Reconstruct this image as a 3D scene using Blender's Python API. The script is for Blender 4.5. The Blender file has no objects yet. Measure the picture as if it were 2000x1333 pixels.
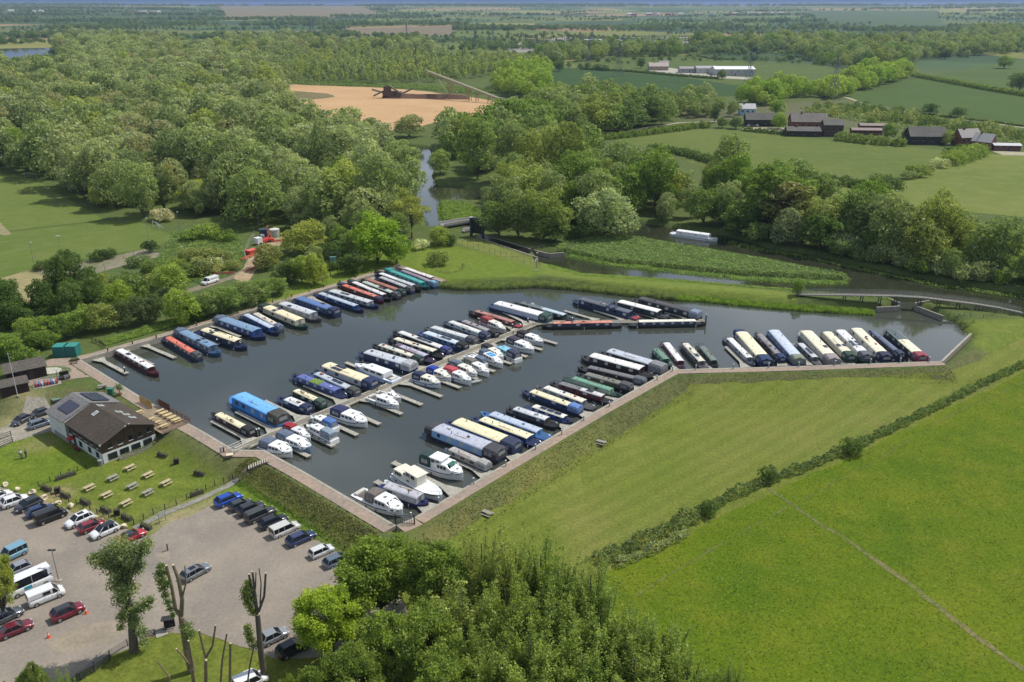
import bpy, bmesh, math, random
import numpy as np
from mathutils import Vector, Matrix
random.seed(7)
R = math.radians
sc = bpy.context.scene
# ------------------------------------------------------------------ camera
F, HY, CX, CY, H = 1655.0, 14.0, 1000.0, 666.5, 74.0
PITCH = math.atan((CY - HY) / F)
cam_d = bpy.data.cameras.new('camera'); cam = bpy.data.objects.new('camera', cam_d); sc.collection.objects.link(cam)
cam_d.sensor_width = 36.0; cam_d.lens = F / 2000.0 * 36.0; cam_d.clip_end = 60000; cam_d.clip_start = 0.5
cam.location = (0, 0, H); cam.rotation_euler = (math.pi / 2 - PITCH, 0, 0)
sc.camera = cam
# ------------------------------------------------------------------ world and sun
SUN_EL, SUN_AZ = R(56), math.atan2(.887, .46)
w = bpy.data.worlds.new("World"); sc.world = w; w.use_nodes = True
nt = w.node_tree; nt.nodes.clear()
N = nt.nodes.new; LK = nt.links.new
out = N('ShaderNodeOutputWorld'); bg = N('ShaderNodeBackground'); bg.inputs[1].default_value = 0.1
sky = N('ShaderNodeTexSky'); sky.sky_type = 'NISHITA'; sky.sun_disc = False
sky.sun_elevation = SUN_EL; sky.sun_rotation = SUN_AZ; sky.air_density = 1.0; sky.dust_density = 1.2; sky.ozone_density = 1.5
tc = N('ShaderNodeTexCoord'); sep = N('ShaderNodeSeparateXYZ'); LK(tc.outputs['Generated'], sep.inputs[0])
# the rain cloud low along the horizon, then broken cloud above it
mr = N('ShaderNodeMapRange'); LK(sep.outputs[2], mr.inputs[0])
mr.inputs[1].default_value = 0.02; mr.inputs[2].default_value = 0.16; mr.inputs[3].default_value = 1; mr.inputs[4].default_value = 0
mapn = N('ShaderNodeMapping'); mapn.inputs['Scale'].default_value = (1, 1, 3.5); LK(tc.outputs['Generated'], mapn.inputs[0])
nz = N('ShaderNodeTexNoise'); nz.inputs['Scale'].default_value = 2.6; nz.inputs['Detail'].default_value = 6; LK(mapn.outputs[0], nz.inputs[0])
cr = N('ShaderNodeMapRange'); LK(nz.outputs[0], cr.inputs[0]); cr.inputs[1].default_value = .40; cr.inputs[2].default_value = .66
mixc = N('ShaderNodeMix'); mixc.data_type = 'RGBA'; LK(cr.outputs[0], mixc.inputs[0]); LK(sky.outputs[0], mixc.inputs[6])
mixc.inputs[7].default_value = (8.0, 8.8, 10.0, 1)
mix2 = N('ShaderNodeMix'); mix2.data_type = 'RGBA'; LK(mr.outputs[0], mix2.inputs[0]); LK(mixc.outputs[2], mix2.inputs[6])
mix2.inputs[7].default_value = (.75, 1.35, 3.1, 1)
LK(mix2.outputs[2], bg.inputs[0]); LK(bg.outputs[0], out.inputs[0])
sun_d = bpy.data.lights.new('sun', 'SUN'); sun_d.energy = 4.4; sun_d.angle = R(0.5); sun_d.color = (1.0, .955, .87)
sun = bpy.data.objects.new('sun', sun_d); sc.collection.objects.link(sun)
sd = Vector((.887 * math.cos(SUN_EL), .46 * math.cos(SUN_EL), math.sin(SUN_EL)))
sun.rotation_euler = sd.to_track_quat('Z', 'Y').to_euler(); sun.location = (100, 60, 200)
sc.view_settings.view_transform = 'Standard'; sc.view_settings.look = 'None'
sc.view_settings.exposure = 0.0; sc.view_settings.gamma = 1.0
sc.cycles.max_bounces = 6; sc.cycles.transparent_max_bounces = 6; sc.cycles.volume_bounces = 0
sc.cycles.use_denoising = True
WZ = -1.3      # water level
LO = -2.4      # low ground south of the embankment
# ------------------------------------------------------------------ helpers: pixels of the photo to places on the ground
cp, sp = math.cos(PITCH), math.sin(PITCH)
def ray(px, py):
    yu = CY - py
    return (px - CX, F * cp + yu * sp, -F * sp + yu * cp)
def P(px, py, z=0.0):
    d = ray(px, py); t = (z - H) / d[2]
    return Vector((d[0] * t, d[1] * t, z))
def V(px, py, Y):
    d = ray(px, py); t = Y / d[1]
    return Vector((d[0] * t, Y, H + d[2] * t))
def sdf(poly, x, y):
    x = np.asarray(x, float); y = np.asarray(y, float)
    d2 = np.full(x.shape, 1e18); ins = np.zeros(x.shape, bool)
    n = len(poly)
    for i in range(n):
        ax, ay = poly[i]; bx, by = poly[(i + 1) % n]
        ex, ey = bx - ax, by - ay
        t = np.clip(((x - ax) * ex + (y - ay) * ey) / max(ex * ex + ey * ey, 1e-9), 0, 1)
        d2 = np.minimum(d2, (x - ax - ex * t) ** 2 + (y - ay - ey * t) ** 2)
        if ay != by:
            ins ^= ((ay > y) != (by > y)) & (x < (bx - ax) * (y - ay) / (by - ay) + ax)
    return np.where(ins, -1, 1) * np.sqrt(d2)
def wp(pts, z=0.0):
    return [tuple(P(p[0], p[1], p[2] if len(p) > 2 else z)[:2]) for p in pts]
def ss(t):
    t = np.clip(t, 0, 1); return t * t * (3 - 2 * t)
S_ = WZ
BASIN_PX = [(158, 703), (292.6, 786.4), (400, 845), (457, 879), (517.5, 880), (591, 920), (774, 1027), (808, 1012), (916, 948), (1056, 866),
    (1157.6, 806.8), (1267.8, 746), (1311, 722.5), (1560, 716), (1837, 706), (1894.6, 651.4),
    (1868, 634, S_), (1841, 622, S_), (1812, 608, S_), (1787, 599, S_), (1787, 592, S_), (1755, 591, S_), (1755, 599, S_), (1710, 605, S_),
    (1568, 597, S_), (1460, 588, S_), (1370, 579, S_), (1320, 577, S_), (1170, 562.5, S_), (1045, 553, S_), (970, 556, S_), (900, 557, S_), (862, 551),
    (776, 522), (660, 558), (530, 596), (425, 627.5), (335, 653), (200, 691)]
BASIN = wp(BASIN_PX)
RIVER = wp([(1190, 430), (1225, 434), (1305, 444), (1424, 463), (1496, 485), (1586, 499), (1651, 515), (1748, 535), (1838, 553), (2010, 577),
    (2300, 620), (2300, 680), (2000, 617, -.2), (1905, 602, -.2), (1820, 590, -.2), (1788, 590), (1787, 597), (1755, 597), (1755, 588), (1712, 578, -.2), (1600, 569, -.2), (1546, 562, -.2),
    (1320, 543, -.2), (1245, 538, -.2), (1195, 534, -.2), (1140, 532, -.2), (1050, 508, -.2), (1046, 493), (1102, 496), (1195, 516), (1320, 528), (1450, 541), (1586, 548), (1650, 550), (1667, 544),
    (1586, 523, -.2), (1496, 504, -.2), (1366, 482, -.2), (1280, 468, -.2), (1212, 457, -.2), (1180, 445)], WZ)
RIVER2 = wp([(790, 285), (835, 290), (850, 320), (840, 345), (850, 364), (900, 366), (948, 374), (948, 396), (900, 393), (854, 394), (858, 432), (870, 445), (835, 445), (830, 410), (812, 372), (802, 335), (780, 300)], WZ)
LAKE = wp([(-60, 94), (-60, 121), (0, 118), (60, 116), (88, 111), (104, 104), (98, 93), (40, 92)], WZ)
POND = wp([(1648, 420), (1676, 418), (1672, 427), (1650, 428)], WZ)
LOW = wp([(-900, 800), (-400, 775), (40, 770), (150, 757), (215, 768), (300, 808), (345, 838), (400, 868), (438, 884), (478, 888), (520, 898), (562, 932), (640, 981),
    (740, 1039), (770, 1058), (800, 1058), (836, 1034), (930, 974), (1060, 894), (1160, 831), (1275, 763), (1322, 738), (1560, 730), (1840, 719), (1912, 675), (1970, 642),
    (2100, 605), (2500, 560), (4000, 560), (3200, 1700), (1000, 2600), (-900, 1700)])
def height(x, y):
    x = np.asarray(x, float); y = np.asarray(y, float)
    h = LO * ss(-sdf(LOW, x, y) / 6.5)
    h = np.where(y < 60, LO, h)
    d = np.hypot(x, y)
    h = h + np.where(d > 1500, 86 * ss((d - 1500) / 8500) + 5 * np.sin(x / 900 + 1) * np.sin(y / 1300) * ss((d - 1500) / 2000), 0)
    for poly, wd in ((BASIN, 2.0), (RIVER, 1.5), (RIVER2, 2.0), (LAKE, 8.0), (POND, 2)):
        s = sdf(poly, x, y)
        h = np.minimum(h, -3 + 3 * ss((s + 1.0) / (wd + 1.0)) + np.where(s > wd, 1e3, 0))
    return h
def hz(x, y): return float(height(np.array([x]), np.array([y]))[0])
def G(px, py, it=5):
    z = -1.0
    for _ in range(it):
        p = P(px, py, z); z = hz(p.x, p.y)
    p = P(px, py, z); return Vector((p.x, p.y, z))
# ------------------------------------------------------------------ materials
MATS = {}
def base_mat(key):
    m = bpy.data.materials.new(key); m.use_nodes = True
    b = m.node_tree.nodes['Principled BSDF']; return m, m.node_tree, b
def mt(col, rough=.5, metal=0.0, var=.12, scale=1.5, bump=0.0, spec=None):
    key = ('p', tuple(round(c, 3) for c in col), rough, metal, var, scale, bump)
    if key in MATS: return MATS[key]
    m, t, b = base_mat('paint')
    b.inputs['Roughness'].default_value = rough; b.inputs['Metallic'].default_value = metal
    if spec is not None: b.inputs['Specular IOR Level'].default_value = spec
    c = t.nodes.new('ShaderNodeTexCoord'); n = t.nodes.new('ShaderNodeTexNoise'); n.inputs['Scale'].default_value = scale; n.inputs['Detail'].default_value = 5
    t.links.new(c.outputs['Object'], n.inputs[0])
    mx = t.nodes.new('ShaderNodeMix'); mx.data_type = 'RGBA'
    mr = t.nodes.new('ShaderNodeMapRange'); t.links.new(n.outputs[0], mr.inputs[0]); mr.inputs[1].default_value = .3; mr.inputs[2].default_value = .7
    t.links.new(mr.outputs[0], mx.inputs[0])
    mx.inputs[6].default_value = (*[x * (1 - var) for x in col], 1); mx.inputs[7].default_value = (*[min(1, x * (1 + var)) for x in col], 1)
    t.links.new(mx.outputs[2], b.inputs[0])
    if bump:
        bp = t.nodes.new('ShaderNodeBump'); bp.inputs['Strength'].default_value = bump; t.links.new(n.outputs[0], bp.inputs['Height']); t.links.new(bp.outputs[0], b.inputs['Normal'])
    MATS[key] = m; return m
def glass(col=(.02, .025, .03), rough=.08):
    key = ('g', col, rough)
    if key in MATS: return MATS[key]
    m, t, b = base_mat('glass'); b.inputs[0].default_value = (*col, 1); b.inputs['Roughness'].default_value = rough
    MATS[key] = m; return m
GL = glass(); GL2 = glass((.25, .27, .28), .12); SOLAR = glass((.02, .022, .05), .15)
def ground_like(name, c1, c2, c3=None, s1=.02, s2=.6, rough=.95, stripes=None, attr=False, bump=.3, speck=None, grain=1.0):
    """three colours mixed by broad, middle and fine noise in world metres"""
    m, t, b = base_mat(name); n = t.nodes; l = t.links
    b.inputs['Roughness'].default_value = rough; b.inputs['Specular IOR Level'].default_value = .15
    g = n.new('ShaderNodeNewGeometry')
    def noise(s, det=6, ro=.6):
        q = n.new('ShaderNodeTexNoise'); q.inputs['Scale'].default_value = s; q.inputs['Detail'].default_value = det; q.inputs['Roughness'].default_value = ro
        l.new(g.outputs['Position'], q.inputs[0]); return q
    def rng(o, a, b_, lo=0., hi=1.):
        r = n.new('ShaderNodeMapRange'); l.new(o, r.inputs[0]); r.inputs[1].default_value = a; r.inputs[2].default_value = b_; r.inputs[3].default_value = lo; r.inputs[4].default_value = hi; return r.outputs[0]
    def mix(f, a, b_, mode='MIX'):
        x = n.new('ShaderNodeMix'); x.data_type = 'RGBA'; x.blend_type = mode
        if isinstance(f, float): x.inputs[0].default_value = f
        else: l.new(f, x.inputs[0])
        for i, v in ((6, a), (7, b_)):
            if isinstance(v, tuple): x.inputs[i].default_value = (*v, 1)
            else: l.new(v, x.inputs[i])
        return x.outputs[2]
    a, bb, cc = noise(s1), noise(s2), noise(2.2, 6, .8)
    if attr:
        at = n.new('ShaderNodeAttribute'); at.attribute_name = 'tint'
        col = at.outputs[0]
        col = mix(rng(a.outputs[0], .35, .7, 0., .35), col, mix(1.0, col, c2, 'MULTIPLY'))
    else: col = mix(rng(a.outputs[0], .35, .65), c1, c2)
    if c3: col = mix(rng(bb.outputs[0], .45, .75, 0., .7), col, c3)
    else: col = mix(rng(bb.outputs[0], .35, .68, 0., .8), col, mix(1.0, col, (.66, .7, .66), 'MULTIPLY'))
    if attr: q2 = noise(.16, 8, .75); col = mix(rng(q2.outputs[0], .42, .68, 0., .55), col, mix(1.0, col, (1.5, 1.2, 1.3), 'MULTIPLY'))
    col = mix(rng(cc.outputs[0], .34, .66, 0., 1.), mix(1.0, col, (1 - .38 * grain, 1 - .34 * grain, 1 - .4 * grain), 'MULTIPLY'), mix(1.0, col, (1 + .38 * grain, 1 + .32 * grain, 1 + .3 * grain), 'MULTIPLY'))
    if stripes:
        ang, wdt, amt = stripes
        mp = n.new('ShaderNodeMapping'); mp.inputs['Rotation'].default_value = (0, 0, ang); l.new(g.outputs['Position'], mp.inputs[0])
        wv = n.new('ShaderNodeTexWave'); wv.inputs['Scale'].default_value = .314 / wdt; wv.inputs['Distortion'].default_value = 1.2; wv.inputs['Detail'].default_value = 1; wv.inputs['Detail Scale'].default_value = .3
        l.new(mp.outputs[0], wv.inputs[0])
        col = mix(rng(wv.outputs['Fac'], .35, .65, 0., amt), col, mix(1.0, col, (.72, .8, .72), 'MULTIPLY'))
    if speck:
        sp_ = noise(1.6, 8, .8); col = mix(rng(sp_.outputs[0], .6, .72, 0., .8), col, speck)
    l.new(col, b.inputs[0])
    if bump:
        bp = n.new('ShaderNodeBump'); bp.inputs['Strength'].default_value = bump; bp.inputs['Distance'].default_value = .3
        l.new(bb.outputs[0], bp.inputs['Height']); l.new(bp.outputs[0], b.inputs['Normal'])
    return m
def leaf_mat(name, trans=.46, var=.35, col=None, gain=1.98):
    m = bpy.data.materials.new(name); m.use_nodes = True; t = m.node_tree; t.nodes.clear(); n = t.nodes.new; l = t.links.new
    o = n('ShaderNodeOutputMaterial'); oi = n('ShaderNodeObjectInfo'); g = n('ShaderNodeNewGeometry'); tc = n('ShaderNodeTexCoord')
    nz = n('ShaderNodeTexNoise'); nz.inputs['Scale'].default_value = .55; nz.inputs['Detail'].default_value = 3; l(tc.outputs['Object'], nz.inputs[0])
    def mix(f, a, b_, mode='MIX'):
        x = n('ShaderNodeMix'); x.data_type = 'RGBA'; x.blend_type = mode
        if isinstance(f, float): x.inputs[0].default_value = f
        else: l(f, x.inputs[0])
        for i, v in ((6, a), (7, b_)):
            if isinstance(v, tuple): x.inputs[i].default_value = (*v, 1)
            else: l(v, x.inputs[i])
        return x.outputs[2]
    def rng(o_, a, b_, lo=0., hi=1.):
        r = n('ShaderNodeMapRange'); l(o_, r.inputs[0]); r.inputs[1].default_value = a; r.inputs[2].default_value = b_; r.inputs[3].default_value = lo; r.inputs[4].default_value = hi; return r.outputs[0]
    bc = n('ShaderNodeMix'); bc.data_type = 'RGBA'; bc.blend_type = 'MULTIPLY'; bc.inputs[0].default_value = 1; bc.inputs[7].default_value = (gain * 1.04, gain * 1.03, gain * .86, 1)
    if col: bc.inputs[6].default_value = (*col, 1)
    else: l(oi.outputs['Color'], bc.inputs[6])
    BC = bc.outputs[2]
    c = mix(rng(nz.outputs[0], .35, .65), mix(1.0, BC, (1 - var, 1 - var * .9, 1 - var * .7), 'MULTIPLY'), mix(1.0, BC, (1 + var * .9, 1 + var * .6, 1 + var * .3), 'MULTIPLY'))
    c = mix(rng(g.outputs['Random Per Island'], 0, 1, 0., .6), c, mix(1.0, c, (1.45, 1.35, 1.3), 'MULTIPLY'))
    c = mix(rng(oi.outputs['Random'], 0, 1, 0., .5), c, mix(1.0, c, (1.25, 1.25, 1.05), 'MULTIPLY'))
    d = n('ShaderNodeBsdfDiffuse'); l(c, d.inputs[0]); tr = n('ShaderNodeBsdfTranslucent'); l(mix(1.0, c, (1.1, 1.15, .8), 'MULTIPLY'), tr.inputs[0])
    gl = n('ShaderNodeBsdfGlossy'); gl.inputs['Roughness'].default_value = .45; gl.inputs[0].default_value = (.5, .5, .5, 1)
    ms = n('ShaderNodeMixShader'); ms.inputs[0].default_value = trans; l(d.outputs[0], ms.inputs[1]); l(tr.outputs[0], ms.inputs[2])
    m2 = n('ShaderNodeMixShader'); m2.inputs[0].default_value = .025; l(ms.outputs[0], m2.inputs[1]); l(gl.outputs[0], m2.inputs[2])
    l(m2.outputs[0], o.inputs[0]); return m
LEAF = leaf_mat('leaf')
# ------------------------------------------------------------------ helpers: objects and meshes
COL = sc.collection
def tag(o, label=None, cat=None, group=None, kind=None):
    if label: o['label'] = label
    if cat: o['category'] = cat
    if group: o['group'] = group
    if kind: o['kind'] = kind
    return o
def empty(name, loc, rz=0, label=None, cat=None, group=None):
    o = bpy.data.objects.new(name, None); COL.objects.link(o); o.location = loc; o.rotation_euler = (0, 0, rz); o.empty_display_size = .3
    return tag(o, label, cat, group)
def copy_tree(o, parent=None):
    c = o.copy(); COL.objects.link(c)
    if parent: c.parent = parent
    for ch in o.children: copy_tree(ch, c)
    return c
class MB:
    def __init__(s): s.v = []; s.f = []
    def add(s, vs, fs):
        k = len(s.v); s.v += [tuple(v) for v in vs]; s.f += [tuple(i + k for i in f) for f in fs]; return s
    def box(s, c, d, rz=0, tx=1, ty=1):
        hx, hy, hz_ = d[0] / 2, d[1] / 2, d[2] / 2; ca, sa = math.cos(rz), math.sin(rz); vs = []
        for z, kx, ky in ((-hz_, 1, 1), (hz_, tx, ty)):
            for x, y in ((-hx, -hy), (hx, -hy), (hx, hy), (-hx, hy)):
                x *= kx; y *= ky; vs.append((c[0] + x * ca - y * sa, c[1] + x * sa + y * ca, c[2] + z))
        return s.add(vs, [(3, 2, 1, 0), (4, 5, 6, 7), (0, 1, 5, 4), (1, 2, 6, 5), (2, 3, 7, 6), (3, 0, 4, 7)])
    def tube(s, a, b, r, r2=None, n=6):
        a = Vector(a); b = Vector(b); r2 = r if r2 is None else r2; d = (b - a)
        if d.length < 1e-6: return s
        d.normalize(); u = d.orthogonal().normalized(); w_ = d.cross(u); vs = []
        for p, q in ((a, r), (b, r2)):
            for i in range(n):
                t = 2 * math.pi * i / n; vs.append(p + u * math.cos(t) * q + w_ * math.sin(t) * q)
        return s.add(vs, [tuple(range(n))[::-1], tuple(range(n, 2 * n))] + [(i, (i + 1) % n, n + (i + 1) % n, n + i) for i in range(n)])
    def path(s, pts, r, r2=None, n=5):
        r2 = r if r2 is None else r2; k = len(pts) - 1
        for i in range(k): s.tube(pts[i], pts[i + 1], r + (r2 - r) * i / k, r + (r2 - r) * (i + 1) / k, n)
        return s
    def loft(s, secs, cap=True):
        n = len(secs[0]); vs = [p for q in secs for p in q]; fs = []
        for j in range(len(secs) - 1):
            for i in range(n):
                fs.append((j * n + i, j * n + (i + 1) % n, (j + 1) * n + (i + 1) % n, (j + 1) * n + i))
        if cap: fs += [tuple(range(n))[::-1], tuple(range((len(secs) - 1) * n, len(secs) * n))]
        return s.add(vs, fs)
    def prism(s, poly, z0, z1):
        n = len(poly); vs = [(x, y, z0) for x, y in poly] + [(x, y, z1) for x, y in poly]
        return s.add(vs, [tuple(range(n))[::-1], tuple(range(n, 2 * n))] + [(i, (i + 1) % n, n + (i + 1) % n, n + i) for i in range(n)])
    def quad(s, a, b, c, d): return s.add([a, b, c, d], [(0, 1, 2, 3)])
    def build(s, name, m, parent=None, smooth=False, label=None, recalc=True, bevel=0):
        me = bpy.data.meshes.new(name); me.from_pydata(s.v, [], s.f)
        if recalc:
            bm = bmesh.new(); bm.from_mesh(me); bmesh.ops.recalc_face_normals(bm, faces=bm.faces)
            if bevel: bmesh.ops.bevel(bm, geom=bm.edges[:], offset=bevel, segments=2, profile=.7, affect='EDGES', clamp_overlap=True)
            bm.to_mesh(me); bm.free()
        me.materials.append(m); o = bpy.data.objects.new(name, me); COL.objects.link(o)
        if parent: o.parent = parent
        if smooth:
            for p in me.polygons: p.use_smooth = True
        if label: o['label'] = label
        return o
def npmesh(name, v, f, m, parent=None, kind=None, smooth=False):
    v = np.asarray(v, np.float32); f = np.asarray(f, np.int32); me = bpy.data.meshes.new(name)
    me.vertices.add(len(v)); me.vertices.foreach_set('co', v.ravel())
    k = f.shape[1]; me.loops.add(f.size); me.loops.foreach_set('vertex_index', f.ravel())
    me.polygons.add(len(f)); me.polygons.foreach_set('loop_start', np.arange(0, f.size, k, dtype=np.int32))
    me.update(calc_edges=True); me.materials.append(m)
    if smooth: me.polygons.foreach_set('use_smooth', np.ones(len(f), bool))
    o = bpy.data.objects.new(name, me); COL.objects.link(o)
    if parent: o.parent = parent
    if kind: o['kind'] = kind
    return o
def inset_sign(poly):
    a = 0
    for i in range(len(poly)):
        x1, y1 = poly[i]; x2, y2 = poly[(i + 1) % len(poly)]; a += x1 * y2 - x2 * y1
    return 1 if a > 0 else -1
def roughen(poly, step, amp, rnd):
    o = []
    for i in range(len(poly)):
        a = Vector(poly[i]); b = Vector(poly[(i + 1) % len(poly)]); k = max(1, int((b - a).length / step))
        nrm = Vector((-(b - a).y, (b - a).x)).normalized() if (b - a).length > 0 else Vector((0, 0))
        for j in range(k):
            q = a.lerp(b, j / k) + (nrm * rnd.uniform(-amp, amp)); o.append((q.x, q.y))
    return o
def sheet(name, poly, m, off=.04, step=2.5, amp=.15, cell=None, kind='structure', seed=1):
    """a thin sheet lying on the ground, cut at a grid so that it follows the slope"""
    poly = roughen(poly, step, amp, random.Random(seed)) if step else poly
    bm = bmesh.new(); vs = [bm.verts.new((x, y, 0)) for x, y in poly]; bm.faces.new(vs)
    if cell:
        xs = [p[0] for p in poly]; ys = [p[1] for p in poly]
        for ax, lo, hi in ((0, min(xs), max(xs)), (1, min(ys), max(ys))):
            k = math.floor(lo / cell) + 1
            while k * cell < hi:
                co = [0, 0, 0]; co[ax] = k * cell; no = [0, 0, 0]; no[ax] = 1
                bmesh.ops.bisect_plane(bm, geom=bm.verts[:] + bm.edges[:] + bm.faces[:], plane_co=co, plane_no=no); k += 1
    bmesh.ops.triangulate(bm, faces=bm.faces[:])
    hs = height(np.array([v.co.x for v in bm.verts]), np.array([v.co.y for v in bm.verts]))
    for v, h in zip(bm.verts, hs): v.co.z = h + off
    bmesh.ops.recalc_face_normals(bm, faces=bm.faces)
    if sum(f.normal.z for f in bm.faces) < 0: bmesh.ops.reverse_faces(bm, faces=bm.faces)
    me = bpy.data.meshes.new(name); bm.to_mesh(me); bm.free(); me.materials.append(m)
    o = bpy.data.objects.new(name, me); COL.objects.link(o); return tag(o, kind=kind)
def ribbon_poly(pts, w):
    L_, R_ = [], []
    for i, p in enumerate(pts):
        a = Vector(pts[max(0, i - 1)][:2]); b = Vector(pts[min(len(pts) - 1, i + 1)][:2]); d = (b - a).normalized(); n_ = Vector((-d.y, d.x)) * w / 2; q = Vector(p[:2])
        L_.append(tuple(q + n_)); R_.append(tuple(q - n_))
    return L_ + R_[::-1]
# ------------------------------------------------------------------ the ground: one sheet to the horizon
def axis(lo, hi, st, far, gr):
    c = list(np.arange(lo, hi + .01, st)); s = st; x = hi
    while x < far: s *= gr; x += s; c.append(x)
    s = st; x = lo
    while x > -far if lo < 0 else x > -400: s *= gr; x -= s; c.insert(0, x)
    return np.array(c)
XS = axis(-250, 330, 1.5, 16000, 1.12); YS = axis(60, 520, 1.5, 17000, 1.07)
gx, gy = np.meshgrid(XS, YS); gx = gx.ravel(); gy = gy.ravel()
gh = height(gx, gy)
nx, ny = len(XS), len(YS); ii = np.arange(nx * ny).reshape(ny, nx)
gf = np.stack([ii[:-1, :-1].ravel(), ii[:-1, 1:].ravel(), ii[1:, 1:].ravel(), ii[1:, :-1].ravel()], 1)
tint = np.zeros((len(gx), 4), np.float32); tint[:, 3] = 1
tint[:, :3] = (.085, .118, .034)
def tintreg(poly, col, wd=2.0, amt=1.0):
    s = sdf(poly, gx, gy); a = (ss((-s + wd / 2) / wd) * amt)[:, None]; tint[:, :3] = tint[:, :3] * (1 - a) + np.array(col) * a
tintreg(LOW, (.105, .118, .046), 1)
slope = sdf(LOW, gx, gy) + .5 * np.sin(gx / 3.1) * np.sin(gy / 4.3); a = (ss((-slope - 7) / 2.5) * (gy > 0))[:, None]
tint[:, :3] = tint[:, :3] * (1 - a) + np.array((.128, .158, .026)) * a
L2 = lambda pts: wp(pts, LO)
tintreg(L2([(-50, 860), (120, 850), (200, 905), (80, 965), (-50, 950)]), (.115, .17, .018), 3)
tintreg(L2([(95, 960), (205, 908), (330, 870), (440, 940), (270, 1025)]), (.125, .165, .026), 2)
tintreg(L2([(420, 960), (480, 940), (640, 1040), (760, 1110), (700, 1090), (640, 1066)]), (.12, .19, .022), 2)
for px, py, r, c in ((110, 968, 3, (.3, .25, .15)), (350, 1015, 5, (.33, .28, .18)), (420, 985, 2.5, (.3, .25, .16)), (75, 868, 4, (.2, .19, .08)), (57, 793, 4, (.24, .23, .12)), (20, 830, 5, (.24, .23, .12)), (1050, 950, 12, (.16, .17, .045)), (1190, 900, 10, (.15, .17, .04)), (200, 1010, 2, (.2, .18, .09)), (1130, 1040, 11, (.165, .165, .05)), (880, 1060, 7, (.15, .15, .05)), (1660, 790, 9, (.17, .2, .05)), (150, 1010, 3, (.25, .21, .12))):
    q = P(px, py, LO); d = np.hypot(gx - q.x, gy - q.y); a = (ss(1 - d / r / 1.5) * .8)[:, None]; tint[:, :3] = tint[:, :3] * (1 - a) + np.array(c) * a
N0 = wp([(790, 528), (660, 565), (530, 603), (480, 612), (620, 530), (700, 500), (800, 470), (880, 478), (1050, 520), (1050, 540), (860, 548)])
tintreg(N0, (.125, .18, .025), 3)
tintreg(wp([(870, 470), (935, 465), (1045, 508), (1050, 525)]), (.16, .19, .05), 2)
tintreg(wp([(1048, 535), (1060, 512), (1140, 535), (1320, 548), (1540, 570), (1560, 590), (1400, 575), (1200, 555)]), (.14, .19, .035), 2)
tintreg(wp([(1850, 628), (2000, 622), (2200, 650), (2200, 760), (2000, 690), (1900, 680), (1900, 650)]), (.13, .175, .03), 3)
tintreg(wp([(0, 520), (-200, 560), (-200, 700), (0, 640), (130, 560), (110, 540)]), (.28, .25, .13), 5)
tintreg(wp([(355, 440), (470, 460), (480, 540), (420, 560), (300, 600), (200, 600), (250, 520), (330, 480)]), (.08, .125, .042), 6)
tintreg(wp([(1180, 215), (1650, 195), (1960, 250), (2100, 290), (1700, 250), (1400, 240)]), (.11, .12, .06), 15)
m_ground = ground_like('ground', (0, 0, 0), (.82, .9, .8), s1=.03, s2=.5, attr=True)
# beyond the near fields the same sheet is a patchwork of crops
t = m_ground.node_tree; n = t.nodes; l = t.links; b = n['Principled BSDF']; base_link = b.inputs[0].links[0].from_socket
g = n.new('ShaderNodeNewGeometry'); mp = n.new('ShaderNodeMapping'); mp.inputs['Scale'].default_value = (1 / 420, 1 / 560, 0); mp.inputs['Rotation'].default_value = (0, 0, .35); l.new(g.outputs['Position'], mp.inputs[0])
vo = n.new('ShaderNodeTexVoronoi'); vo.inputs['Scale'].default_value = 1.0; vo.inputs['Randomness'].default_value = .75; l.new(mp.outputs[0], vo.inputs['Vector'])
sc_ = n.new('ShaderNodeSeparateColor'); l.new(vo.outputs['Color'], sc_.inputs[0])
rp = n.new('ShaderNodeValToRGB'); rp.color_ramp.interpolation = 'CONSTANT'; l.new(sc_.outputs[0], rp.inputs[0])
cols = [(.055, .11, .045), (.1, .15, .045), (.15, .18, .06), (.05, .1, .05), (.24, .19, .13), (.085, .14, .04), (.12, .16, .06), (.04, .085, .045), (.2, .22, .08), (.09, .13, .05)]
el = rp.color_ramp.elements; el[0].color = (*cols[0], 1); el[1].position = .1; el[1].color = (*cols[1], 1)
for i in range(2, 10): e = el.new(i / 10); e.color = (*cols[i], 1)
sx = n.new('ShaderNodeSeparateXYZ'); l.new(g.outputs['Position'], sx.inputs[0])
ln = n.new('ShaderNodeVectorMath'); ln.operation = 'LENGTH'; l.new(g.outputs['Position'], ln.inputs[0])
mr_ = n.new('ShaderNodeMapRange'); l.new(ln.outputs['Value'], mr_.inputs[0]); mr_.inputs[1].default_value = 1150; mr_.inputs[2].default_value = 1300
fz = n.new('ShaderNodeTexNoise'); fz.inputs['Scale'].default_value = .004; fz.inputs['Detail'].default_value = 8; l.new(g.outputs['Position'], fz.inputs[0])
mm = n.new('ShaderNodeMix'); mm.data_type = 'RGBA'; mm.blend_type = 'MULTIPLY'; mm.inputs[0].default_value = .6; l.new(rp.outputs[0], mm.inputs[6]); l.new(fz.outputs[0], mm.inputs[7])
ml = n.new('ShaderNodeMix'); ml.data_type = 'RGBA'; ml.blend_type = 'MULTIPLY'; ml.inputs[0].default_value = 1; l.new(mm.outputs[2], ml.inputs[6]); ml.inputs[7].default_value = (1.45, 1.3, 1.0, 1)
mx = n.new('ShaderNodeMix'); mx.data_type = 'RGBA'; l.new(mr_.outputs[0], mx.inputs[0]); l.new(base_link, mx.inputs[6]); l.new(ml.outputs[2], mx.inputs[7]); l.new(mx.outputs[2], b.inputs[0])
ground = npmesh('ground', np.stack([gx, gy, gh], 1), gf, m_ground, kind='structure', smooth=True)
at = ground.data.color_attributes.new('tint', 'FLOAT_COLOR', 'POINT'); at.data.foreach_set('color', tint.ravel())
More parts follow.
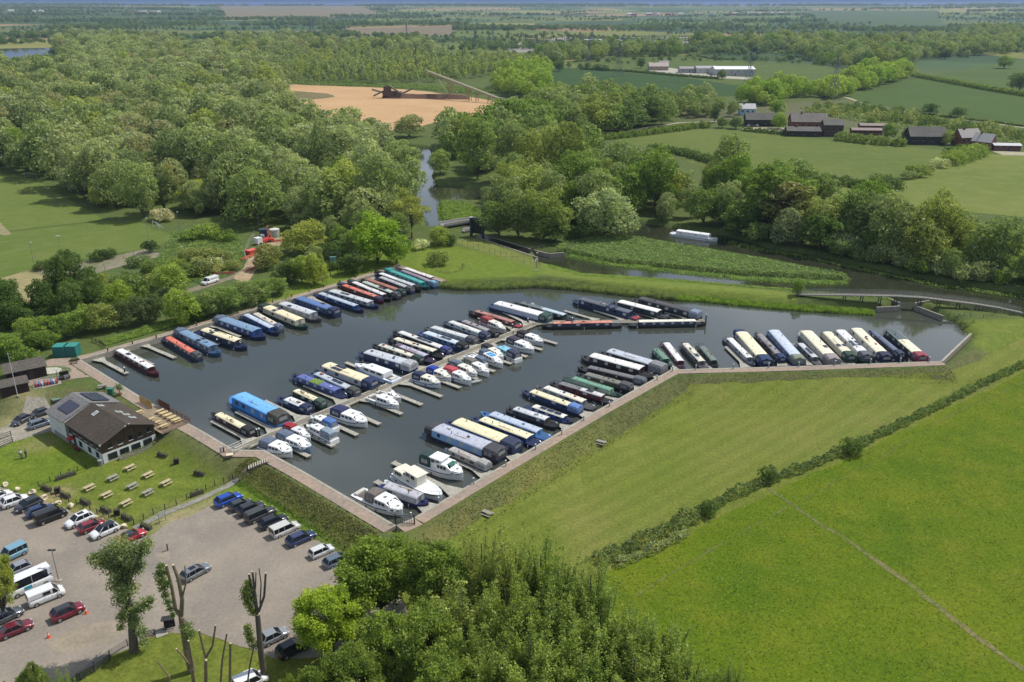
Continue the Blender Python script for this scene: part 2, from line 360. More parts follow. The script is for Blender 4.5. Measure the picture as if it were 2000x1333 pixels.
# ------------------------------------------------------------------ water
def water_mat(name, col, rough=.06, bump=.05, sc1=.7):
    m, t, b = base_mat(name); b.inputs[0].default_value = (*col, 1); b.inputs['Roughness'].default_value = rough; b.inputs['IOR'].default_value = 1.85
    g = t.nodes.new('ShaderNodeNewGeometry'); q = t.nodes.new('ShaderNodeTexNoise'); q.inputs['Scale'].default_value = sc1; q.inputs['Detail'].default_value = 3
    q2 = t.nodes.new('ShaderNodeTexNoise'); q2.inputs['Scale'].default_value = .05; q2.inputs['Detail'].default_value = 3; t.links.new(g.outputs['Position'], q2.inputs[0])
    t.links.new(g.outputs['Position'], q.inputs[0]); ad = t.nodes.new('ShaderNodeMath'); ad.operation = 'MULTIPLY'; t.links.new(q.outputs[0], ad.inputs[0]); t.links.new(q2.outputs[0], ad.inputs[1])
    bp = t.nodes.new('ShaderNodeBump'); bp.inputs['Strength'].default_value = bump; bp.inputs['Distance'].default_value = .1
    t.links.new(ad.outputs[0], bp.inputs['Height']); t.links.new(bp.outputs[0], b.inputs['Normal']); return m
WM = water_mat('water', (.05, .056, .045)); WM2 = water_mat('river_water', (.03, .034, .02), .07, .1)  # river colour darkened to stand in for the dark reflection of bank trees
def grow(poly, d):
    sgn = inset_sign(poly); o = []; n_ = len(poly)
    for i in range(n_):
        a, b_, c = Vector(poly[i - 1]), Vector(poly[i]), Vector(poly[(i + 1) % n_])
        e1 = (b_ - a).normalized(); e2 = (c - b_).normalized(); nn = Vector((e1.y, -e1.x)) + Vector((e2.y, -e2.x)); nn = nn.normalized() if nn.length > .2 else Vector((e1.y, -e1.x))
        o.append(tuple(b_ + nn * d * sgn))
    return o
def water(name, poly, m, d, z=WZ):
    bm = bmesh.new(); vs = [bm.verts.new((x, y, z)) for x, y in (grow(poly, d) if d else poly)]; f = bm.faces.new(vs)
    if f.normal.z < 0: f.normal_flip()
    bmesh.ops.triangulate(bm, faces=bm.faces[:]); me = bpy.data.meshes.new(name); bm.to_mesh(me); bm.free(); me.materials.append(m)
    o = bpy.data.objects.new(name, me); COL.objects.link(o); return tag(o, kind='structure')
water('marina_water', BASIN, WM, .8)
water('river_water', RIVER, WM2, 1.2, WZ - .004)
water('river_water', RIVER2, WM2, 1.5)
water('lake_water', LAKE, WM, 5)
water('pond_water', POND, WM, 1.5)
# ------------------------------------------------------------------ quay
BR = ground_like('brick_paving', (.36, .27, .215), (.29, .235, .2), s1=.15, s2=1.2, rough=.85, bump=.05, grain=.35)
CON = ground_like('concrete', (.40, .365, .31), (.33, .31, .27), s1=.3, s2=1.5, rough=.85, bump=.05, grain=.4)
TAR = ground_like('tarmac', (.17, .16, .15), (.22, .205, .19), s1=.1, s2=1.0)
def offs(pts, d):
    o = []
    for i, p in enumerate(pts):
        a, b_, c = Vector(pts[max(0, i - 1)]), Vector(p), Vector(pts[min(len(pts) - 1, i + 1)])
        e1 = (b_ - a).normalized() if i else (c - b_).normalized(); e2 = (c - b_).normalized() if i < len(pts) - 1 else e1
        nn = (Vector((-e1.y, e1.x)) + Vector((-e2.y, e2.x))).normalized(); k = 1 / max(.5, nn.dot(Vector((-e1.y, e1.x))))
        o.append(tuple(b_ + nn * d * k))
    return o
def strip_slab(name, pts, d0, d1, z0, z1, m, kind='structure'):
    A, B = offs(pts, d0), offs(pts, d1); mb = MB()
    mb.loft([[(*a, z0), (*a, z1), (*b_, z1), (*b_, z0)] for a, b_ in zip(A, B)]); return tag(mb.build(name, m), kind=kind)
quays = {'bank': (wp([(862, 551), (776, 522), (660, 558), (530, 596), (425, 627.5), (335, 653), (200, 691), (158, 703)]), 2.1),
         'sw': (wp([(158, 703), (292.6, 786.4), (400, 845), (457, 879), (517.5, 880), (591, 920), (774, 1027)]), 2.5),
         'end': (wp([(774, 1027), (808, 1012)]), 2.4),
         'se': (wp([(808, 1012), (916, 948), (1056, 866), (1157.6, 806.8), (1267.8, 746), (1311, 722.5), (1560, 716), (1837, 706)]), 2.3),
         'east': (wp([(1837, 706), (1894.6, 651.4)]), 0.9)}
k = 0
for nm, (pts, wd) in quays.items():
    s = sdf(BASIN, *[np.array([c]) for c in offs(pts, .6)[len(pts) // 2]])[0]; sg = 1 if s > 0 else -1
    z = .03 + .004 * k; k += 1
    strip_slab('quay_wall', pts, 0, sg * .45, -3, z + .03, CON)
    if nm != 'east': strip_slab('quay_path', pts, sg * .45, sg * wd, -.6 if nm != 'bank' else -1, z, BR)
p2 = wp([(62.7, 716), (102.6, 701), (146, 698), (182, 689.5), (196, 688), (199, 690), (155, 702), (150, 704), (160, 712), (291, 792), (285, 786), (237.5, 763.6), (209, 742.7), (186, 736), (152, 739), (117.8, 745.5), (114, 752), (83.6, 760), (72, 753), (51, 756), (59, 735)], 0)
sheet('paved_yard', p2, BR, .05, 1.5, .1, 2.5)
sheet('paved_landing', wp([(436, 880), (452, 877), (462, 882), (500, 878), (520, 886), (530, 905), (512, 894), (492, 889), (454, 890)]), BR, .065, 1.5, .05, 2.5)
# ------------------------------------------------------------------ car park, drive, paths
GRV = ground_like('gravel', (.25, .215, .18), (.185, .168, .15), (.33, .285, .225), s1=.05, s2=.11, rough=.95, bump=.3, speck=(.16, .145, .13), grain=.4)
CARP = L2([(-260, 880), (-60, 925), (14, 957), (57, 969), (82, 977), (114, 990), (142.5, 1001.5), (182, 1013), (230, 1028), (262, 1040), (290, 1048), (300, 1043), (323, 1024), (372, 1007), (421, 985), (471, 972), (494, 983), (538.5, 1006), (582.6, 1029), (622.5, 1060),
   (654, 1077), (687.6, 1092), (760, 1140), (800, 1200), (755, 1240), (692, 1262), (670, 1283), (530, 1288), (487, 1267), (455, 1257), (430, 1247), (387, 1236), (330, 1238), (300, 1245), (248, 1268), (182, 1299), (132, 1333), (60, 1380), (-300, 1420)])
sheet('car_park', CARP, GRV, .04, 1.2, .22, None)
PGR = ground_like('pale_gravel', (.32, .265, .205), (.27, .23, .19), s1=.1, s2=.3, grain=.5)
for i_, pl_ in enumerate(([(90, 1258), (150, 1226), (230, 1210), (262, 1222), (240, 1244), (180, 1262), (120, 1276)], [(560, 1078), (600, 1092), (640, 1120), (665, 1160), (640, 1180), (610, 1130), (570, 1100)], [(300, 1085), (340, 1072), (355, 1082), (320, 1100)])): sheet('gravel_patch', L2(pl_), PGR, .048 + .004 * i_, .5, .35, None, seed=i_)
sheet('driveway', L2([(-260, 880), (-60, 800), (0, 838), (28, 826), (57, 794), (91, 792), (104, 805), (108, 840), (74, 849), (24.7, 865), (0, 874), (-150, 905)]), ground_like('drive_gravel', (.34, .31, .26), (.26, .24, .21), s1=.1, s2=.6), .05, 1.5, .2, 3)
fp = [P(x, y, LO) for x, y in ((262, 1033), (323, 1003), (380, 980), (430, 957), (484, 932))]
sheet('footpath', ribbon_poly(fp, 1.25), ground_like('old_concrete', (.27, .26, .235), (.22, .21, .19), s1=.2, s2=1.5), .06, None, 0, 2)
sheet('lawn', L2([(820, 1110), (870, 1072), (962, 1011), (1082, 936), (1190, 869), (1262, 821), (1347, 766), (1560, 758), (1850, 744), (1935, 702), (2010, 660), (2200, 600), (2300, 600), (2200, 634), (2030, 694), (1850, 782), (1660, 868), (1500, 934), (1380, 988), (1240, 1058), (1150, 1105), (900, 1200), (820, 1200)]), ground_like('lawn', (.125, .155, .024), (.155, .165, .04), (.10, .145, .02), s1=.05, s2=.13, stripes=(.86, 3.2, .4), bump=.4, speck=(.2, .19, .07)), .035, 2, .35, 12)
TRK = ground_like('trodden_grass', (.13, .15, .04), (.15, .155, .07), s1=.2, s2=1)
MEA = ground_like('meadow', (.062, .115, .004), (.10, .142, .006), (.15, .165, .014), s1=.05, s2=.16, speck=(.19, .2, .03), bump=.9)
sheet('meadow', L2([(1150, 1140), (1330, 1050), (1500, 965), (1680, 885), (1850, 800), (2030, 712), (2300, 640), (2900, 640), (2600, 1300), (2200, 1700), (1100, 1600)]), MEA, .03, 4, .4, 12)
for i, (pts, wd) in enumerate(((((1500, 955), (1552, 990), (1600, 1024), (1650, 1052), (1700, 1088)), .6), (((1700, 1088), (1760, 1130), (1800, 1160), (1850, 1200), (1920, 1255), (2030, 1330)), .9), (((1240, 1165), (1330, 1110), (1430, 1050), (1540, 990)), .16), (((1552, 985), (1700, 905), (1850, 815), (2030, 735)), .14))):
    sheet('trodden_path', roughen(ribbon_poly([G(*p) for p in pts], wd), 1, .12, random.Random(i)), TRK if i != 1 else ground_like('bare_earth', (.2, .17, .09), (.12, .15, .04), s1=.2, s2=1), .05 + .004 * i, None, 0, 4)
# ------------------------------------------------------------------ fields north of the river
def fld(pts, c1, c2, c3=None, name='field', stripes=None, off=.05, cell=None, s1=.012, s2=.12, **k):
    c1, c2, c3 = [tuple(v * k_ for v, k_ in zip(c, (.92, .84, .66))) if c and c[1] > c[0] else c for c in (c1, c2, c3)]
    return sheet(name, wp(pts), ground_like(name, c1, c2, c3, s1=s1, s2=s2, stripes=stripes, bump=0, **k), off, 12, 1.0, cell)
fld([(1196, 275), (1361, 252), (1450, 256), (1624, 275), (1793, 289), (1864, 298), (1756, 352), (1690, 352), (1560, 345), (1440, 326), (1280, 295)], (.115, .165, .045), (.088, .142, .035), (.15, .19, .065))
fld([(1864, 301), (2150, 305), (2300, 380), (2200, 450), (2000, 425), (1800, 408), (1650, 398), (1600, 385), (1540, 350), (1700, 360), (1756, 356)], (.15, .20, .06), (.115, .17, .04), (.19, .23, .09))
fld([(1330, 302), (1440, 330), (1480, 350), (1430, 345), (1340, 318)], (.13, .17, .05), (.12, .16, .05))
fld([(1070, 132), (1150, 136), (1330, 151), (1490, 175), (1480, 186), (1250, 197), (1100, 178), (1075, 165)], (.045, .10, .032), (.038, .088, .03))
fld([(1100, 122), (1200, 111), (1340, 108), (1450, 118), (1600, 126), (1680, 142), (1600, 180), (1495, 175), (1340, 149), (1150, 134)], (.10, .155, .04), (.085, .135, .04))
fld([(1340, 108), (1410, 100), (1570, 104), (1582, 121), (1450, 118), (1400, 117)], (.05, .10, .045), (.045, .09, .045))
fld([(1650, 190), (1780, 153), (1900, 170), (2050, 192), (2300, 225), (2300, 280), (2000, 243), (1800, 217), (1700, 203)], (.06, .115, .028), (.052, .10, .026), (.075, .13, .03))
fld([(1800, 152), (1900, 132), (2100, 100), (2200, 180), (2050, 190), (1900, 168)], (.085, .145, .04), (.07, .125, .035))
fld([(930, 180), (955, 165), (1000, 157), (1060, 160), (1065, 190), (1040, 200), (1000, 194)], (.07, .12, .035), (.08, .13, .04))
fld([(690, 95), (820, 93), (835, 104), (690, 107)], (.05, .11, .05), (.05, .1, .05))
fld([(1560, 38), (1830, 39), (1838, 54), (1620, 55)], (.07, .13, .06), (.07, .12, .06), cell=400)
fld([(1590, 75), (1800, 72), (1830, 84), (1640, 86)], (.13, .17, .06), (.12, .16, .06))
fld([(1110, 36 + 40), (1300, 72), (1500, 76), (1480, 84), (1200, 88)], (.12, .17, .06), (.11, .15, .05))
fld([(430, 31), (690, 28), (740, 40), (640, 46), (440, 45)], (.2, .165, .11), (.18, .15, .09), cell=300)
fld([(670, 62), (890, 58), (885, 73), (700, 77)], (.2, .165, .11), (.18, .15, .1), cell=300)
fld([(430, 66), (670, 64), (690, 76), (450, 74)], (.2, .17, .11), (.16, .15, .08), cell=300)
fld([(-60, 38), (300, 33), (435, 40), (430, 52), (300, 57), (-60, 55)], (.07, .125, .05), (.06, .11, .045), cell=300)
fld([(-60, 60), (300, 60), (420, 68), (300, 78), (-60, 76)], (.15, .19, .07), (.13, .17, .06), cell=300)
SAND = ground_like('sand', (.46, .30, .165), (.40, .25, .13), (.5, .34, .2), s1=.02, s2=.08, bump=.1)
sheet('quarry_floor', wp([(540, 163), (600, 167), (730, 171), (800, 176), (900, 187), (978, 199), (976, 212), (928, 226), (870, 236), (800, 252), (700, 262), (620, 250), (570, 222), (545, 190)]), SAND, .06, 10, 1.5)
sheet('spoil_ground', wp([(565, 178), (600, 180), (645, 184), (655, 190), (620, 194), (575, 196)]), ground_like('spoil', (.2, .16, .09), (.15, .14, .06), s1=.05, s2=.2), .12, 6, 1.5)
# football pitches and what lies round them
PIT = ground_like('pitch', (.10, .145, .03), (.12, .155, .034), (.15, .17, .06), s1=.03, s2=.15, stripes=(.9, 5, .25))
PIT2 = ground_like('pitch_grass', (.09, .135, .026), (.11, .148, .032), (.15, .17, .06), s1=.03, s2=.15, stripes=(.9, 5, .2))
sheet('sports_field', wp([(-350, 330), (0, 338), (60, 348), (100, 370), (205, 430), (90, 443), (0, 453), (-300, 480)]), PIT, .04, 6, .3, 12)
sheet('sports_field', wp([(0, 456), (90, 446), (210, 432), (262, 430), (345, 464), (300, 486), (215, 498), (120, 515), (60, 527), (0, 545), (-300, 640), (-300, 485)]), PIT2, .044, 6, .3, 12)
sheet('cricket_strip', wp([(-30, 430), (2, 436), (22, 458), (10, 461), (-30, 452)]), ground_like('bare_strip', (.27, .24, .14), (.25, .22, .12), s1=.1, s2=.5), .07, 4, .2)
sheet('gravel_yard', wp([(66, 532), (130, 516), (215, 503), (280, 488), (325, 497), (250, 518), (150, 545), (108, 549)]), ground_like('yard_gravel', (.25, .22, .17), (.17, .17, .1), s1=.08, s2=.5), .05, 4, .5, 5)
lane = [P(x, y, 0) for x, y in ((-60, 672), (0, 665), (60, 652), (120, 638), (180, 622), (250, 604), (300, 590), (360, 572), (410, 556), (455, 542), (480, 530))]
sheet('lane', ribbon_poly(lane, 3.2), ground_like('lane_gravel', (.27, .22, .165), (.2, .18, .13), s1=.1, s2=.6), .05, 3, .25, 4)
sheet('site_track', wp([(455, 545), (476, 524), (484, 505), (492, 486), (520, 470), (556, 462), (552, 478), (520, 492), (506, 510), (500, 530), (480, 555)]), ground_like('dirt', (.42, .31, .21), (.34, .25, .17), s1=.1, s2=.5), .06, 2, .3, 4)
sheet('lane', ribbon_poly([P(x, y, 0) for x, y in ((1068, 290), (1090, 282), (1115, 275), (1150, 271), (1200, 262), (1260, 250), (1330, 240), (1400, 238))], 4), ground_like('pale_lane', (.36, .32, .27), (.3, .27, .23), s1=.1, s2=.6), .07, 6, .3)
sheet('lay_by', wp([(1072, 292), (1110, 290), (1122, 297), (1085, 301)]), ground_like('pale_gravel', (.4, .36, .3), (.33, .3, .26), s1=.1, s2=.6), .09, 4, .3)
sheet('farm_track', ribbon_poly([P(x, y, 0) for x, y in ((1650, 190), (1672, 197), (1700, 207), (1740, 216), (1800, 222), (1900, 236), (2000, 250))], 3.5), ground_like('chalk', (.42, .4, .3), (.35, .33, .24), s1=.1, s2=.6), .08, 6, .3)
sheet('concrete_pad', wp([(1663, 211), (1672, 210), (1710, 228), (1700, 230), (1680, 226)]), ground_like('pad', (.55, .53, .48), (.5, .48, .42), s1=.1, s2=.6), .09, 5, .2)
sheet('farm_yard', wp([(1450, 249), (1540, 250), (1545, 258), (1450, 254)]), ground_like('yard', (.36, .31, .25), (.3, .27, .22), s1=.1, s2=.6), .08, 5, .2)
sheet('farm_yard', wp([(1935, 295), (2050, 300), (2050, 305), (1960, 304)]), ground_like('yard_b', (.4, .36, .26), (.33, .3, .22), s1=.1, s2=.6), .08, 5, .2)
sheet('factory_yard', wp([(1265, 138), (1310, 133), (1400, 148), (1470, 152), (1460, 156), (1330, 150)]), ground_like('yard_c', (.42, .4, .36), (.36, .33, .3), s1=.1, s2=.6), .1, 5, .2)
sheet('substation_yard', wp([(965, 92), (1100, 76), (1380, 76), (1340, 92), (1150, 97), (1010, 103)]), ground_like('yard_d', (.3, .28, .26), (.26, .24, .22), s1=.05, s2=.3), .1, 15, 1)
# ------------------------------------------------------------------ trees
BARK = mt((.10, .085, .065), .9, var=.35, scale=2.5, bump=.4); BARK2 = mt((.17, .135, .08), .9, var=.3, scale=3, bump=.4)
def leaf_quads(rng, c, d, ls, flat=.6, jit=.75, long_=1.0):
    n = len(c); nn = d * flat + rng.normal(0, jit, (n, 3)); nn /= np.linalg.norm(nn, axis=1)[:, None] + 1e-9
    r = rng.normal(size=(n, 3)); t = np.cross(nn, r); t /= np.linalg.norm(t, axis=1)[:, None] + 1e-9; b = np.cross(nn, t)
    s = (ls * rng.uniform(.55, 1.35, n))[:, None] * .5
    v = np.stack([c + t * s * long_, c + b * s * .75, c - t * s * long_, c - b * s * .75], 1).reshape(-1, 3)
    return v, np.arange(4 * n).reshape(-1, 4)
def puff_leaves(rng, cs, rs, nleaf, ls, squash=.85, cull=.72, fz=(.72, 1.06), **kw):
    k = len(cs); w_ = rs ** 2; cnt = rng.choice(k, nleaf, p=w_ / w_.sum())
    d = rng.normal(size=(nleaf, 3)); d[:, 2] += .25; d /= np.linalg.norm(d, axis=1)[:, None]
    lump = 1 + .18 * np.sin(d[:, 0] * 5 + cnt) * np.sin(d[:, 1] * 6 + cnt * 2) + .1 * np.sin(d[:, 2] * 9 + cnt)
    p = cs[cnt] + d * (rs[cnt] * rng.uniform(fz[0], fz[1], nleaf) * lump)[:, None] * np.array([1, 1, squash])
    keep = np.ones(nleaf, bool)
    for i in range(k):
        q = np.linalg.norm((p - cs[i]) / np.array([1, 1, squash]), axis=1); keep &= ~((q < rs[i] * cull) & (cnt != i))
    return leaf_quads(rng, p[keep], d[keep], ls, **kw)
def crown_puffs(rng, R_, z0, z1, npuff, pr, taper=0):
    d = rng.normal(size=(npuff, 3)); d /= np.linalg.norm(d, axis=1)[:, None]; d[:, 2] = np.where(d[:, 2] < -.85, -d[:, 2], d[:, 2])
    rad = rng.uniform(.35, .8, npuff) ** .7; hz_ = (z1 - z0) / 2; az = np.arctan2(d[:, 1], d[:, 0]); ph = rng.uniform(0, 6)
    kx = 1 + .22 * np.sin(az * 2 + ph) + .15 * np.sin(az * 3 + ph * 2)
    c = d * rad[:, None] * np.array([R_, R_, hz_]); c[:, 0] *= kx; c[:, 1] *= kx
    if taper: f = 1 - taper * (c[:, 2] / hz_ * .5 + .5); c[:, 0] *= f; c[:, 1] *= f
    c[:, 2] += (z0 + z1) / 2; rs = R_ * rng.uniform(pr[0], pr[1], npuff)
    if taper: rs *= (1 - taper * .5 * ((c[:, 2] - z0) / (z1 - z0)))
    return c, rs
def tree_proto(name, seed, R_, z0, z1, npuff, nleaf, ls, pr=(.26, .42), taper=0, tr=.22, limbs=6, cname='crown', **kw):
    rng = np.random.default_rng(seed); root = bpy.data.objects.new(name, None); root.empty_display_size = .3
    c, rs = crown_puffs(rng, R_, z0, z1, npuff, pr, taper); v, f = puff_leaves(rng, c, rs, nleaf, ls, **kw)
    cr_ = npmesh(cname, v, f, LEAF, root)
    tk = MB(); tk.path([(0, 0, -.4), (.1, 0, z0 * .5), (0, .15, z0), (.2, 0, z0 + (z1 - z0) * .7)], tr, tr * .3, 7)
    for i in range(limbs):
        q = c[int(rng.integers(len(c)))]; a = Vector((0, 0, z0 * rng.uniform(.6, 1.1))); tk.path([a, a.lerp(Vector(q), .5) + Vector((0, 0, .3)), Vector(q)], tr * .5, tr * .15, 5)
    t_ = tk.build('trunk', BARK, root, recalc=False)
    COL.objects.unlink(cr_); COL.objects.unlink(t_)
    return root
def put_tree(proto, loc, s=1.0, rz=0, col=(.08, .12, .03), sz=None, label=None, cat='tree', group=None, name=None):
    r = proto.copy(); COL.objects.link(r); r.location = loc; r.rotation_euler = (0, 0, rz); r.scale = (s, s, sz or s)
    if name: r.name = name
    tag(r, label, cat, group)
    for ch in proto.children:
        c = ch.copy(); COL.objects.link(c); c.parent = r; c.color = (*col, 1)
    return r
WIL = [tree_proto('willow_tree', 10 + i, 5.6, .2, 10.5 + i * .5, 56, 10000, .4, (.22, .36), taper=.25, long_=1.4, flat=.9, jit=.55) for i in range(3)]
BRD = [tree_proto('broadleaf_tree', 20 + i, 4.8, .6, 11.5 + i, 48, 8500, .42, (.22, .38), taper=.2, flat=.85, jit=.6) for i in range(3)]
TAL = [tree_proto('poplar_tree', 30 + i, 3.4, .6, 14.5 + i, 50, 6000, .5, (.28, .46), taper=.4, flat=.8) for i in range(2)]
SHR = [tree_proto('shrub', 40 + i, 2.6, .1, 3.4 + .3 * i, 20, 2200, .36, (.26, .44), limbs=3, tr=.1) for i in range(3)]
YNG = [tree_proto('young_tree', 50 + i, 2.0, .8, 8.5 + i, 18, 1100, .6, (.3, .5), taper=.6, limbs=2, tr=.12) for i in range(2)]
SPR = [tree_proto('spring_tree', 60, 4.6, 3.5, 13.5, 46, 3000, .4, (.14, .24), taper=.2, limbs=16, tr=.25)]
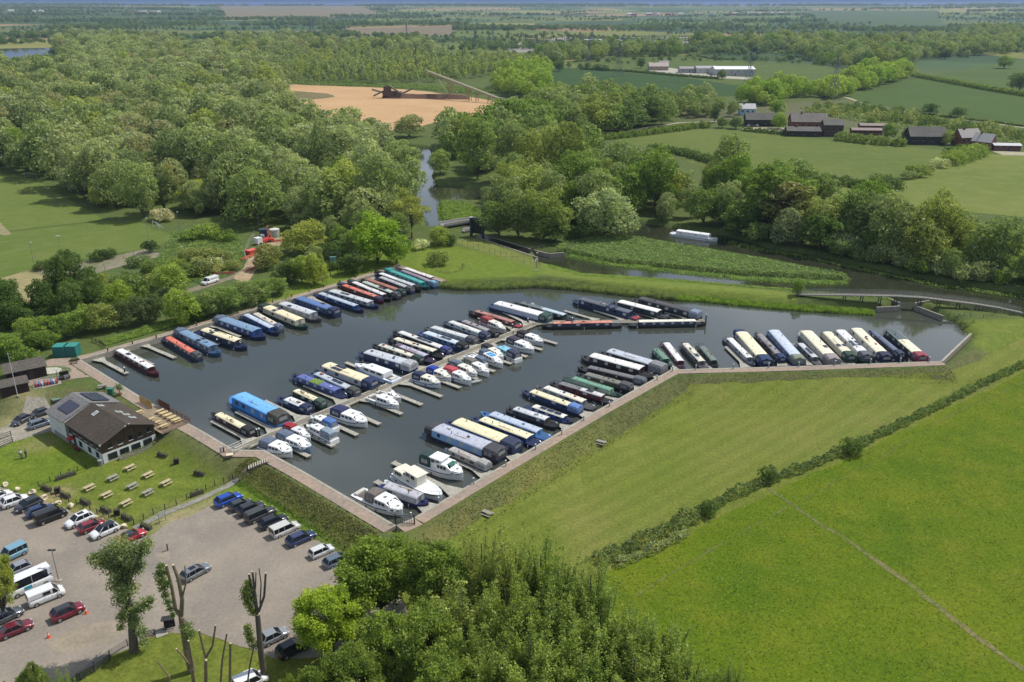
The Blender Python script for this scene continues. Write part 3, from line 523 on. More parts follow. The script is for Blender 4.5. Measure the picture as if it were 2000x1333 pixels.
# ---- trees, shrubs and bushes one can point to
C_WIL, C_WIL2, C_MID, C_LIME, C_DARK, C_OLV, C_YEL, C_BLOS = (.165, .20, .115), (.135, .17, .092), (.085, .135, .03), (.125, .175, .04), (.045, .08, .022), (.12, .15, .045), (.2, .23, .045), (.30, .32, .26)
rt = random.Random(3)
def hand(px, py, proto, h, r, col, label, cat='tree', group=None, name=None, z=None):
    p = G(px, py) if z is None else P(px, py, z)
    bb = proto.children[0].bound_box; ph = max(q[2] for q in bb); pr_ = (max(q[0] for q in bb) - min(q[0] for q in bb) + max(q[1] for q in bb) - min(q[1] for q in bb)) / 4
    return put_tree(proto, p, r / pr_, rt.uniform(0, 6.3), col, h / ph, label, cat, group, name)
HT = [
 (336, 576, 1, 9, 6.5, C_LIME, 'wide lime green tree on the verge above the lane, dark limbs showing'), (356, 632, 0, 9.5, 5, C_LIME, 'lime willow drooping beside the red roofed narrowboat bank'),
 (196, 582, 1, 7, 4.5, C_OLV, 'olive tree with brownish crown below the gravel yard'), (240, 612, 1, 9, 4.5, (.12, .17, .03), 'bright green tree leaning over the lane left of the lime tree'),
 (61, 672, 4, 7, 3.6, C_LIME, 'lime bush standing alone left of the blue lane barriers'), (98, 664, 1, 6, 3.8, C_MID, 'round green tree between the lane and the teal containers'),
 (134, 660, 1, 6.5, 4, C_MID, 'green tree behind the teal containers'), (166, 650, 1, 7, 4.2, (.1, .15, .035), 'mid green tree right of the teal containers'), (200, 648, 0, 7.5, 4.5, C_OLV, 'olive willow left of the dark hawthorns by the fence'),
 (240, 640, 1, 7, 3.8, (.05, .07, .03), 'dark brownish thorn tree behind the split rail fence'), (278, 632, 1, 7.5, 4, (.055, .08, .035), 'dark hawthorn with faded blossom behind the bank path'), (305, 624, 1, 7, 3.4, (.06, .09, .035), 'dark thorn tree touching the lime willow'),
 (415, 615, 4, 7, 4.6, (.10, .14, .055), 'grey green bushy tree on the bank above the cream boats'), (448, 610, 1, 7.5, 4.2, (.10, .15, .05), 'dense bright bush behind the long bank path'), (482, 598, 4, 7.5, 4.5, (.115, .155, .065), 'pale green sallow on the bank near the path end'), (514, 588, 1, 6.5, 3.8, (.10, .15, .045), 'rounded green sallow last before the mown grass'), (388, 625, 1, 6, 4, C_DARK, 'dark bush squeezed right of the lime willow'),
 (17, 700, 1, 5.5, 4.6, C_MID, 'mid green bush left of the brown shed'), (-20, 690, 1, 6, 5, C_MID, 'green bush cut by the left picture edge'), (48, 708, 5, 3.4, 3.4, (.08, .13, .03), 'low green bush behind the larger brown shed'), (85, 680, 4, 4.5, 3.6, C_MID, 'bush touching the back of the teal containers'),
 (524, 524, 0, 8, 5, (.12, .14, .05), 'olive willow right of the construction track'), (562, 552, 1, 7, 4.5, (.055, .085, .03), 'dark thicket tree left of the two lime birches'), (590, 552, 1, 8, 4, C_LIME, 'left of two lime trees on the mown bank'), (614, 556, 0, 9.5, 4.3, (.16, .2, .04), 'right of two lime trees, thin pale trunk on the mown bank'), (545, 575, 1, 5, 3.4, (.10, .15, .045), 'low bush at the corner of the mown bank'),
 (600, 494, 0, 11, 8.5, (.16, .19, .05), 'big yellow green willow beside the construction site'), (655, 520, 1, 8, 5, C_DARK, 'dark tree behind the teal sluice frame'), (690, 535, 1, 7, 4.5, (.05, .08, .025), 'dark bush in shade behind the sluice frame'),
 (737, 515, 3, 16, 9.5, (.11, .175, .02), 'tallest bright green oak near the marina corner'), (775, 515, 1, 10, 5.5, (.1, .16, .025), 'bright green tree leaning right of the big oak'), (804, 466, 6, 15, 6, (.15, .17, .05), 'sparse spring tree with visible branches beside the river'),
 (859, 478, 4, 6.5, 4.6, (.13, .17, .045), 'rounded olive bush beside the lock bridge'), (879, 480, 5, 4, 2.4, C_DARK, 'small dark bush next to the lock gate'), (822, 487, 5, 3.6, 3, (.3, .33, .25), 'hawthorn with white blossom between oak and lock'), (790, 492, 5, 4, 3.2, (.07, .11, .035), 'small dark shrub right of the oak foot'),
 (855, 518, 5, 4.6, 3.6, (.10, .13, .045), 'round bush on the lawn by the marina corner'), (420, 530, 5, 4.5, 3.6, C_BLOS, 'hawthorn white with blossom in the rough meadow'), (316, 432, 5, 4.5, 5, (.26, .26, .2), 'hawthorn with pale blossom at the pitch corner'),
 (196, 508, 5, 3.2, 3.6, (.04, .07, .022), 'low dark bush on the far side of the gravel yard'), (212, 504, 5, 3, 3.2, (.045, .075, .022), 'dark bush touching another beside the pitch fence'), (294, 494, 5, 4, 3, (.035, .06, .02), 'dark round bush at the right end of the gravel yard'), (84, 526, 5, 2.6, 3, (.06, .08, .03), 'low dark bramble by the lamp post left of the yard'),
 (406, 464, 5, 5, 6, C_LIME, 'broad lime bush in the rough meadow under the wood'), (375, 470, 5, 3.5, 4.5, C_MID, 'green bush left of the lime bush under the wood'), (440, 470, 5, 3.6, 4.5, C_MID, 'green bush right of the lime bush under the wood'), (345, 540, 1, 6, 4, (.11, .15, .04), 'olive bush on the lane bank behind the lime tree'), (300, 545, 0, 6, 4.4, (.09, .13, .04), 'grey green bush below the gravel yard end'), (265, 590, 5, 5, 4, (.09, .13, .035), 'low bush on the lane bank'), (270, 520, 5, 3.4, 4, (.07, .11, .04), 'low green thicket below the dark round bush'),
 (1553, 594, 4, 2.5, 1.3, (.07, .12, .03), 'small ball shaped bush at the footbridge end'), (1557, 577, 1, 4.5, 1.8, (.08, .13, .03), 'upright bush guarding the footbridge end'),
 (1092, 140, 3, 14, 8, (.055, .10, .03), 'lone oak at the corner of the dark wheat field'), (1252, 134, 1, 12, 7, (.05, .09, .03), 'dark round tree behind the white roofed farm house'), (1700, 248, 1, 7, 4, (.09, .13, .035), 'garden tree right of the red cabins'), (1735, 275, 1, 11, 5.5, (.095, .14, .04), 'green tree between red cabins and slate barn'), (1770, 278, 1, 8, 5, (.1, .14, .05), 'rounded tree left of the slate roofed barn'), (1848, 284, 1, 8, 4.5, C_OLV, 'olive tree right of the slate roofed barn'),
 (1521, 252, 0, 11, 6, (.13, .19, .04), 'drooping bright willow between black and brown barns'), (1515, 225, 1, 11, 7, (.12, .18, .035), 'tall lime tree behind the farm roofs'), (1437, 252, 1, 8, 5.5, (.06, .1, .03), 'dark round tree at the field corner near the farm cars'), (1410, 250, 1, 7, 4.5, (.07, .11, .03), 'green tree left of the dark round tree'), (1395, 240, 1, 11, 4, (.04, .07, .025), 'dark upright tree left of the farm'), (1375, 250, 5, 5, 5, (.09, .13, .04), 'pale bush at the top of the square field'), (1720, 222, 5, 5, 5, (.04, .07, .025), 'dark bush beside the concrete pad'), (1817, 226, 1, 9, 6.5, (.06, .1, .04), 'left of two lone bushes on the dark field edge'), (1870, 230, 1, 8, 6.5, (.07, .11, .045), 'right of two lone bushes on the dark field edge'),
 (1835, 328, 5, 5, 5.5, (.24, .27, .17), 'hawthorn with blossom at the end of a field hedge'), (1788, 345, 5, 5.5, 6, (.11, .15, .05), 'left of three bushes across the field gap'), (1806, 340, 5, 5, 4.5, (.14, .17, .07), 'middle bush of three across the field gap'), (1775, 350, 5, 4, 4, (.13, .16, .08), 'small pale bush at the lower end of the hedge gap'),
 (1961, 134, 3, 17, 12, (.10, .15, .035), 'great spreading oak alone in the upper right field'), (1990, 180, 1, 18, 12, (.05, .085, .03), 'dark oak at the right edge behind the hedge'), (1846, 116, 1, 16, 11, (.045, .075, .035), 'dark parkland oak left of the cedar clump'), (1750, 82, 1, 20, 13, (.04, .07, .035), 'tall dark tree on the pale parkland field'), (1712, 84, 1, 17, 14, (.04, .07, .035), 'dark round pair of parkland trees'), (1790, 78, 1, 20, 13, (.04, .065, .035), 'large dark parkland tree nearer the wood'),
 (1516, 174, 6, 11, 4, (.13, .12, .09), 'bare lone tree on the bright field edge'), (1410, 155, 0, 11, 6, (.1, .14, .05), 'pale tree before the white roofed shed'),
 (728, 272, 6, 13, 6, (.14, .15, .08), 'bare twigged tree before the quarry'), (800, 268, 0, 14, 11, (.125, .15, .075), 'large spreading willow with open limbs before the quarry'),
 (1012, 465, 3, 17, 8, (.10, .135, .05), 'tall leafy tree right of the lock gate'), (1062, 470, 3, 19, 9, (.105, .14, .045), 'tall oak beside the lock with dark limbs'), (1085, 472, 1, 8, 6, (.09, .13, .04), 'rounded sallow hanging over the lock cut'), (1180, 460, 0, 17, 11, (.165, .205, .125), 'great silver willow beside the river island'), (975, 462, 1, 13, 7, (.09, .13, .045), 'green tree just right of the lock tower'), (1130, 468, 5, 5, 4, C_DARK, 'dark bush left of the silver willow'),
 (1487, 455, 2, 25, 8.5, (.09, .135, .035), 'tallest green poplar above the white barge'), (1530, 465, 2, 20, 9, (.125, .135, .06), 'bronze tinted poplar right of the tallest one'), (1560, 470, 2, 19, 7, (.115, .13, .055), 'second bronze poplar behind the river bend'), (1440, 458, 1, 12, 8, (.06, .1, .025), 'deep green tree behind the white barge'), (1375, 440, 1, 14, 8, (.07, .11, .03), 'deep green tree left of the white barge stern'), (1600, 490, 1, 12, 7, (.07, .12, .03), 'vivid green tree hanging over the river bend'), (1540, 480, 0, 13, 6, (.12, .15, .09), 'grey willow among bronze poplars'),
 (940, 338, 0, 13, 9, (.14, .18, .10), 'pale silver willow behind the weir pond'), (860, 340, 0, 12, 7, (.12, .16, .06), 'olive willow on the right river bank'), (764, 374, 0, 12, 7, (.17, .18, .06), 'golden willow on the left river bank'), (690, 392, 3, 19, 12, (.10, .15, .035), 'big rounded green tree above the oak'), (505, 440, 0, 22, 13, (.11, .15, .06), 'largest willow at the front of the left wood'), (590, 430, 0, 13, 8, (.12, .155, .08), 'silver willow right of the largest willow'), (320, 392, 1, 15, 7.5, (.165, .165, .065), 'golden brown tree in the wood edge above the pitch'), (205, 402, 0, 10, 7, (.18, .2, .06), 'yellow green tree at the pitch edge'), (390, 404, 0, 11, 9, (.17, .2, .04), 'yellow lime tree behind the pale hawthorn'), (150, 372, 1, 15, 8, (.125, .135, .075), 'brownish tree at the pitch edge'), (40, 320, 1, 18, 9, (.1, .15, .03), 'tall bright tree above the goalposts'),
]
PROT = [WIL[0], BRD[0], TAL[0], BRD[1], WIL[1], SHR[0], SPR[0]]
hand_xy = []
for i, (px, py, k, h, r, col, lab) in enumerate(HT):
    pr_ = PROT[k]
    if k == 5: pr_ = SHR[i % 3]
    if k == 0: pr_ = WIL[i % 3]
    if k == 1: pr_ = BRD[i % 3]
    kind = 'shrub' if k == 5 else 'tree'
    o = hand(px, py, pr_, h, r, col, lab, 'bush' if k == 5 else 'tree'); hand_xy.append((o.location.x, o.location.y, r))
# ---- thickets and woods: trees placed on the ground of each wood
def scatter(poly_px, sp_, seed, z=0.0, grow_=0.0, world=False):
    poly = poly_px if world else wp(poly_px, z); rng = np.random.default_rng(seed)
    xs = [p[0] for p in poly]; ys = [p[1] for p in poly]; out = []
    Y = min(ys)
    while Y < max(ys):
        s = sp_ * (1 + grow_ * max(0, Y - 400) / 1000); X = min(xs) + rng.uniform(0, s)
        row = []
        while X < max(xs): row.append((X + rng.uniform(-.38, .38) * s, Y + rng.uniform(-.38, .38) * s)); X += s
        if row: out += row
        Y += s * .9
    a = np.array(out); keep = sdf(poly, a[:, 0], a[:, 1]) < 0; a = a[keep]
    for pl, m_ in ((BASIN, 4), (RIVER, 1.2), (RIVER2, 8), (LAKE, 6)): a = a[sdf(pl, a[:, 0], a[:, 1]) > m_]
    for hx, hy, hr in hand_xy:
        if len(a): a = a[np.hypot(a[:, 0] - hx, a[:, 1] - hy) > hr * .75]
    return a
PAL = {'wil': [C_WIL, C_WIL, C_WIL2, (.165, .195, .125), (.135, .175, .08), (.12, .155, .075), (.145, .175, .095), (.10, .135, .065), (.15, .185, .06), (.08, .11, .05), (.14, .15, .09)],
       'mix': [C_WIL2, C_MID, (.10, .14, .055), (.12, .155, .07), C_OLV, (.10, .145, .05), (.075, .115, .045), (.14, .175, .065)],
       'lime': [(.14, .2, .04), (.12, .185, .035), (.15, .2, .045)], 'pla': [(.165, .205, .07), (.15, .19, .09), (.145, .18, .10), (.175, .205, .075)],
       'dark': [C_DARK, (.055, .09, .028), (.06, .095, .035)], 'scr': [(.10, .135, .05), (.12, .15, .06), (.08, .12, .04), (.14, .165, .07)]}
WOODS = [  # polygon of tree feet in the photo, spacing, palette, shapes, scale, what it is
 ([(-150, 330), (50, 338), (124, 360), (173, 398), (254, 426), (325, 432), (420, 436), (528, 444), (640, 452), (690, 470), (790, 452), (838, 432), (806, 372), (796, 310), (770, 282), (725, 288), (640, 268), (575, 240), (553, 205), (548, 180), (560, 163), (540, 150), (470, 140), (360, 132), (200, 132), (100, 148), (0, 155), (-150, 162)], 12.6, 'wil', 'wwb', 1.55, 'left'),
 ([(-150, 160), (0, 152), (110, 144), (200, 128), (360, 130), (520, 148), (480, 118), (300, 92), (150, 88), (118, 92), (124, 122), (116, 140), (0, 150), (-150, 152)], 14, 'wil', 'wwb', 1.5, 'far left'),
 ([(440, 140), (560, 160), (730, 166), (900, 160), (960, 150), (1060, 132), (1055, 122), (900, 122), (700, 112), (560, 112), (440, 122)], 9.5, 'pla', 'y', 1.25, 'plantation'),
 ([(500, 122), (700, 112), (860, 112), (820, 98), (700, 104), (560, 92), (440, 96)], 13, 'wil', 'wwb', 1.45, 'far'),
 ([(975, 186), (1040, 196), (1068, 186), (1064, 140), (1000, 148), (970, 165)], 10, 'lime', 'b', 1.15, 'lime wood'),
 ([(830, 290), (860, 282), (930, 278), (985, 264), (1040, 232), (1075, 200), (1200, 215), (1290, 225), (1330, 236), (1290, 252), (1190, 266), (1080, 275), (1062, 300), (1000, 330), (940, 350), (900, 360), (852, 352), (846, 318)], 12, 'mix', 'wwb', 1.5, 'behind river'),
 ([(955, 390), (950, 430), (950, 462), (1010, 462), (1100, 468), (1205, 446), (1230, 432), (1300, 438), (1424, 456), (1500, 476), (1590, 492), (1720, 522), (1700, 480), (1648, 466), (1600, 440), (1560, 415), (1450, 402), (1330, 372), (1250, 345), (1190, 332), (1110, 335), (1060, 345), (1000, 352), (955, 368)], 11, 'mix', 'wbb', 1.4, 'right'),
 ([(1655, 510), (1750, 530), (1840, 548), (2010, 572), (2150, 600), (2300, 570), (2150, 520), (2000, 505), (1900, 494), (1800, 482), (1700, 470), (1652, 478)], 10.2, 'mix', 'wwb', 1.25, 'river bank right'),
 ([(1430, 452), (1500, 465), (1590, 480), (1655, 495), (1750, 516), (1840, 534), (2010, 558), (2010, 570), (1840, 545), (1748, 527), (1651, 507), (1586, 491), (1496, 477), (1424, 462)], 4.2, 'mix', 's', 1.5, 'river bank right'),
 ([(1080, 128), (1200, 113), (1330, 110), (1345, 105), (1230, 104), (1100, 106), (1050, 110), (1055, 124)], 13, 'mix', 'b', 1.25, 'substation front'),
 ([(1345, 99), (1560, 101), (1590, 96), (1540, 88), (1350, 92)], 13, 'mix', 'b', 1.3, 'mid right'),
 ([(1545, 104), (1600, 128), (1680, 140), (1720, 138), (1800, 118), (1860, 112), (2010, 105), (2010, 76), (1900, 72), (1860, 86), (1790, 92), (1700, 90), (1600, 84)], 15, 'mix', 'b', 1.3, 'park'),
 ([(1560, 190), (1640, 198), (1680, 180), (1780, 152), (1770, 141), (1690, 148), (1600, 180), (1480, 188), (1430, 205), (1500, 208)], 9.5, 'lime', 'b', 1.15, 'lime belt'),
 ([(1120, 240), (1290, 226), (1340, 234), (1440, 228), (1400, 205), (1300, 198), (1150, 198), (1080, 190), (1075, 205)], 10, 'mix', 'wb', .95, 'farm scrub'),
 ([(1560, 225), (1640, 228), (1760, 244), (1900, 262), (2050, 296), (2050, 262), (1900, 250), (1780, 226), (1690, 212), (1600, 208)], 8.5, 'scr', 's', 1.3, 'scrub'),
 ([(-60, 655), (0, 652), (60, 642), (130, 622), (190, 604), (205, 580), (170, 562), (100, 590), (40, 612), (-60, 640)], 4.2, 'dark', 'bs', .78, 'thicket'),
 ([(560, 452), (640, 486), (690, 500), (790, 480), (830, 452), (800, 430), (700, 420), (600, 420)], 8, 'mix', 'wb', .85, 'oak back'),
 ([(210, 600), (260, 590), (320, 560), (380, 545), (460, 530), (440, 505), (330, 520), (230, 560)], 4.8, 'scr', 's', 1.15, 'lane scrub'),
 ([(395, 620), (540, 585), (560, 560), (620, 535), (700, 520), (690, 500), (560, 545), (480, 575), (400, 600)], 6, 'mix', 'bs', .6, 'bank back'),
]
SH = {'w': WIL, 'b': BRD, 'y': YNG, 's': SHR, 't': TAL}
allt = []
for wi, (poly, spc, pal, shp, scl, nm_) in enumerate(WOODS):
    a = scatter(poly, spc, 100 + wi, 0, .35)
    if spc > 9: a = a[(np.sin(a[:, 0] / 31 + wi) * np.sin(a[:, 1] / 43 + wi * 2) + .35 * np.sin(a[:, 0] / 11) * np.sin(a[:, 1] / 13)) < .93]
    rr = random.Random(wi)
    cl = np.sin(a[:, 0] / 37 + wi) * np.sin(a[:, 1] / 53 + 2 * wi)
    for q, (x, y) in enumerate(a):
        d = math.hypot(x, y); big = 1 + .35 * max(0, y - 400) / 1000
        pl_ = PAL[pal]; ci = int((cl[q] * .5 + .5) * len(pl_) * .999) if rr.random() < .5 else rr.randrange(len(pl_))
        allt.append((d, x, y, rr.choice(SH[rr.choice(shp)]), scl * big * rr.choice((.62, .8, .95, 1.05, 1.2, 1.38)) * rr.uniform(.92, 1.08), pl_[ci], nm_))
allt.sort(key=lambda t_: t_[0])
GRP = {'left': 'trees of the wood left of the river', 'right': 'trees between the river and the square field', 'behind river': 'trees of the wood behind the weir pond', 'river bank right': 'trees on the right river bank', 'thicket': 'dark trees above the lane', 'oak back': 'trees behind the big oak', 'lane scrub': 'bushes beside the lane', 'bank back': 'small trees behind the bank path', 'farm scrub': 'trees left of the farm', 'lime belt': 'trees of the lime green belt', 'lime wood': 'trees of the block wood beside the quarry', 'scrub': 'bushes behind the farm'}
KN = {'willow_tree': 'willow', 'broadleaf_tree': 'broadleaf tree', 'shrub': 'bush', 'young_tree': 'young tree'}
def shade(c):
    if c[2] > .07: return 'silver green'
    if c[0] < .07: return 'dark green'
    if c[0] >= .135: return 'yellow green'
    return 'mid green'
LMK = [(505, 380, 'the largest willow'), (300, 350, 'the golden brown tree'), (150, 340, 'the brownish pitch edge tree'), (60, 320, 'the goalposts'), (700, 330, 'the big rounded tree'), (640, 290, 'the quarry'), (784, 330, 'the golden willow'), (600, 400, 'the silver willow'), (420, 380, 'the yellow lime tree'), (520, 450, 'the construction site'), (740, 450, 'the big oak'), (600, 450, 'the yellow green willow'), (670, 490, 'the sluice frame'), (860, 400, 'the river'),
 (940, 300, 'the pale silver willow'), (932, 440, 'the lock tower'), (1012, 400, 'the leafy tree by the lock'), (1062, 380, 'the tall lock oak'), (1180, 400, 'the great silver willow'), (1120, 290, 'the lay-by'), (1375, 400, 'the barge stern tree'), (1310, 330, 'the square field hedge'), (1487, 380, 'the tallest poplar'), (1545, 400, 'the bronze poplars'), (1640, 420, 'the small pond'), (1650, 500, 'the island tip'), (1750, 520, 'the wide river'), (1900, 540, 'the footbridge end'), (1990, 560, 'the right picture edge'), (1800, 450, 'the pale meadow fence'),
 (60, 640, 'the field lane'), (150, 590, 'the dry pitch corner'), (250, 560, 'the gravel yard'), (340, 560, 'the lime tree'), (400, 550, 'the white van'), (480, 590, 'the bank path'), (610, 530, 'the lime birches'), (700, 520, 'the marina corner'), (880, 260, 'the weir pond'), (1200, 220, 'the pale lane'), (1700, 500, 'the river bend'), (1570, 450, 'the river meadow'), (1250, 400, 'the river bank'), (1000, 240, 'the conveyor foot')]
def whereis(x, y, z, h_):
    v_ = Vector((x, y, z + h_ * .6 - H)); u = v_.x; up_ = v_.y * sp + v_.z * cp; fw = v_.y * cp - v_.z * sp; px, py = CX + F * u / fw, CY - F * up_ / fw
    b_ = min(LMK, key=lambda q_: math.hypot(q_[0] - px, (q_[1] - py) * 1.6)); dx, dy = px - b_[0], py - b_[1]; far_ = math.hypot(dx, dy * 1.6)
    if abs(dx) > abs(dy) * 2: w_ = 'left of' if dx < 0 else 'right of'
    elif abs(dy) > abs(dx) * 1.2: w_ = 'behind' if dy < 0 else 'in front of'
    else: w_ = ('behind and left of' if dx < 0 else 'behind and right of') if dy < 0 else ('in front and left of' if dx < 0 else 'in front and right of')
    return ('close ' if far_ < 45 else 'farther ' if far_ > 95 else '') + w_ + ' ' + b_[2]
NIND = 290; used = 0
hall = height(np.array([t_[1] for t_ in allt]), np.array([t_[2] for t_ in allt]))
rest = []
for q, (d, x, y, pr_, s, col, nm_) in enumerate(allt):
    z = hall[q] - .1
    if used < NIND and nm_ in GRP and abs(x) < d * .62 + 4:
        used += 1; kn = KN[pr_.name.split('.')[0]]; g_ = GRP[nm_]
        where = g_.split(' ', 1)[1]
        sz_ = 'tall' if s > 1.12 * 1.0 else 'small' if s < .8 else 'mid sized'
        put_tree(pr_, (x, y, z), s, rt.uniform(0, 6.3), col, s * rt.uniform(.9, 1.15), f'{sz_} {shade(col)} {kn} {whereis(x, y, z, 10 * s)}', 'bush' if 'shrub' in pr_.name else 'tree', g_)
    else: rest.append((x, y, z, pr_, s, col, nm_))
# ---- the far woods and hedgerows, past counting: instances of coarser trees
def far_proto(seed, R_, z0, z1, nleaf, ls, col, taper=.2):
    rng = np.random.default_rng(seed); c, rs = crown_puffs(rng, R_, z0, z1, 26, (.27, .42), taper); v, f = puff_leaves(rng, c, rs, nleaf, ls, flat=.9, jit=.6)
    o = npmesh('far_crown', v, f, far_leaf(col)); COL.objects.unlink(o); return o
FLM = {}
def far_leaf(col):
    if col not in FLM: FLM[col] = leaf_mat('far_leaf', col=col)
    return FLM[col]
def stuff(name, recs, label=None):
    """recs: x, y, z, rot, sx, sz, proto index ; one object of instances"""
    global FARCOL
    me = bpy.data.meshes.new(name); a = np.array(recs, np.float32); me.vertices.add(len(a)); me.vertices.foreach_set('co', a[:, :3].ravel().copy())
    for nm_, ty, arr in (('rot', 'FLOAT_VECTOR', np.stack([a[:, 3] * 0, a[:, 3] * 0, a[:, 3]], 1)), ('scl', 'FLOAT_VECTOR', np.stack([a[:, 4], a[:, 4], a[:, 5]], 1))):
        at_ = me.attributes.new(nm_, ty, 'POINT'); at_.data.foreach_set('vector', arr.astype(np.float32).ravel())
    at_ = me.attributes.new('idx', 'INT', 'POINT'); at_.data.foreach_set('value', a[:, 6].astype(np.int32))
    o = bpy.data.objects.new(name, me); COL.objects.link(o); tag(o, label, kind='stuff')
    ng = bpy.data.node_groups.new(name, 'GeometryNodeTree'); ng.interface.new_socket('Geometry', in_out='INPUT', socket_type='NodeSocketGeometry'); ng.interface.new_socket('Geometry', in_out='OUTPUT', socket_type='NodeSocketGeometry')
    gi = ng.nodes.new('NodeGroupInput'); go = ng.nodes.new('NodeGroupOutput'); ip = ng.nodes.new('GeometryNodeInstanceOnPoints'); ci = ng.nodes.new('GeometryNodeCollectionInfo')
    ci.inputs[0].default_value = FARCOL; ci.inputs[1].default_value = True; ci.inputs[2].default_value = True
    def attr_(nm_, ty): q = ng.nodes.new('GeometryNodeInputNamedAttribute'); q.data_type = ty; q.inputs[0].default_value = nm_; return q.outputs[0]
    ng.links.new(gi.outputs[0], ip.inputs['Points']); ng.links.new(ci.outputs[0], ip.inputs['Instance']); ip.inputs['Pick Instance'].default_value = True
    ng.links.new(attr_('idx', 'INT'), ip.inputs['Instance Index']); ng.links.new(attr_('rot', 'FLOAT_VECTOR'), ip.inputs['Rotation']); ng.links.new(attr_('scl', 'FLOAT_VECTOR'), ip.inputs['Scale'])
    ng.links.new(ip.outputs[0], go.inputs[0]); md = o.modifiers.new('instances', 'NODES'); md.node_group = ng
    return o
FARCOL = bpy.data.collections.new('far_tree_kinds')
far_keys = []
palette = sorted({t_[5] for t_ in rest} | {(.05, .085, .035), (.06, .10, .04), (.08, .12, .05), (.11, .15, .07)})
for ci_, col in enumerate(palette):
    for k, (R_, z0, z1) in enumerate(((5.3, .8, 10), (2.1, .6, 8.8), (2.6, .1, 3.5))):
        o = far_proto(200 + ci_ * 3 + k, R_, z0, z1, (2800, 700, 500)[k], (.66, .6, .6)[k], col); o.name = 'far_%03d' % (ci_ * 3 + k); FARCOL.objects.link(o); far_keys.append((col, k))
KI = {'willow_tree': 0, 'broadleaf_tree': 0, 'poplar_tree': 0, 'young_tree': 1, 'shrub': 2}
# beyond 230 m of the camera's near woods the individual shapes are kept as instances too
by = {}
for x, y, z, pr_, s, col, nm_ in rest:
    k = KI[pr_.name.split('.')[0]]; by.setdefault('woodland', []).append((x, y, z, rt.uniform(0, 6.3), s, s * rt.uniform(.9, 1.15), palette.index(col) * 3 + k))
stuff('woodland', by['woodland'])
# far hedgerows, copses and woods out to the skyline
rh = random.Random(11); recs = []
PK = [palette.index(c) for c in ((.05, .085, .035), (.06, .10, .04), (.08, .12, .05), (.11, .15, .07))]
def farline(x0, y0, x1, y1, sp0, s0, dens=.85):
    L_ = math.hypot(x1 - x0, y1 - y0); n_ = int(L_ / sp0)
    for i in range(n_):
        if rh.random() > dens: continue
        t_ = (i + rh.random()) / max(1, n_); s = s0 * rh.uniform(.6, 1.35); recs.append([x0 + (x1 - x0) * t_ + rh.uniform(-4, 4), y0 + (y1 - y0) * t_ + rh.uniform(-5, 5), 0, rh.uniform(0, 6), s, s * rh.uniform(.8, 1.1), rh.choice(PK) * 3])
for _ in range(330):
    y = 1250 * (9.5 ** (rh.random() ** .85)); x = rh.uniform(-.72, .72) * y; L_ = rh.uniform(150, 520) * (y / 2500) ** .5; a_ = rh.choice((.25, -.1, .1, 1.2, -.9, .0)) + rh.uniform(-.15, .15); k = (y / 1300) ** .42
    farline(x, y, x + math.cos(a_) * L_, y + math.sin(a_) * L_, 9 * k, .75 * k ** .6, .8)
for _ in range(75):
    y = 1500 * (7.5 ** rh.random()); x = rh.uniform(-.72, .72) * y; rx = rh.uniform(60, 420) * (y / 3000) ** .5; ry = rh.uniform(25, 110); k = (y / 1300) ** .5
    for _ in range(int(rx * ry / (60 * k * k))):
        px_, py_ = x + rh.uniform(-rx, rx), y + rh.uniform(-ry, ry)
        s = 1.1 * k ** .5 * rh.uniform(.8, 1.2); recs.append([px_, py_, 0, rh.uniform(0, 6), s, s, rh.choice(PK) * 3])
for _ in range(1500):   # skyline woods
    a_ = rh.uniform(-.66, .66); y = rh.uniform(8200, 9800); c_ = math.sin(a_ * 23) + math.sin(a_ * 9 + 2)
    if c_ < -.5 and rh.random() < .8: continue
    s = rh.uniform(1.8, 2.8); recs.append([a_ * y, y, 0, rh.uniform(0, 6), s * 2, s, PK[0] * 3])
a = np.array(recs); a[:, 2] = height(a[:, 0], a[:, 1]) - .3
msk = sdf(LAKE, a[:, 0], a[:, 1]) > 10
for pl in ([(1070, 132), (1490, 175), (1250, 197), (1075, 165)], [(430, 31), (690, 28), (740, 40), (640, 46), (440, 45)], [(1560, 38), (1830, 39), (1838, 54), (1620, 55)], [(670, 62), (890, 58), (885, 73), (700, 77)]): msk &= sdf(wp(pl), a[:, 0], a[:, 1]) > -5
stuff('far_hedgerows', a[msk])
# ---- hedges nearer by
def hedge(pts, w_, h_, col, label, ls=.4, dens=85, gaps=None, bump=.35, zz=None, world=False, cat='hedge', name='hedge'):
    P_ = [Vector(p) for p in pts] if world else [G(*p) for p in pts]; rng = np.random.default_rng(len(label) + abs(int(P_[0].x))); vs, k0 = [], P_[0].copy(); c_, d_ = [], []
    for a_, b_ in zip(P_[:-1], P_[1:]):
        L_ = (b_ - a_).length; n_ = int(L_ * dens * (w_ + h_) / 3); t_ = rng.random(n_); dirx = (b_ - a_).normalized(); nx_ = Vector((-dirx.y, dirx.x, 0))
        th = rng.uniform(-.1, math.pi + .1, n_); s_ = t_ * L_ + (a_ - k0).length; wob = 1 + bump * np.sin(s_ * .9 + rng.uniform(0, 6)) * np.sin(s_ * .23) + bump * .5 * np.sin(s_ * 2.3)
        rr_ = rng.uniform(.75, 1.08, n_) * wob
        loc = np.outer(t_, (b_ - a_)) + np.array(a_ - k0) + np.outer(np.cos(th) * rr_ * w_ / 2, nx_); loc[:, 2] += np.abs(np.sin(th)) ** .6 * rr_ * h_
        c_.append(loc); d_.append(np.outer(np.cos(th), nx_) + np.outer(np.sin(th), (0, 0, 1)))
    v, f = leaf_quads(rng, np.concatenate(c_), np.concatenate(d_), ls); o = npmesh(name, v, f, LEAF); o.location = k0; o.color = (*col, 1); return tag(o, label, cat)
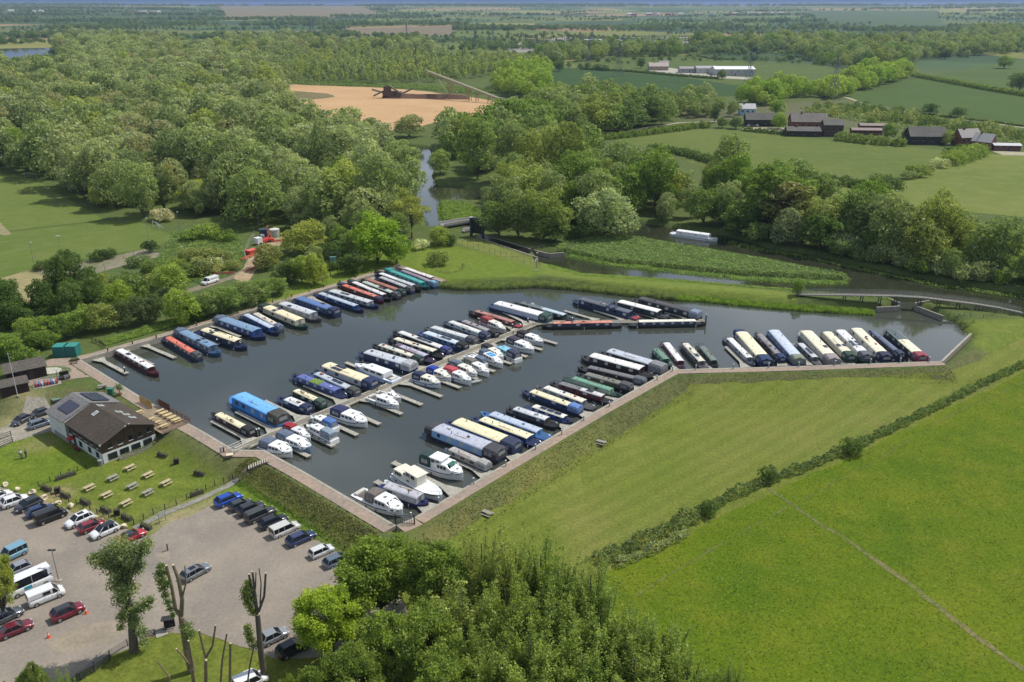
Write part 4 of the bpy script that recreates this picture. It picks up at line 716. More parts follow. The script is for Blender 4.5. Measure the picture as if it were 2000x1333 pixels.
hedge([(1165, 1100), (1240, 1068), (1310, 1035), (1380, 995)], 2.8, 1.3, (.075, .105, .045), 'scrubby hedge nearest the foreground trees beside the meadow', .34)
hedge([(1205, 1108), (1280, 1078), (1340, 1046)], 1.3, 1.4, (.15, .18, .10), 'hawthorn hedge flecked with blossom along the meadow', .3)
hedge([(1380, 997), (1440, 965), (1500, 942), (1580, 912), (1660, 878)], 2.0, 1.1, (.07, .10, .04), 'middle stretch of the long dark hedge between lawn and meadow', .34)
hedge([(1660, 878), (1740, 840), (1830, 796), (1920, 750), (2030, 700), (2200, 640)], 1.8, 1.0, (.07, .105, .04), 'far stretch of the long hedge running to the right edge', .36)
for px, py, s in ((1500, 940, 1.1), (1665, 888, 1.3), (1385, 1005, 1.0)): hand(px, py, SHR[1], 2.6 * s, 1.8 * s, (.06, .095, .03), {1500: 'small dark shrub bulging from the middle of the hedge', 1665: 'tall dark shrub standing in the hedge gap', 1385: 'dark shrub in the hedge near the blossom'}[px], 'bush')
hedge([(1562, 352), (1620, 358), (1680, 368), (1706, 372)], 7, 3.2, (.05, .085, .025), 'thick dark hedge inside the right hand meadow', .7, 40)
hedge([(1706, 374), (1740, 366)], 12, 4.5, (.055, .09, .028), 'widest clump ending the dark meadow hedge', .7, 40)
hedge([(1268, 294), (1330, 302), (1400, 322), (1442, 330)], 6, 3, (.06, .095, .03), 'dark hedge along the lower side of the square field', .7, 40)
hedge([(1150, 276), (1230, 268), (1300, 259), (1365, 250)], 6, 3, (.085, .125, .035), 'trimmed green hedge along the pale lane', .7, 40)
hedge([(1112, 284), (1150, 288), (1165, 292)], 8, 3.5, (.08, .12, .03), 'short hedge beside the lay-by', .7, 40)
hedge([(1450, 256), (1530, 264), (1545, 267)], 4, 2.2, (.06, .095, .03), 'low hedge in front of the farm yard', .7, 40)
hedge([(1634, 274), (1700, 282), (1770, 286)], 8, 4, (.09, .125, .04), 'mixed shrub hedge before the red cabins', .7, 40)
hedge([(1850, 302), (1880, 300), (1920, 298)], 7, 3.4, (.07, .11, .03), 'hedge below the brick house', .7, 40)
hedge([(1852, 324), (1880, 314), (1915, 303)], 9, 5, (.12, .165, .045), 'bushy hedge between the two meadows', .7, 40)
hedge([(1134, 136), (1230, 141), (1330, 150), (1400, 155)], 5, 2.2, (.05, .085, .03), 'long low hedge before the factory sheds', 1.0, 26)
hedge([(1784, 150), (1850, 162), (1930, 177), (2010, 190), (2150, 212)], 7, 3.4, (.09, .13, .04), 'clipped hedge rising right along the dark field', 1.0, 26)
hedge([(1780, 222), (1870, 232), (2000, 248)], 2.5, 1.2, (.06, .09, .03), 'low hedge along the farm track', 1.0, 26)
hedge([(1868, 622, WZ), (1850, 626, WZ)] if False else [(1843, 622), (1862, 632), (1878, 642), (1890, 650)], 3.6, 2.6, (.10, .13, .06), 'grey green shrubs on the far right marina shore', .34)
hedge([(852, 528), (870, 534), (893, 532), (906, 524), (906, 516)], 1.1, .9, (.13, .15, .07), 'low curved hedge ring around the lawn bush', .22, 60)
for pts, lab in (([(536, 598), (560, 590), (566, 578)], 'low curved hedge at the end of the bank shrubs'),): hedge(pts, 1.1, .9, (.11, .14, .06), lab, .22, 60)
# reeds and rough growth nobody could count
def rough(name, poly_px, z, n_, h_, col, ls=.3, upright=False, seed=5, sl=None, world=None):
    poly = world or wp(poly_px, z); rng = np.random.default_rng(seed); xs = [p[0] for p in poly]; ys = [p[1] for p in poly]; pts = np.stack([rng.uniform(min(xs), max(xs), n_ * 3), rng.uniform(min(ys), max(ys), n_ * 3)], 1)
    pts = pts[sdf(poly, pts[:, 0], pts[:, 1]) < 0][:n_]; gz = height(pts[:, 0], pts[:, 1]); gz = np.maximum(gz, WZ - .1)
    lump = .45 + .55 * (np.sin(pts[:, 0] * .8) * np.sin(pts[:, 1] * .7 + 1) * .5 + .5) * (np.sin(pts[:, 0] * .21 + 3) * np.sin(pts[:, 1] * .27) * .5 + .6)
    if upright:
        hh = h_ * rng.uniform(.6, 1.1, len(pts)) * (lump * .6 + .5); c = np.column_stack([pts, gz + hh / 2]); a_ = rng.uniform(0, 6.3, len(pts)); t_ = np.stack([np.cos(a_), np.sin(a_), a_ * 0], 1) * (ls * .5)
        up = np.column_stack([rng.normal(0, .18, len(pts)), rng.normal(0, .18, len(pts)), np.ones(len(pts))]) * (hh / 2)[:, None]
        v = np.stack([c - up - t_ * .6, c - up + t_ * .6, c + up + t_ * .4, c + up - t_ * .4], 1).reshape(-1, 3); f = np.arange(len(v)).reshape(-1, 4)
    else:
        c = np.column_stack([pts, gz + h_ * lump * rng.uniform(.1, 1, len(pts)) ** .5]); v, f = leaf_quads(rng, c, np.tile([0, 0, 1.0], (len(pts), 1)), ls, flat=1.0, jit=.6)
    o = npmesh(name, v, f, LEAF, kind='stuff'); o.color = (*col, 1); return o
def band(px_pts, z, wd): return ribbon_poly([P(x, y, z) for x, y in px_pts], wd)
NSH = [(862, 552), (900, 556), (970, 555), (1045, 551), (1110, 555), (1170, 561), (1240, 569), (1320, 576), (1370, 578), (1460, 587), (1568, 596), (1640, 600), (1708, 604)]
rough('reeds', None, 0, 24000, 1.7, (.12, .155, .07), .2, True, 5, world=band(NSH[:8], 0, 3.6))
rough('reeds', None, 0, 16000, 1.2, (.095, .15, .035), .22, True, 6, world=band(NSH[7:], 0, 3.8))
rough('bank_growth', None, 0, 14000, .45, (.10, .17, .03), .3, False, 7, world=band([(1070, 519), (1140, 538), (1245, 544), (1320, 549), (1450, 559), (1546, 567), (1640, 576), (1740, 585)], 0, 2.2))
rough('bank_growth', None, 0, 12000, 1.0, (.10, .165, .04), .32, False, 8, world=band([(1110, 493), (1195, 510), (1320, 524), (1450, 537), (1586, 545), (1655, 545)], 0, 4.0))
rough('bank_growth', None, 0, 9000, .9, (.09, .15, .04), .35, False, 9, world=band([(1240, 462), (1290, 468), (1366, 480), (1496, 502), (1586, 521), (1660, 541)], 0, 3.0))
ISL = [(1075, 478), (1110, 470), (1212, 458), (1280, 470), (1366, 484), (1496, 506), (1586, 524), (1660, 543), (1586, 545), (1450, 537), (1320, 524), (1195, 510), (1105, 492)]
rough('island_growth', ISL, 0, 26000, .6, (.095, .145, .06), .45, False, 10)
rough('bank_growth', None, 0, 12000, 1.1, (.075, .125, .03), .4, False, 11, world=band([(1424, 468), (1496, 483), (1586, 497), (1651, 513), (1748, 533), (1838, 551), (2010, 575)], 0, 3.4))
rough('island_growth', [(853, 396), (905, 398), (940, 412), (935, 430), (900, 434), (858, 430)], 0, 8000, 1.6, (.10, .155, .04), .5, False, 12)
rough('meadow_growth', [(340, 452), (470, 465), (478, 500), (440, 540), (400, 555), (330, 545), (290, 520), (320, 490)], 0, 26000, .8, (.09, .135, .05), .4, False, 13)
rough('verge_growth', None, 0, 14000, .6, (.09, .14, .035), .26, False, 14, world=band([(200, 672), (260, 655), (330, 634), (400, 615)], 0, 4.5))
rough('spoil_growth', [(540, 160), (600, 158), (740, 163), (900, 172), (980, 176), (940, 186), (800, 174), (600, 166)], 0, 9000, 2.2, (.08, .12, .04), 1.6, False, 15)
rough('field_scrub', [(1560, 212), (1690, 208), (1790, 224), (1900, 244), (2050, 268), (2050, 292), (1900, 268), (1740, 250), (1620, 228)], 0, 14000, 1.6, (.10, .135, .055), 1.4, False, 16)
rough('grass_tufts', None, 0, 34000, .07, (.085, .112, .010), .22, False, 21, world=wp([(1190, 1140), (1330, 1062), (1500, 972), (1680, 893), (1850, 808), (2040, 716), (2300, 800), (2300, 1500), (1200, 1500)], LO))
rough('bank_tufts', None, 0, 26000, .25, (.072, .08, .032), .24, False, 22, world=offs(wp([(808, 1012), (916, 948), (1056, 866), (1157.6, 806.8), (1267.8, 746), (1311, 722.5), (1560, 716), (1837, 706)]), -2.9) + offs(wp([(808, 1012), (916, 948), (1056, 866), (1157.6, 806.8), (1267.8, 746), (1311, 722.5), (1560, 716), (1837, 706)]), -8.6)[::-1])
rough('bank_tufts', None, 0, 14000, .25, (.072, .08, .032), .24, False, 23, world=offs(wp([(517.5, 880), (591, 920), (774, 1027)]), -3.1) + offs(wp([(517.5, 880), (591, 920), (774, 1027)]), -7.5)[::-1])
# ------------------------------------------------------------------ boats
NAVY, BLUE, LBLUE, SKYB, WHITE, CREAM, GREY, LGREY, DGREY, BLACK = (.012, .022, .065), (.02, .06, .2), (.17, .27, .40), (.045, .24, .62), (.72, .73, .73), (.70, .63, .43), (.27, .28, .30), (.48, .50, .53), (.06, .062, .068), (.012, .012, .015)
MAR, RED, CORAL, GREEN, DGREEN, PGREEN, TEAL, LILAC, BROWN, SLATE, MGREY = (.06, .012, .018), (.30, .025, .03), (.60, .16, .11), (.03, .15, .085), (.015, .04, .03), (.24, .36, .27), (.02, .24, .25), (.42, .40, .50), (.14, .11, .09), (.10, .13, .19), (.16, .165, .17)
def bpaint(c, rough=.4): return mt(c, rough, 0, .08, .7)
def roofm(c): return mt(c, .6, 0, .14, 1.3, .04)
def cloth(c): return mt(c, .8, 0, .22, 2.2, .3)
METAL = mt((.45, .46, .47), .35, .8, .1); DARKM = mt((.03, .03, .032), .5, 0, .2); RUB = mt((.02, .02, .02), .8, 0, .3); ROPE = mt((.5, .46, .38), .9, 0, .2)
CURT = glass((.42, .43, .42), .15); CLEAR = glass((.24, .25, .26), .12)
def hull_secs(L, w, sheer, zb, bow=3.0, bw=1.0, fl=.94):
    st = [(-L / 2, .62), (-L / 2 + .25, .8), (-L / 2 + .8, .95), (-L / 2 + 1.6, 1)] + [(x, 1) for x in (0, L / 2 - bow)] + [(L / 2 - bow * .7, .93), (L / 2 - bow * .42, .74), (L / 2 - bow * .2, .47), (L / 2 - .12, .2), (L / 2, .06)]
    o = []
    for x, k in st:
        t_ = max(0, (x - (L / 2 - bow)) / bow); z = sheer + .38 * t_ ** 2 * bw + (.06 if x < -L / 2 + 1.6 else 0); h = w / 2 * k
        o.append([(x - .18 * t_, -h * fl * (1 - .35 * t_), zb), (x, -h, z), (x, h, z), (x - .18 * t_, h * fl * (1 - .35 * t_), zb)])
    return o
def side_win(mb, x, z, s, dx, dz, yb, yt, zb_, zt_, out=.015, rnd=False):
    def y(zz): return s * (yb + (yt - yb) * (zz - zb_) / (zt_ - zb_))
    if rnd:
        pts = [(x + dx * math.cos(a_), z + dx * math.sin(a_)) for a_ in [i * math.pi / 4 for i in range(8)]]
    else: pts = [(x - dx, z - dz), (x + dx, z - dz), (x + dx, z + dz), (x - dx, z + dz)]
    mb.loft([[(px, y(pz) - s * .01, pz) for px, pz in pts], [(px, y(pz) + s * out, pz) for px, pz in pts]])
def canopy(root, x0, x1, w_, zb, zt, col, name='canopy', front=.35, wins=True):
    s = 1 if x1 > x0 else -1; secs = []
    for x, kz, kw in ((x0, 1, 1), (x0 + (x1 - x0) * .12, 1.04, 1), (x0 + (x1 - x0) * .8, 1.0, .97), (x1 - s * front * .1, .9, .93), (x1, .12, .9)):
        h = w_ / 2 * kw; z = zb + (zt - zb) * kz
        secs.append([(x, -h, zb), (x, -h * .97, zb + (z - zb) * .72), (x, -h * .74, z - .04), (x, 0, z + .05), (x, h * .74, z - .04), (x, h * .97, zb + (z - zb) * .72), (x, h, zb)])
    if front > .3: secs[-1] = [(x1, p[1], zb + (p[2] - zb) * 7.4 * (1 if p[2] > zb else 1)) if p[2] > zb else p for p in secs[-1]]
    c = MB().loft(secs).build(name, cloth(col), root, smooth=False)
    if wins:
        for sgn in (-1, 1):
            n_ = 2 if abs(x1 - x0) > 1.9 else 1
            for i in range(n_):
                mb = MB(); xm = x0 + (x1 - x0) * (.24 + .44 * (i + .5) / n_ * (1 if n_ == 2 else 1)); dxx = abs(x1 - x0) * (.16 if n_ == 2 else .2)
                side_win(mb, xm, zb + (zt - zb) * .5, sgn, dxx, (zt - zb) * .19, w_ / 2, w_ / 2 * .97, zb, zb + (zt - zb) * .72, .03); mb.build('canopy_window', CLEAR, c)
        mb = MB(); mb.box((x1 + s * .02, 0, zb + (zt - zb) * .55), (.04, w_ * .5, (zt - zb) * .4)); mb.build('canopy_window', CLEAR, c)
    return c
NB = [0]
def canalboat(x1, y1, x2, y2, w_, hull, side, roof, label, can=None, ends='', bow=1, solar=0, wins='s', vents=4, roofh=None, extra='', cl=2.6, fade=None, fd=None, group='narrowboats in the marina', zdeck=1.0, can1=None):
    """bow=1: the bow is at the first pixel; ends: a = canopy at first pixel end, b = at the second"""
    NB[0] += 1; rn = random.Random(NB[0] * 7)
    A, B = P(x1, y1, WZ + zdeck), P(x2, y2, WZ + zdeck)
    if bow != 1: A, B = B, A
    c = (A + B) / 2; d = A - B; L = d.length; ang = math.atan2(d.y, d.x)
    wide = w_ > 2.75; nm_ = 'widebeam_boat' if wide else 'narrowboat'
    root = empty(nm_, (c.x, c.y, WZ), ang, label, 'barge' if wide else 'narrowboat', group)
    H_ = bpaint(hull, .45); S_m = bpaint(side, .35); Rm = roofm(roof)
    sheer = .72 if not wide else .8; roofz = roofh or (1.72 if not wide else 2.15)
    hb = MB().loft(hull_secs(L, w_, sheer, -.5, min(3.2, L * .22), 1)); hu = hb.build('hull', H_, root)
    rb = MB()
    for s in (-1, 1): rb.box((-.2, s * (w_ / 2 + .015), sheer - .12), (L - min(3.2, L * .22) - 1.6, .05, .06))
    rb.build('rubbing_strake', DARKM, hu)
    fdk = fd or min(2.2, L * .13); sdk = cl if ('s' not in extra) else 1.5
    sdk = min(sdk, L * .2); ca, cb = -L / 2 + sdk, L / 2 - fdk - (.8 if L > 12 else .3)
    yb, yt = w_ / 2 - .12, w_ / 2 - (.3 if not wide else .34); zc = roofz - .14
    MB().loft([[(x, -yb, sheer - .03), (x, -yt, zc), (x, yt, zc), (x, yb, sheer - .03)] for x in (ca, cb)]).build('cabin', S_m, root)
    ov = .06; prof = [(-1.0, 0), (-.6, .09), (0, .13), (.6, .09), (1.0, 0)]
    if wide: prof = [(-1, 0), (-.75, .12), (-.4, .19), (0, .22), (.4, .19), (.75, .12), (1, 0)]
    def rsec(x): return [(x, p[0] * (yt + .05), zc + p[1]) for p in prof] + [(x, p[0] * (yt + .05), zc + p[1] - .05) for p in prof[::-1]]
    if fade:
        xm = ca + (cb - ca) * fade[0]; rf = MB().loft([rsec(ca - ov), rsec(xm)]).build('roof', Rm, root); MB().loft([rsec(xm), rsec(cb + ov)]).build('roof', roofm(fade[1]), root)
    else: rf = MB().loft([rsec(ca - ov), rsec(cb + ov)]).build('roof', Rm, root)
    def rz(y): return zc + (.13 if not wide else .22) * (1 - abs(y / yt) ** 1.6)
    hr = MB()
    for s in (-1, 1): hr.box(((ca + cb) / 2, s * (yt - .1), rz(yt - .1) + .05), ((cb - ca) * .96, .035, .05))
    hr.build('handrail', mt([min(.8, v * 1.25) for v in roof], .5), root)
    # windows: a little different on every boat
    cabL = cb - ca; zm = (sheer + zc) / 2 + .05; nwin = max(3, int(cabL / (2.6 if wide else 2.2)))
    gm = CURT if rn.random() < .55 else GL
    for sgn in (-1, 1):
        for i in range(nwin):
            x = ca + cabL * (i + .5 + rn.uniform(-.12, .12)) / nwin; mb = MB()
            rnd = wins == 'p' or (wins == 'm' and i % 2)
            side_win(mb, x, zm, sgn, .19 if rnd else rn.choice((.38, .5)), (zc - sheer) * .26, yb, yt, sheer, zc, rnd=rnd); wn = mb.build('window', rn.choice((gm, gm, CURT, GL)), root)
    # bulkheads and doors
    MB().box((cb + .03, 0, (sheer + zc) / 2), (.04, .62, zc - sheer - .1)).build('front_door', mt([v * .5 for v in side], .5), root)
    MB().box((ca - .03, 0, (sheer + zc) / 2), (.04, .62, zc - sheer - .1)).build('rear_door', mt([v * .5 for v in side], .5), root)
    bowend = 'a' if bow == 1 else 'b'; sternend = 'b' if bow == 1 else 'a'
    if can is not None:
        if sternend in ends: canopy(root, ca + .05, -L / 2 + .15, w_ * .93, sheer, roofz + .22, can)
        if bowend in ends: canopy(root, cb - .05, cb + fdk * .95, w_ * .86, sheer + .08, roofz + .02, can1 or can, name='cratch_cover', wins=False, front=.2)
    if sternend not in ends or can is None:
        tl = MB(); tl.path([(-L / 2 + .1, 0, sheer), (-L / 2 + .05, 0, sheer + .55), (-L / 2 + .35, 0, sheer + .75), (-L / 2 + 1.1, 0, sheer + .85)], .035); tl.build('tiller', METAL, root)
        if rn.random() < .6:
            rl = MB(); hh = sheer + .75; rl.path([(-L / 2 + 1.3, -w_ * .43, hh), (-L / 2 + .3, -w_ * .38, hh), (-L / 2 + .1, 0, hh), (-L / 2 + .3, w_ * .38, hh), (-L / 2 + 1.3, w_ * .43, hh)], .03)
            for q in ((-L / 2 + .3, -w_ * .38), (-L / 2 + .3, w_ * .38)): rl.tube((q[0], q[1], sheer), (q[0], q[1], hh), .03)
            rl.build('stern_rail', METAL if rn.random() < .5 else DARKM, root)
    if bowend not in ends and 't' in extra:   # tall A-frame or tarpaulin over the bow
        fr = MB(); fr.tube((cb, 0, roofz), (cb + fdk * .9, 0, sheer + .9), .04); fr.tube((cb + fdk * .9, 0, sheer + .9), (cb + fdk * .9, -.4, sheer + .2), .04); fr.tube((cb + fdk * .9, 0, sheer + .9), (cb + fdk * .9, .4, sheer + .2), .04); fr.build('cratch_frame', DARKM, root)
    MB().box((L / 2 - 1.1, 0, sheer + .3), (.5, .35, .22)).build('bow_locker', mt([v * .7 for v in hull], .5), root)
    # roof clutter
    for i in range(vents):
        x = ca + cabL * (i + .5) / vents + rn.uniform(-.3, .3); y = rn.choice((-.25, 0, .25)) * w_ / 2; v_ = MB(); v_.tube((x, y, rz(y) - .02), (x, y, rz(y) + .09), .05); v_.tube((x, y, rz(y) + .07), (x, y, rz(y) + .12), .12, .06, 8); v_.build('mushroom_vent', METAL if rn.random() < .5 else DARKM, root)
    x = ca + cabL * rn.uniform(.5, .85); y = rn.choice((-.5, .5)) * w_ / 2 * .7; MB().tube((x, y, rz(y) - .02), (x, y, rz(y) + .5), .07, .07, 8).build('chimney', DARKM, root)
    for i in range(solar):
        x = ca + cabL * ((.28 if 'f' not in extra else .55) + .4 * (i // 2) / max(1, (solar + 1) // 2)) + (0 if wide else i * .0); sx_, sy_ = (1.5, .62)
        if wide: y = (-.6, .6)[i % 2]; x = ca + cabL * (.3 + .12 * (i // 2)) if 'f' not in extra else ca + cabL * (.62 + .12 * (i // 2)); sx_ = 1.4; sy_ = .85
        else: y = 0; x = ca + cabL * .3 + i * 1.75; sy_ = .75
        pn = MB(); pn.box((x, y, rz(y) + .11), (sx_, sy_, .035)); so = pn.build('solar_panel', SOLAR, root)
        MB().box((x, y, rz(y) + .08), (sx_ + .05, sy_ + .05, .03)).build('panel_frame', METAL, so)
    if 'g' in extra: MB().loft([rsec(ca + cabL * .42), rsec(ca + cabL * .68)]).build('roof_turf', mt((.13, .2, .03), .95, 0, .5, 3, .6), root).location.z = .055
    if 'x' in extra or rn.random() < .45:
        for i in range(rn.randint(1, 3)):
            x = ca + cabL * rn.uniform(.15, .9); y = rn.uniform(-.3, .3) * w_ / 2; MB().box((x, y, rz(y) + .12), (rn.uniform(.3, .8), rn.uniform(.25, .45), rn.uniform(.12, .3)), rn.uniform(-.2, .2)).build('roof_box', mt(rn.choice(((.3, .1, .05), (.1, .12, .1), (.5, .5, .5), (.05, .12, .3), (.35, .28, .18))), .7), root)
    if rn.random() < .5:
        y = .32 * w_ / 2; x = ca + cabL * .5; MB().tube((x - 1.6, y, rz(y) + .07), (x + 1.6, y, rz(y) + .07), .03).tube((x - 1.5, y + .1, rz(y) + .07), (x + 1.2, y + .1, rz(y) + .07), .022).build('boat_pole', mt((.4, .3, .18), .7), root)
    if 'l' in extra:
        lr = MB()
        for i in range(10):
            a_, b_ = i * math.pi / 5, (i + 1) * math.pi / 5; lr.tube((cb + .12, .45 + .26 * math.cos(a_), sheer + .75 + .26 * math.sin(a_)), (cb + .12, .45 + .26 * math.cos(b_), sheer + .75 + .26 * math.sin(b_)), .05)
        lr.build('life_ring', mt((.75, .73, .7), .6), root)
    if 'r' in extra: MB().box((-L / 2 + .9, 0, sheer + .1), (1.7, w_ * .8, .05)).build('stern_deck', bpaint(RED), root)
    if 'd' in extra:
        dn = MB(); dn.loft([[(cb + .1 + t_, -.62 * k, sheer + .55), (cb + .1 + t_, -.7 * k, sheer + .95), (cb + .1 + t_, .7 * k, sheer + .95), (cb + .1 + t_, .62 * k, sheer + .55)] for t_, k in ((0, .8), (.3, 1), (1.4, 1), (2.0, .7), (2.3, .2))]); dn.build('stowed_dinghy', mt((.6, .62, .65), .5), root)
    fn = rn.randint(2, 3)
    for i in range(fn):
        for s in (-1, 1):
            x = -L / 2 + 2 + (L - 5) * i / (fn - 1) if fn > 1 else 0; MB().tube((x, s * (w_ / 2 + .09), .1), (x, s * (w_ / 2 + .09), .55), .08, .08, 7).build('fender', RUB if rn.random() < .7 else mt((.7, .7, .7), .6), root)
    if 'A' in extra: MB().tube((ca + cabL * .4, 0, roofz), (ca + cabL * .4, 0, roofz + 4.2), .03, .015).build('aerial_mast', METAL, root)
    return root
def cruiser(x1, y1, x2, y2, hull, deck, label, can=None, canpos=(-.46, -.12), bow=2, w_=None, top=0, patch=None, band=NAVY, cab=(-.14, .30), wheel=False, rail=True, cat='motor cruiser', group='cabin cruisers on the pontoon', outb=False, lvl=1.0, hs=1.0):
    NB[0] += 1; rn = random.Random(NB[0] * 13)
    A, B = P(x1, y1, WZ + 1.1 * hs), P(x2, y2, WZ + 1.1 * hs)
    if bow != 1: A, B = B, A
    c = (A + B) / 2; d = A - B; L = d.length; ang = math.atan2(d.y, d.x); W_ = w_ or max(2.2, min(3.6, L * .36))
    root = empty('cabin_cruiser', (c.x, c.y, WZ), ang, label, cat, group)
    DK = mt(deck, .35, 0, .06); HL = mt(hull, .3, 0, .06); zs = .85 * hs + .1
    st = [(-.5, .84, .86, 0), (-.44, .9, .92, 0), (-.2, 1, .96, .02), (.08, 1, .9, .08), (.26, .86, .68, .18), (.38, .6, .4, .28), (.46, .3, .16, .38), (.5, .05, .02, .44)]
    secs = [[(x * L, -W_ / 2 * k * .35 * (k2 / k), -.35), (x * L - 0.02, -W_ / 2 * k2, .12), (x * L, -W_ / 2 * k, zs + z), (x * L, W_ / 2 * k, zs + z), (x * L - .02, W_ / 2 * k2, .12), (x * L, W_ / 2 * k * .35 * (k2 / k), -.35)] for x, k, k2, z in st]
    hu = MB().loft(secs).build('hull', HL, root)
    bd = MB()
    for s in (-1, 1): bd.loft([[(x * L, s * W_ / 2 * (k + .008) + s * .012, zs + z - .26), (x * L, s * (W_ / 2 * (k + .008) + .022), zs + z - .14), (x * L, s * (W_ / 2 * k - .02), zs + z - .14), (x * L, s * (W_ / 2 * k - .03), zs + z - .26)] for x, k, k2, z in st[:-1]])
    bd.build('hull_stripe', mt(band, .4), hu)
    # fore deck and cabin as stepped lofts
    c0, c1 = cab; zt = zs + .55 * hs; zr = zs + 1.05 * hs * lvl
    def rs(x, hw, z0_, z1_, in_=.14): return [(x * L, -hw, z0_), (x * L, -hw + in_, z1_), (x * L, -hw * .5, z1_ + .06), (x * L, hw * .5, z1_ + .06), (x * L, hw - in_, z1_), (x * L, hw, z0_)]
    fdm = MB().loft([rs(c1 - .02, W_ * .40, zs, zt - .04), rs(c1 + .08, W_ * .33, zs + .1, zt - .02), rs(min(.45, c1 + .17), W_ * .13, zs + .25, zs + .4)]).build('fore_cabin', DK, root)
    cbm = MB().loft([rs(c0, W_ * .43, zs - .02, zr), rs(c1 - .1, W_ * .42, zs - .02, zr), rs(c1 + .02, W_ * .38, zs - .02, zt - .02)]).build('cabin', DK, root)
    for s in (-1, 1):
        n_ = 3 if (c1 - c0) * L > 3 else 2
        for i in range(n_):
            mb = MB(); x = L * (c0 + .03 + (c1 - .12 - c0) * (i + .5) / n_); side_win(mb, x, zs + (zr - zs) * .62, s, L * (c1 - .1 - c0) / n_ * .36, (zr - zs) * .2, W_ * .43, W_ * .43 - .14, zs - .02, zr, .02); mb.build('window', GL, cbm)
        mb = MB(); side_win(mb, L * (c1 + .035), zs + .3, s, L * .035, .09, W_ * .38, W_ * .36 - .14, zs, zt, .03); mb.build('window', GL, fdm)
    for j in (-1, 0, 1):
        y0, y1 = j * W_ * .22 - W_ * .09, j * W_ * .22 + W_ * .09; xa, xb = L * (c1 - .085), L * (c1 + .008); za, zb2 = zr - .02, zt + .04
        MB().add([(xa + .03, y0, za), (xa + .03, y1, za), (xb + .03, y1, zb2), (xb + .03, y0, zb2), (xa, y0, za - .03), (xa, y1, za - .03), (xb, y1, zb2 - .03), (xb, y0, zb2 - .03)], [(0, 1, 2, 3), (7, 6, 5, 4), (0, 4, 5, 1), (1, 5, 6, 2), (2, 6, 7, 3), (3, 7, 4, 0)]).build('windscreen', GL, cbm)
    # cockpit
    ck = MB(); ck.box((L * (-.31 + .0), 0, zs + .012), (L * .28, W_ * .62, .02)); ck.build('cockpit_floor', mt((.10, .09, .08), .8, 0, .3), root)
    st_ = MB(); st_.box((L * -.43, 0, zs + .16), (L * .07, W_ * .6, .3)); st_.build('seat', mt((.5, .48, .44), .7), root)
    if can is not None:
        canopy(root, L * canpos[1], L * canpos[0], W_ * .84, zs, zr + .38 * hs, can, front=.35 if canpos[0] > -.4 else .2)
    if wheel:
        wh = MB().loft([[(x * L, -W_ * .34 * k, zs), (x * L, -W_ * .31 * k, zs + 1.9), (x * L, W_ * .31 * k, zs + 1.9), (x * L, W_ * .34 * k, zs)] for x, k in ((-.2, 1), (.02, 1), (.06, .92))]).build('wheelhouse', DK, root)
        MB().box((-.07 * L, 0, zs + 1.95), (.32 * L, W_ * .72, .08)).build('wheelhouse_roof', DK, wh)
        for s in (-1, 1):
            for xx in (-.14, -.03): MB().box((xx * L, s * W_ * .325, zs + 1.35), (L * .08, .06, .55)).build('window', GL, wh)
        for j in (-1, 1): MB().box((.052 * L + .04, j * W_ * .13, zs + 1.4), (.06, W_ * .2, .5)).build('window', GL, wh)
    if patch:
        for x in patch[1]: MB().box((x * L, 0, zr + .09), (L * .11, W_ * .5, .03)).build('roof_panel', mt(patch[0], .6), cbm)
    else:
        MB().box((L * (c1 - .2), 0, zr + .085), (.5, .5, .04)).build('roof_hatch', glass((.15, .17, .18)), cbm)
    MB().box((L * (c1 + .07), 0, zt + .06), (.42, .42, .04)).build('fore_hatch', glass((.2, .22, .23)), fdm)
    if rail:
        rl = MB(); zz = lambda x: zs + .42 + max(0, x - .1) * 1.0; pts = [(.1, -.49), (.26, -.42), (.38, -.29), (.48, -.06), (.5, 0), (.48, .06), (.38, .29), (.26, .42), (.1, .49)]
        rl.path([(x * L, y * W_, zz(x) + .16) for x, y in pts], .022)
        for x, y in pts: rl.tube((x * L, y * W_, zz(x) - .3), (x * L, y * W_, zz(x) + .16), .018)
        rl.build('bow_rail', METAL, root)
    for i in range(3):
        for s in (-1, 1): MB().tube((L * (-.35 + .22 * i), s * (W_ / 2 + .08), .25), (L * (-.35 + .22 * i), s * (W_ / 2 + .08), .72), .09, .09, 7).build('fender', mt((.03, .04, .09), .5) if rn.random() < .6 else mt((.7, .7, .7), .5), root)
    if outb: MB().box((-L / 2 - .15, 0, .8), (.35, .3, .5)).box((-L / 2 - .15, 0, .3), (.12, .1, .7)).build('outboard_motor', DARKM, root)
    return root
NG = 'boats moored along the north west bank'; PG = 'boats on the north side of the long pontoon'; SG = 'boats moored along the south east quay'; EG = 'boats moored along the east quay'; TG = 'boats at the far end of the long pontoon'
cb_ = canalboat
# along the bank, left to right
cb_(228.5, 684.5, 309, 729.5, 2.1, MAR, MAR, WHITE, 'maroon narrowboat with white roof alone between empty fingers at the left', bow=2, solar=1, group=NG, extra='xs')
cb_(318.5, 657.5, 390.5, 699.5, 2.1, NAVY, (.03, .03, .05), CORAL, 'narrowboat with bright coral red roof and dark hood, left end of the row', DGREY, 'b', 1, group=NG, vents=5)
cb_(348.5, 650, 430, 690.5, 3.0, (.03, .07, .14), SLATE, LBLUE, 'blue grey barge with rounded bow beside the coral roofed narrowboat', SLATE, 'a', 2, 2, group=NG, vents=6, extra='f')
cb_(384, 645, 482, 678.5, 2.9, NAVY, (.03, .035, .06), CREAM, 'cream roofed navy barge with a life ring on its front', bow=2, solar=2, group=NG, extra='lx', cl=3.4)
cb_(424.5, 625.5, 518, 658, 3.5, NAVY, BLUE, LBLUE, 'wide royal blue barge with pale blue roof and slate wheel hood', SLATE, 'a', 2, group=NG, vents=5)
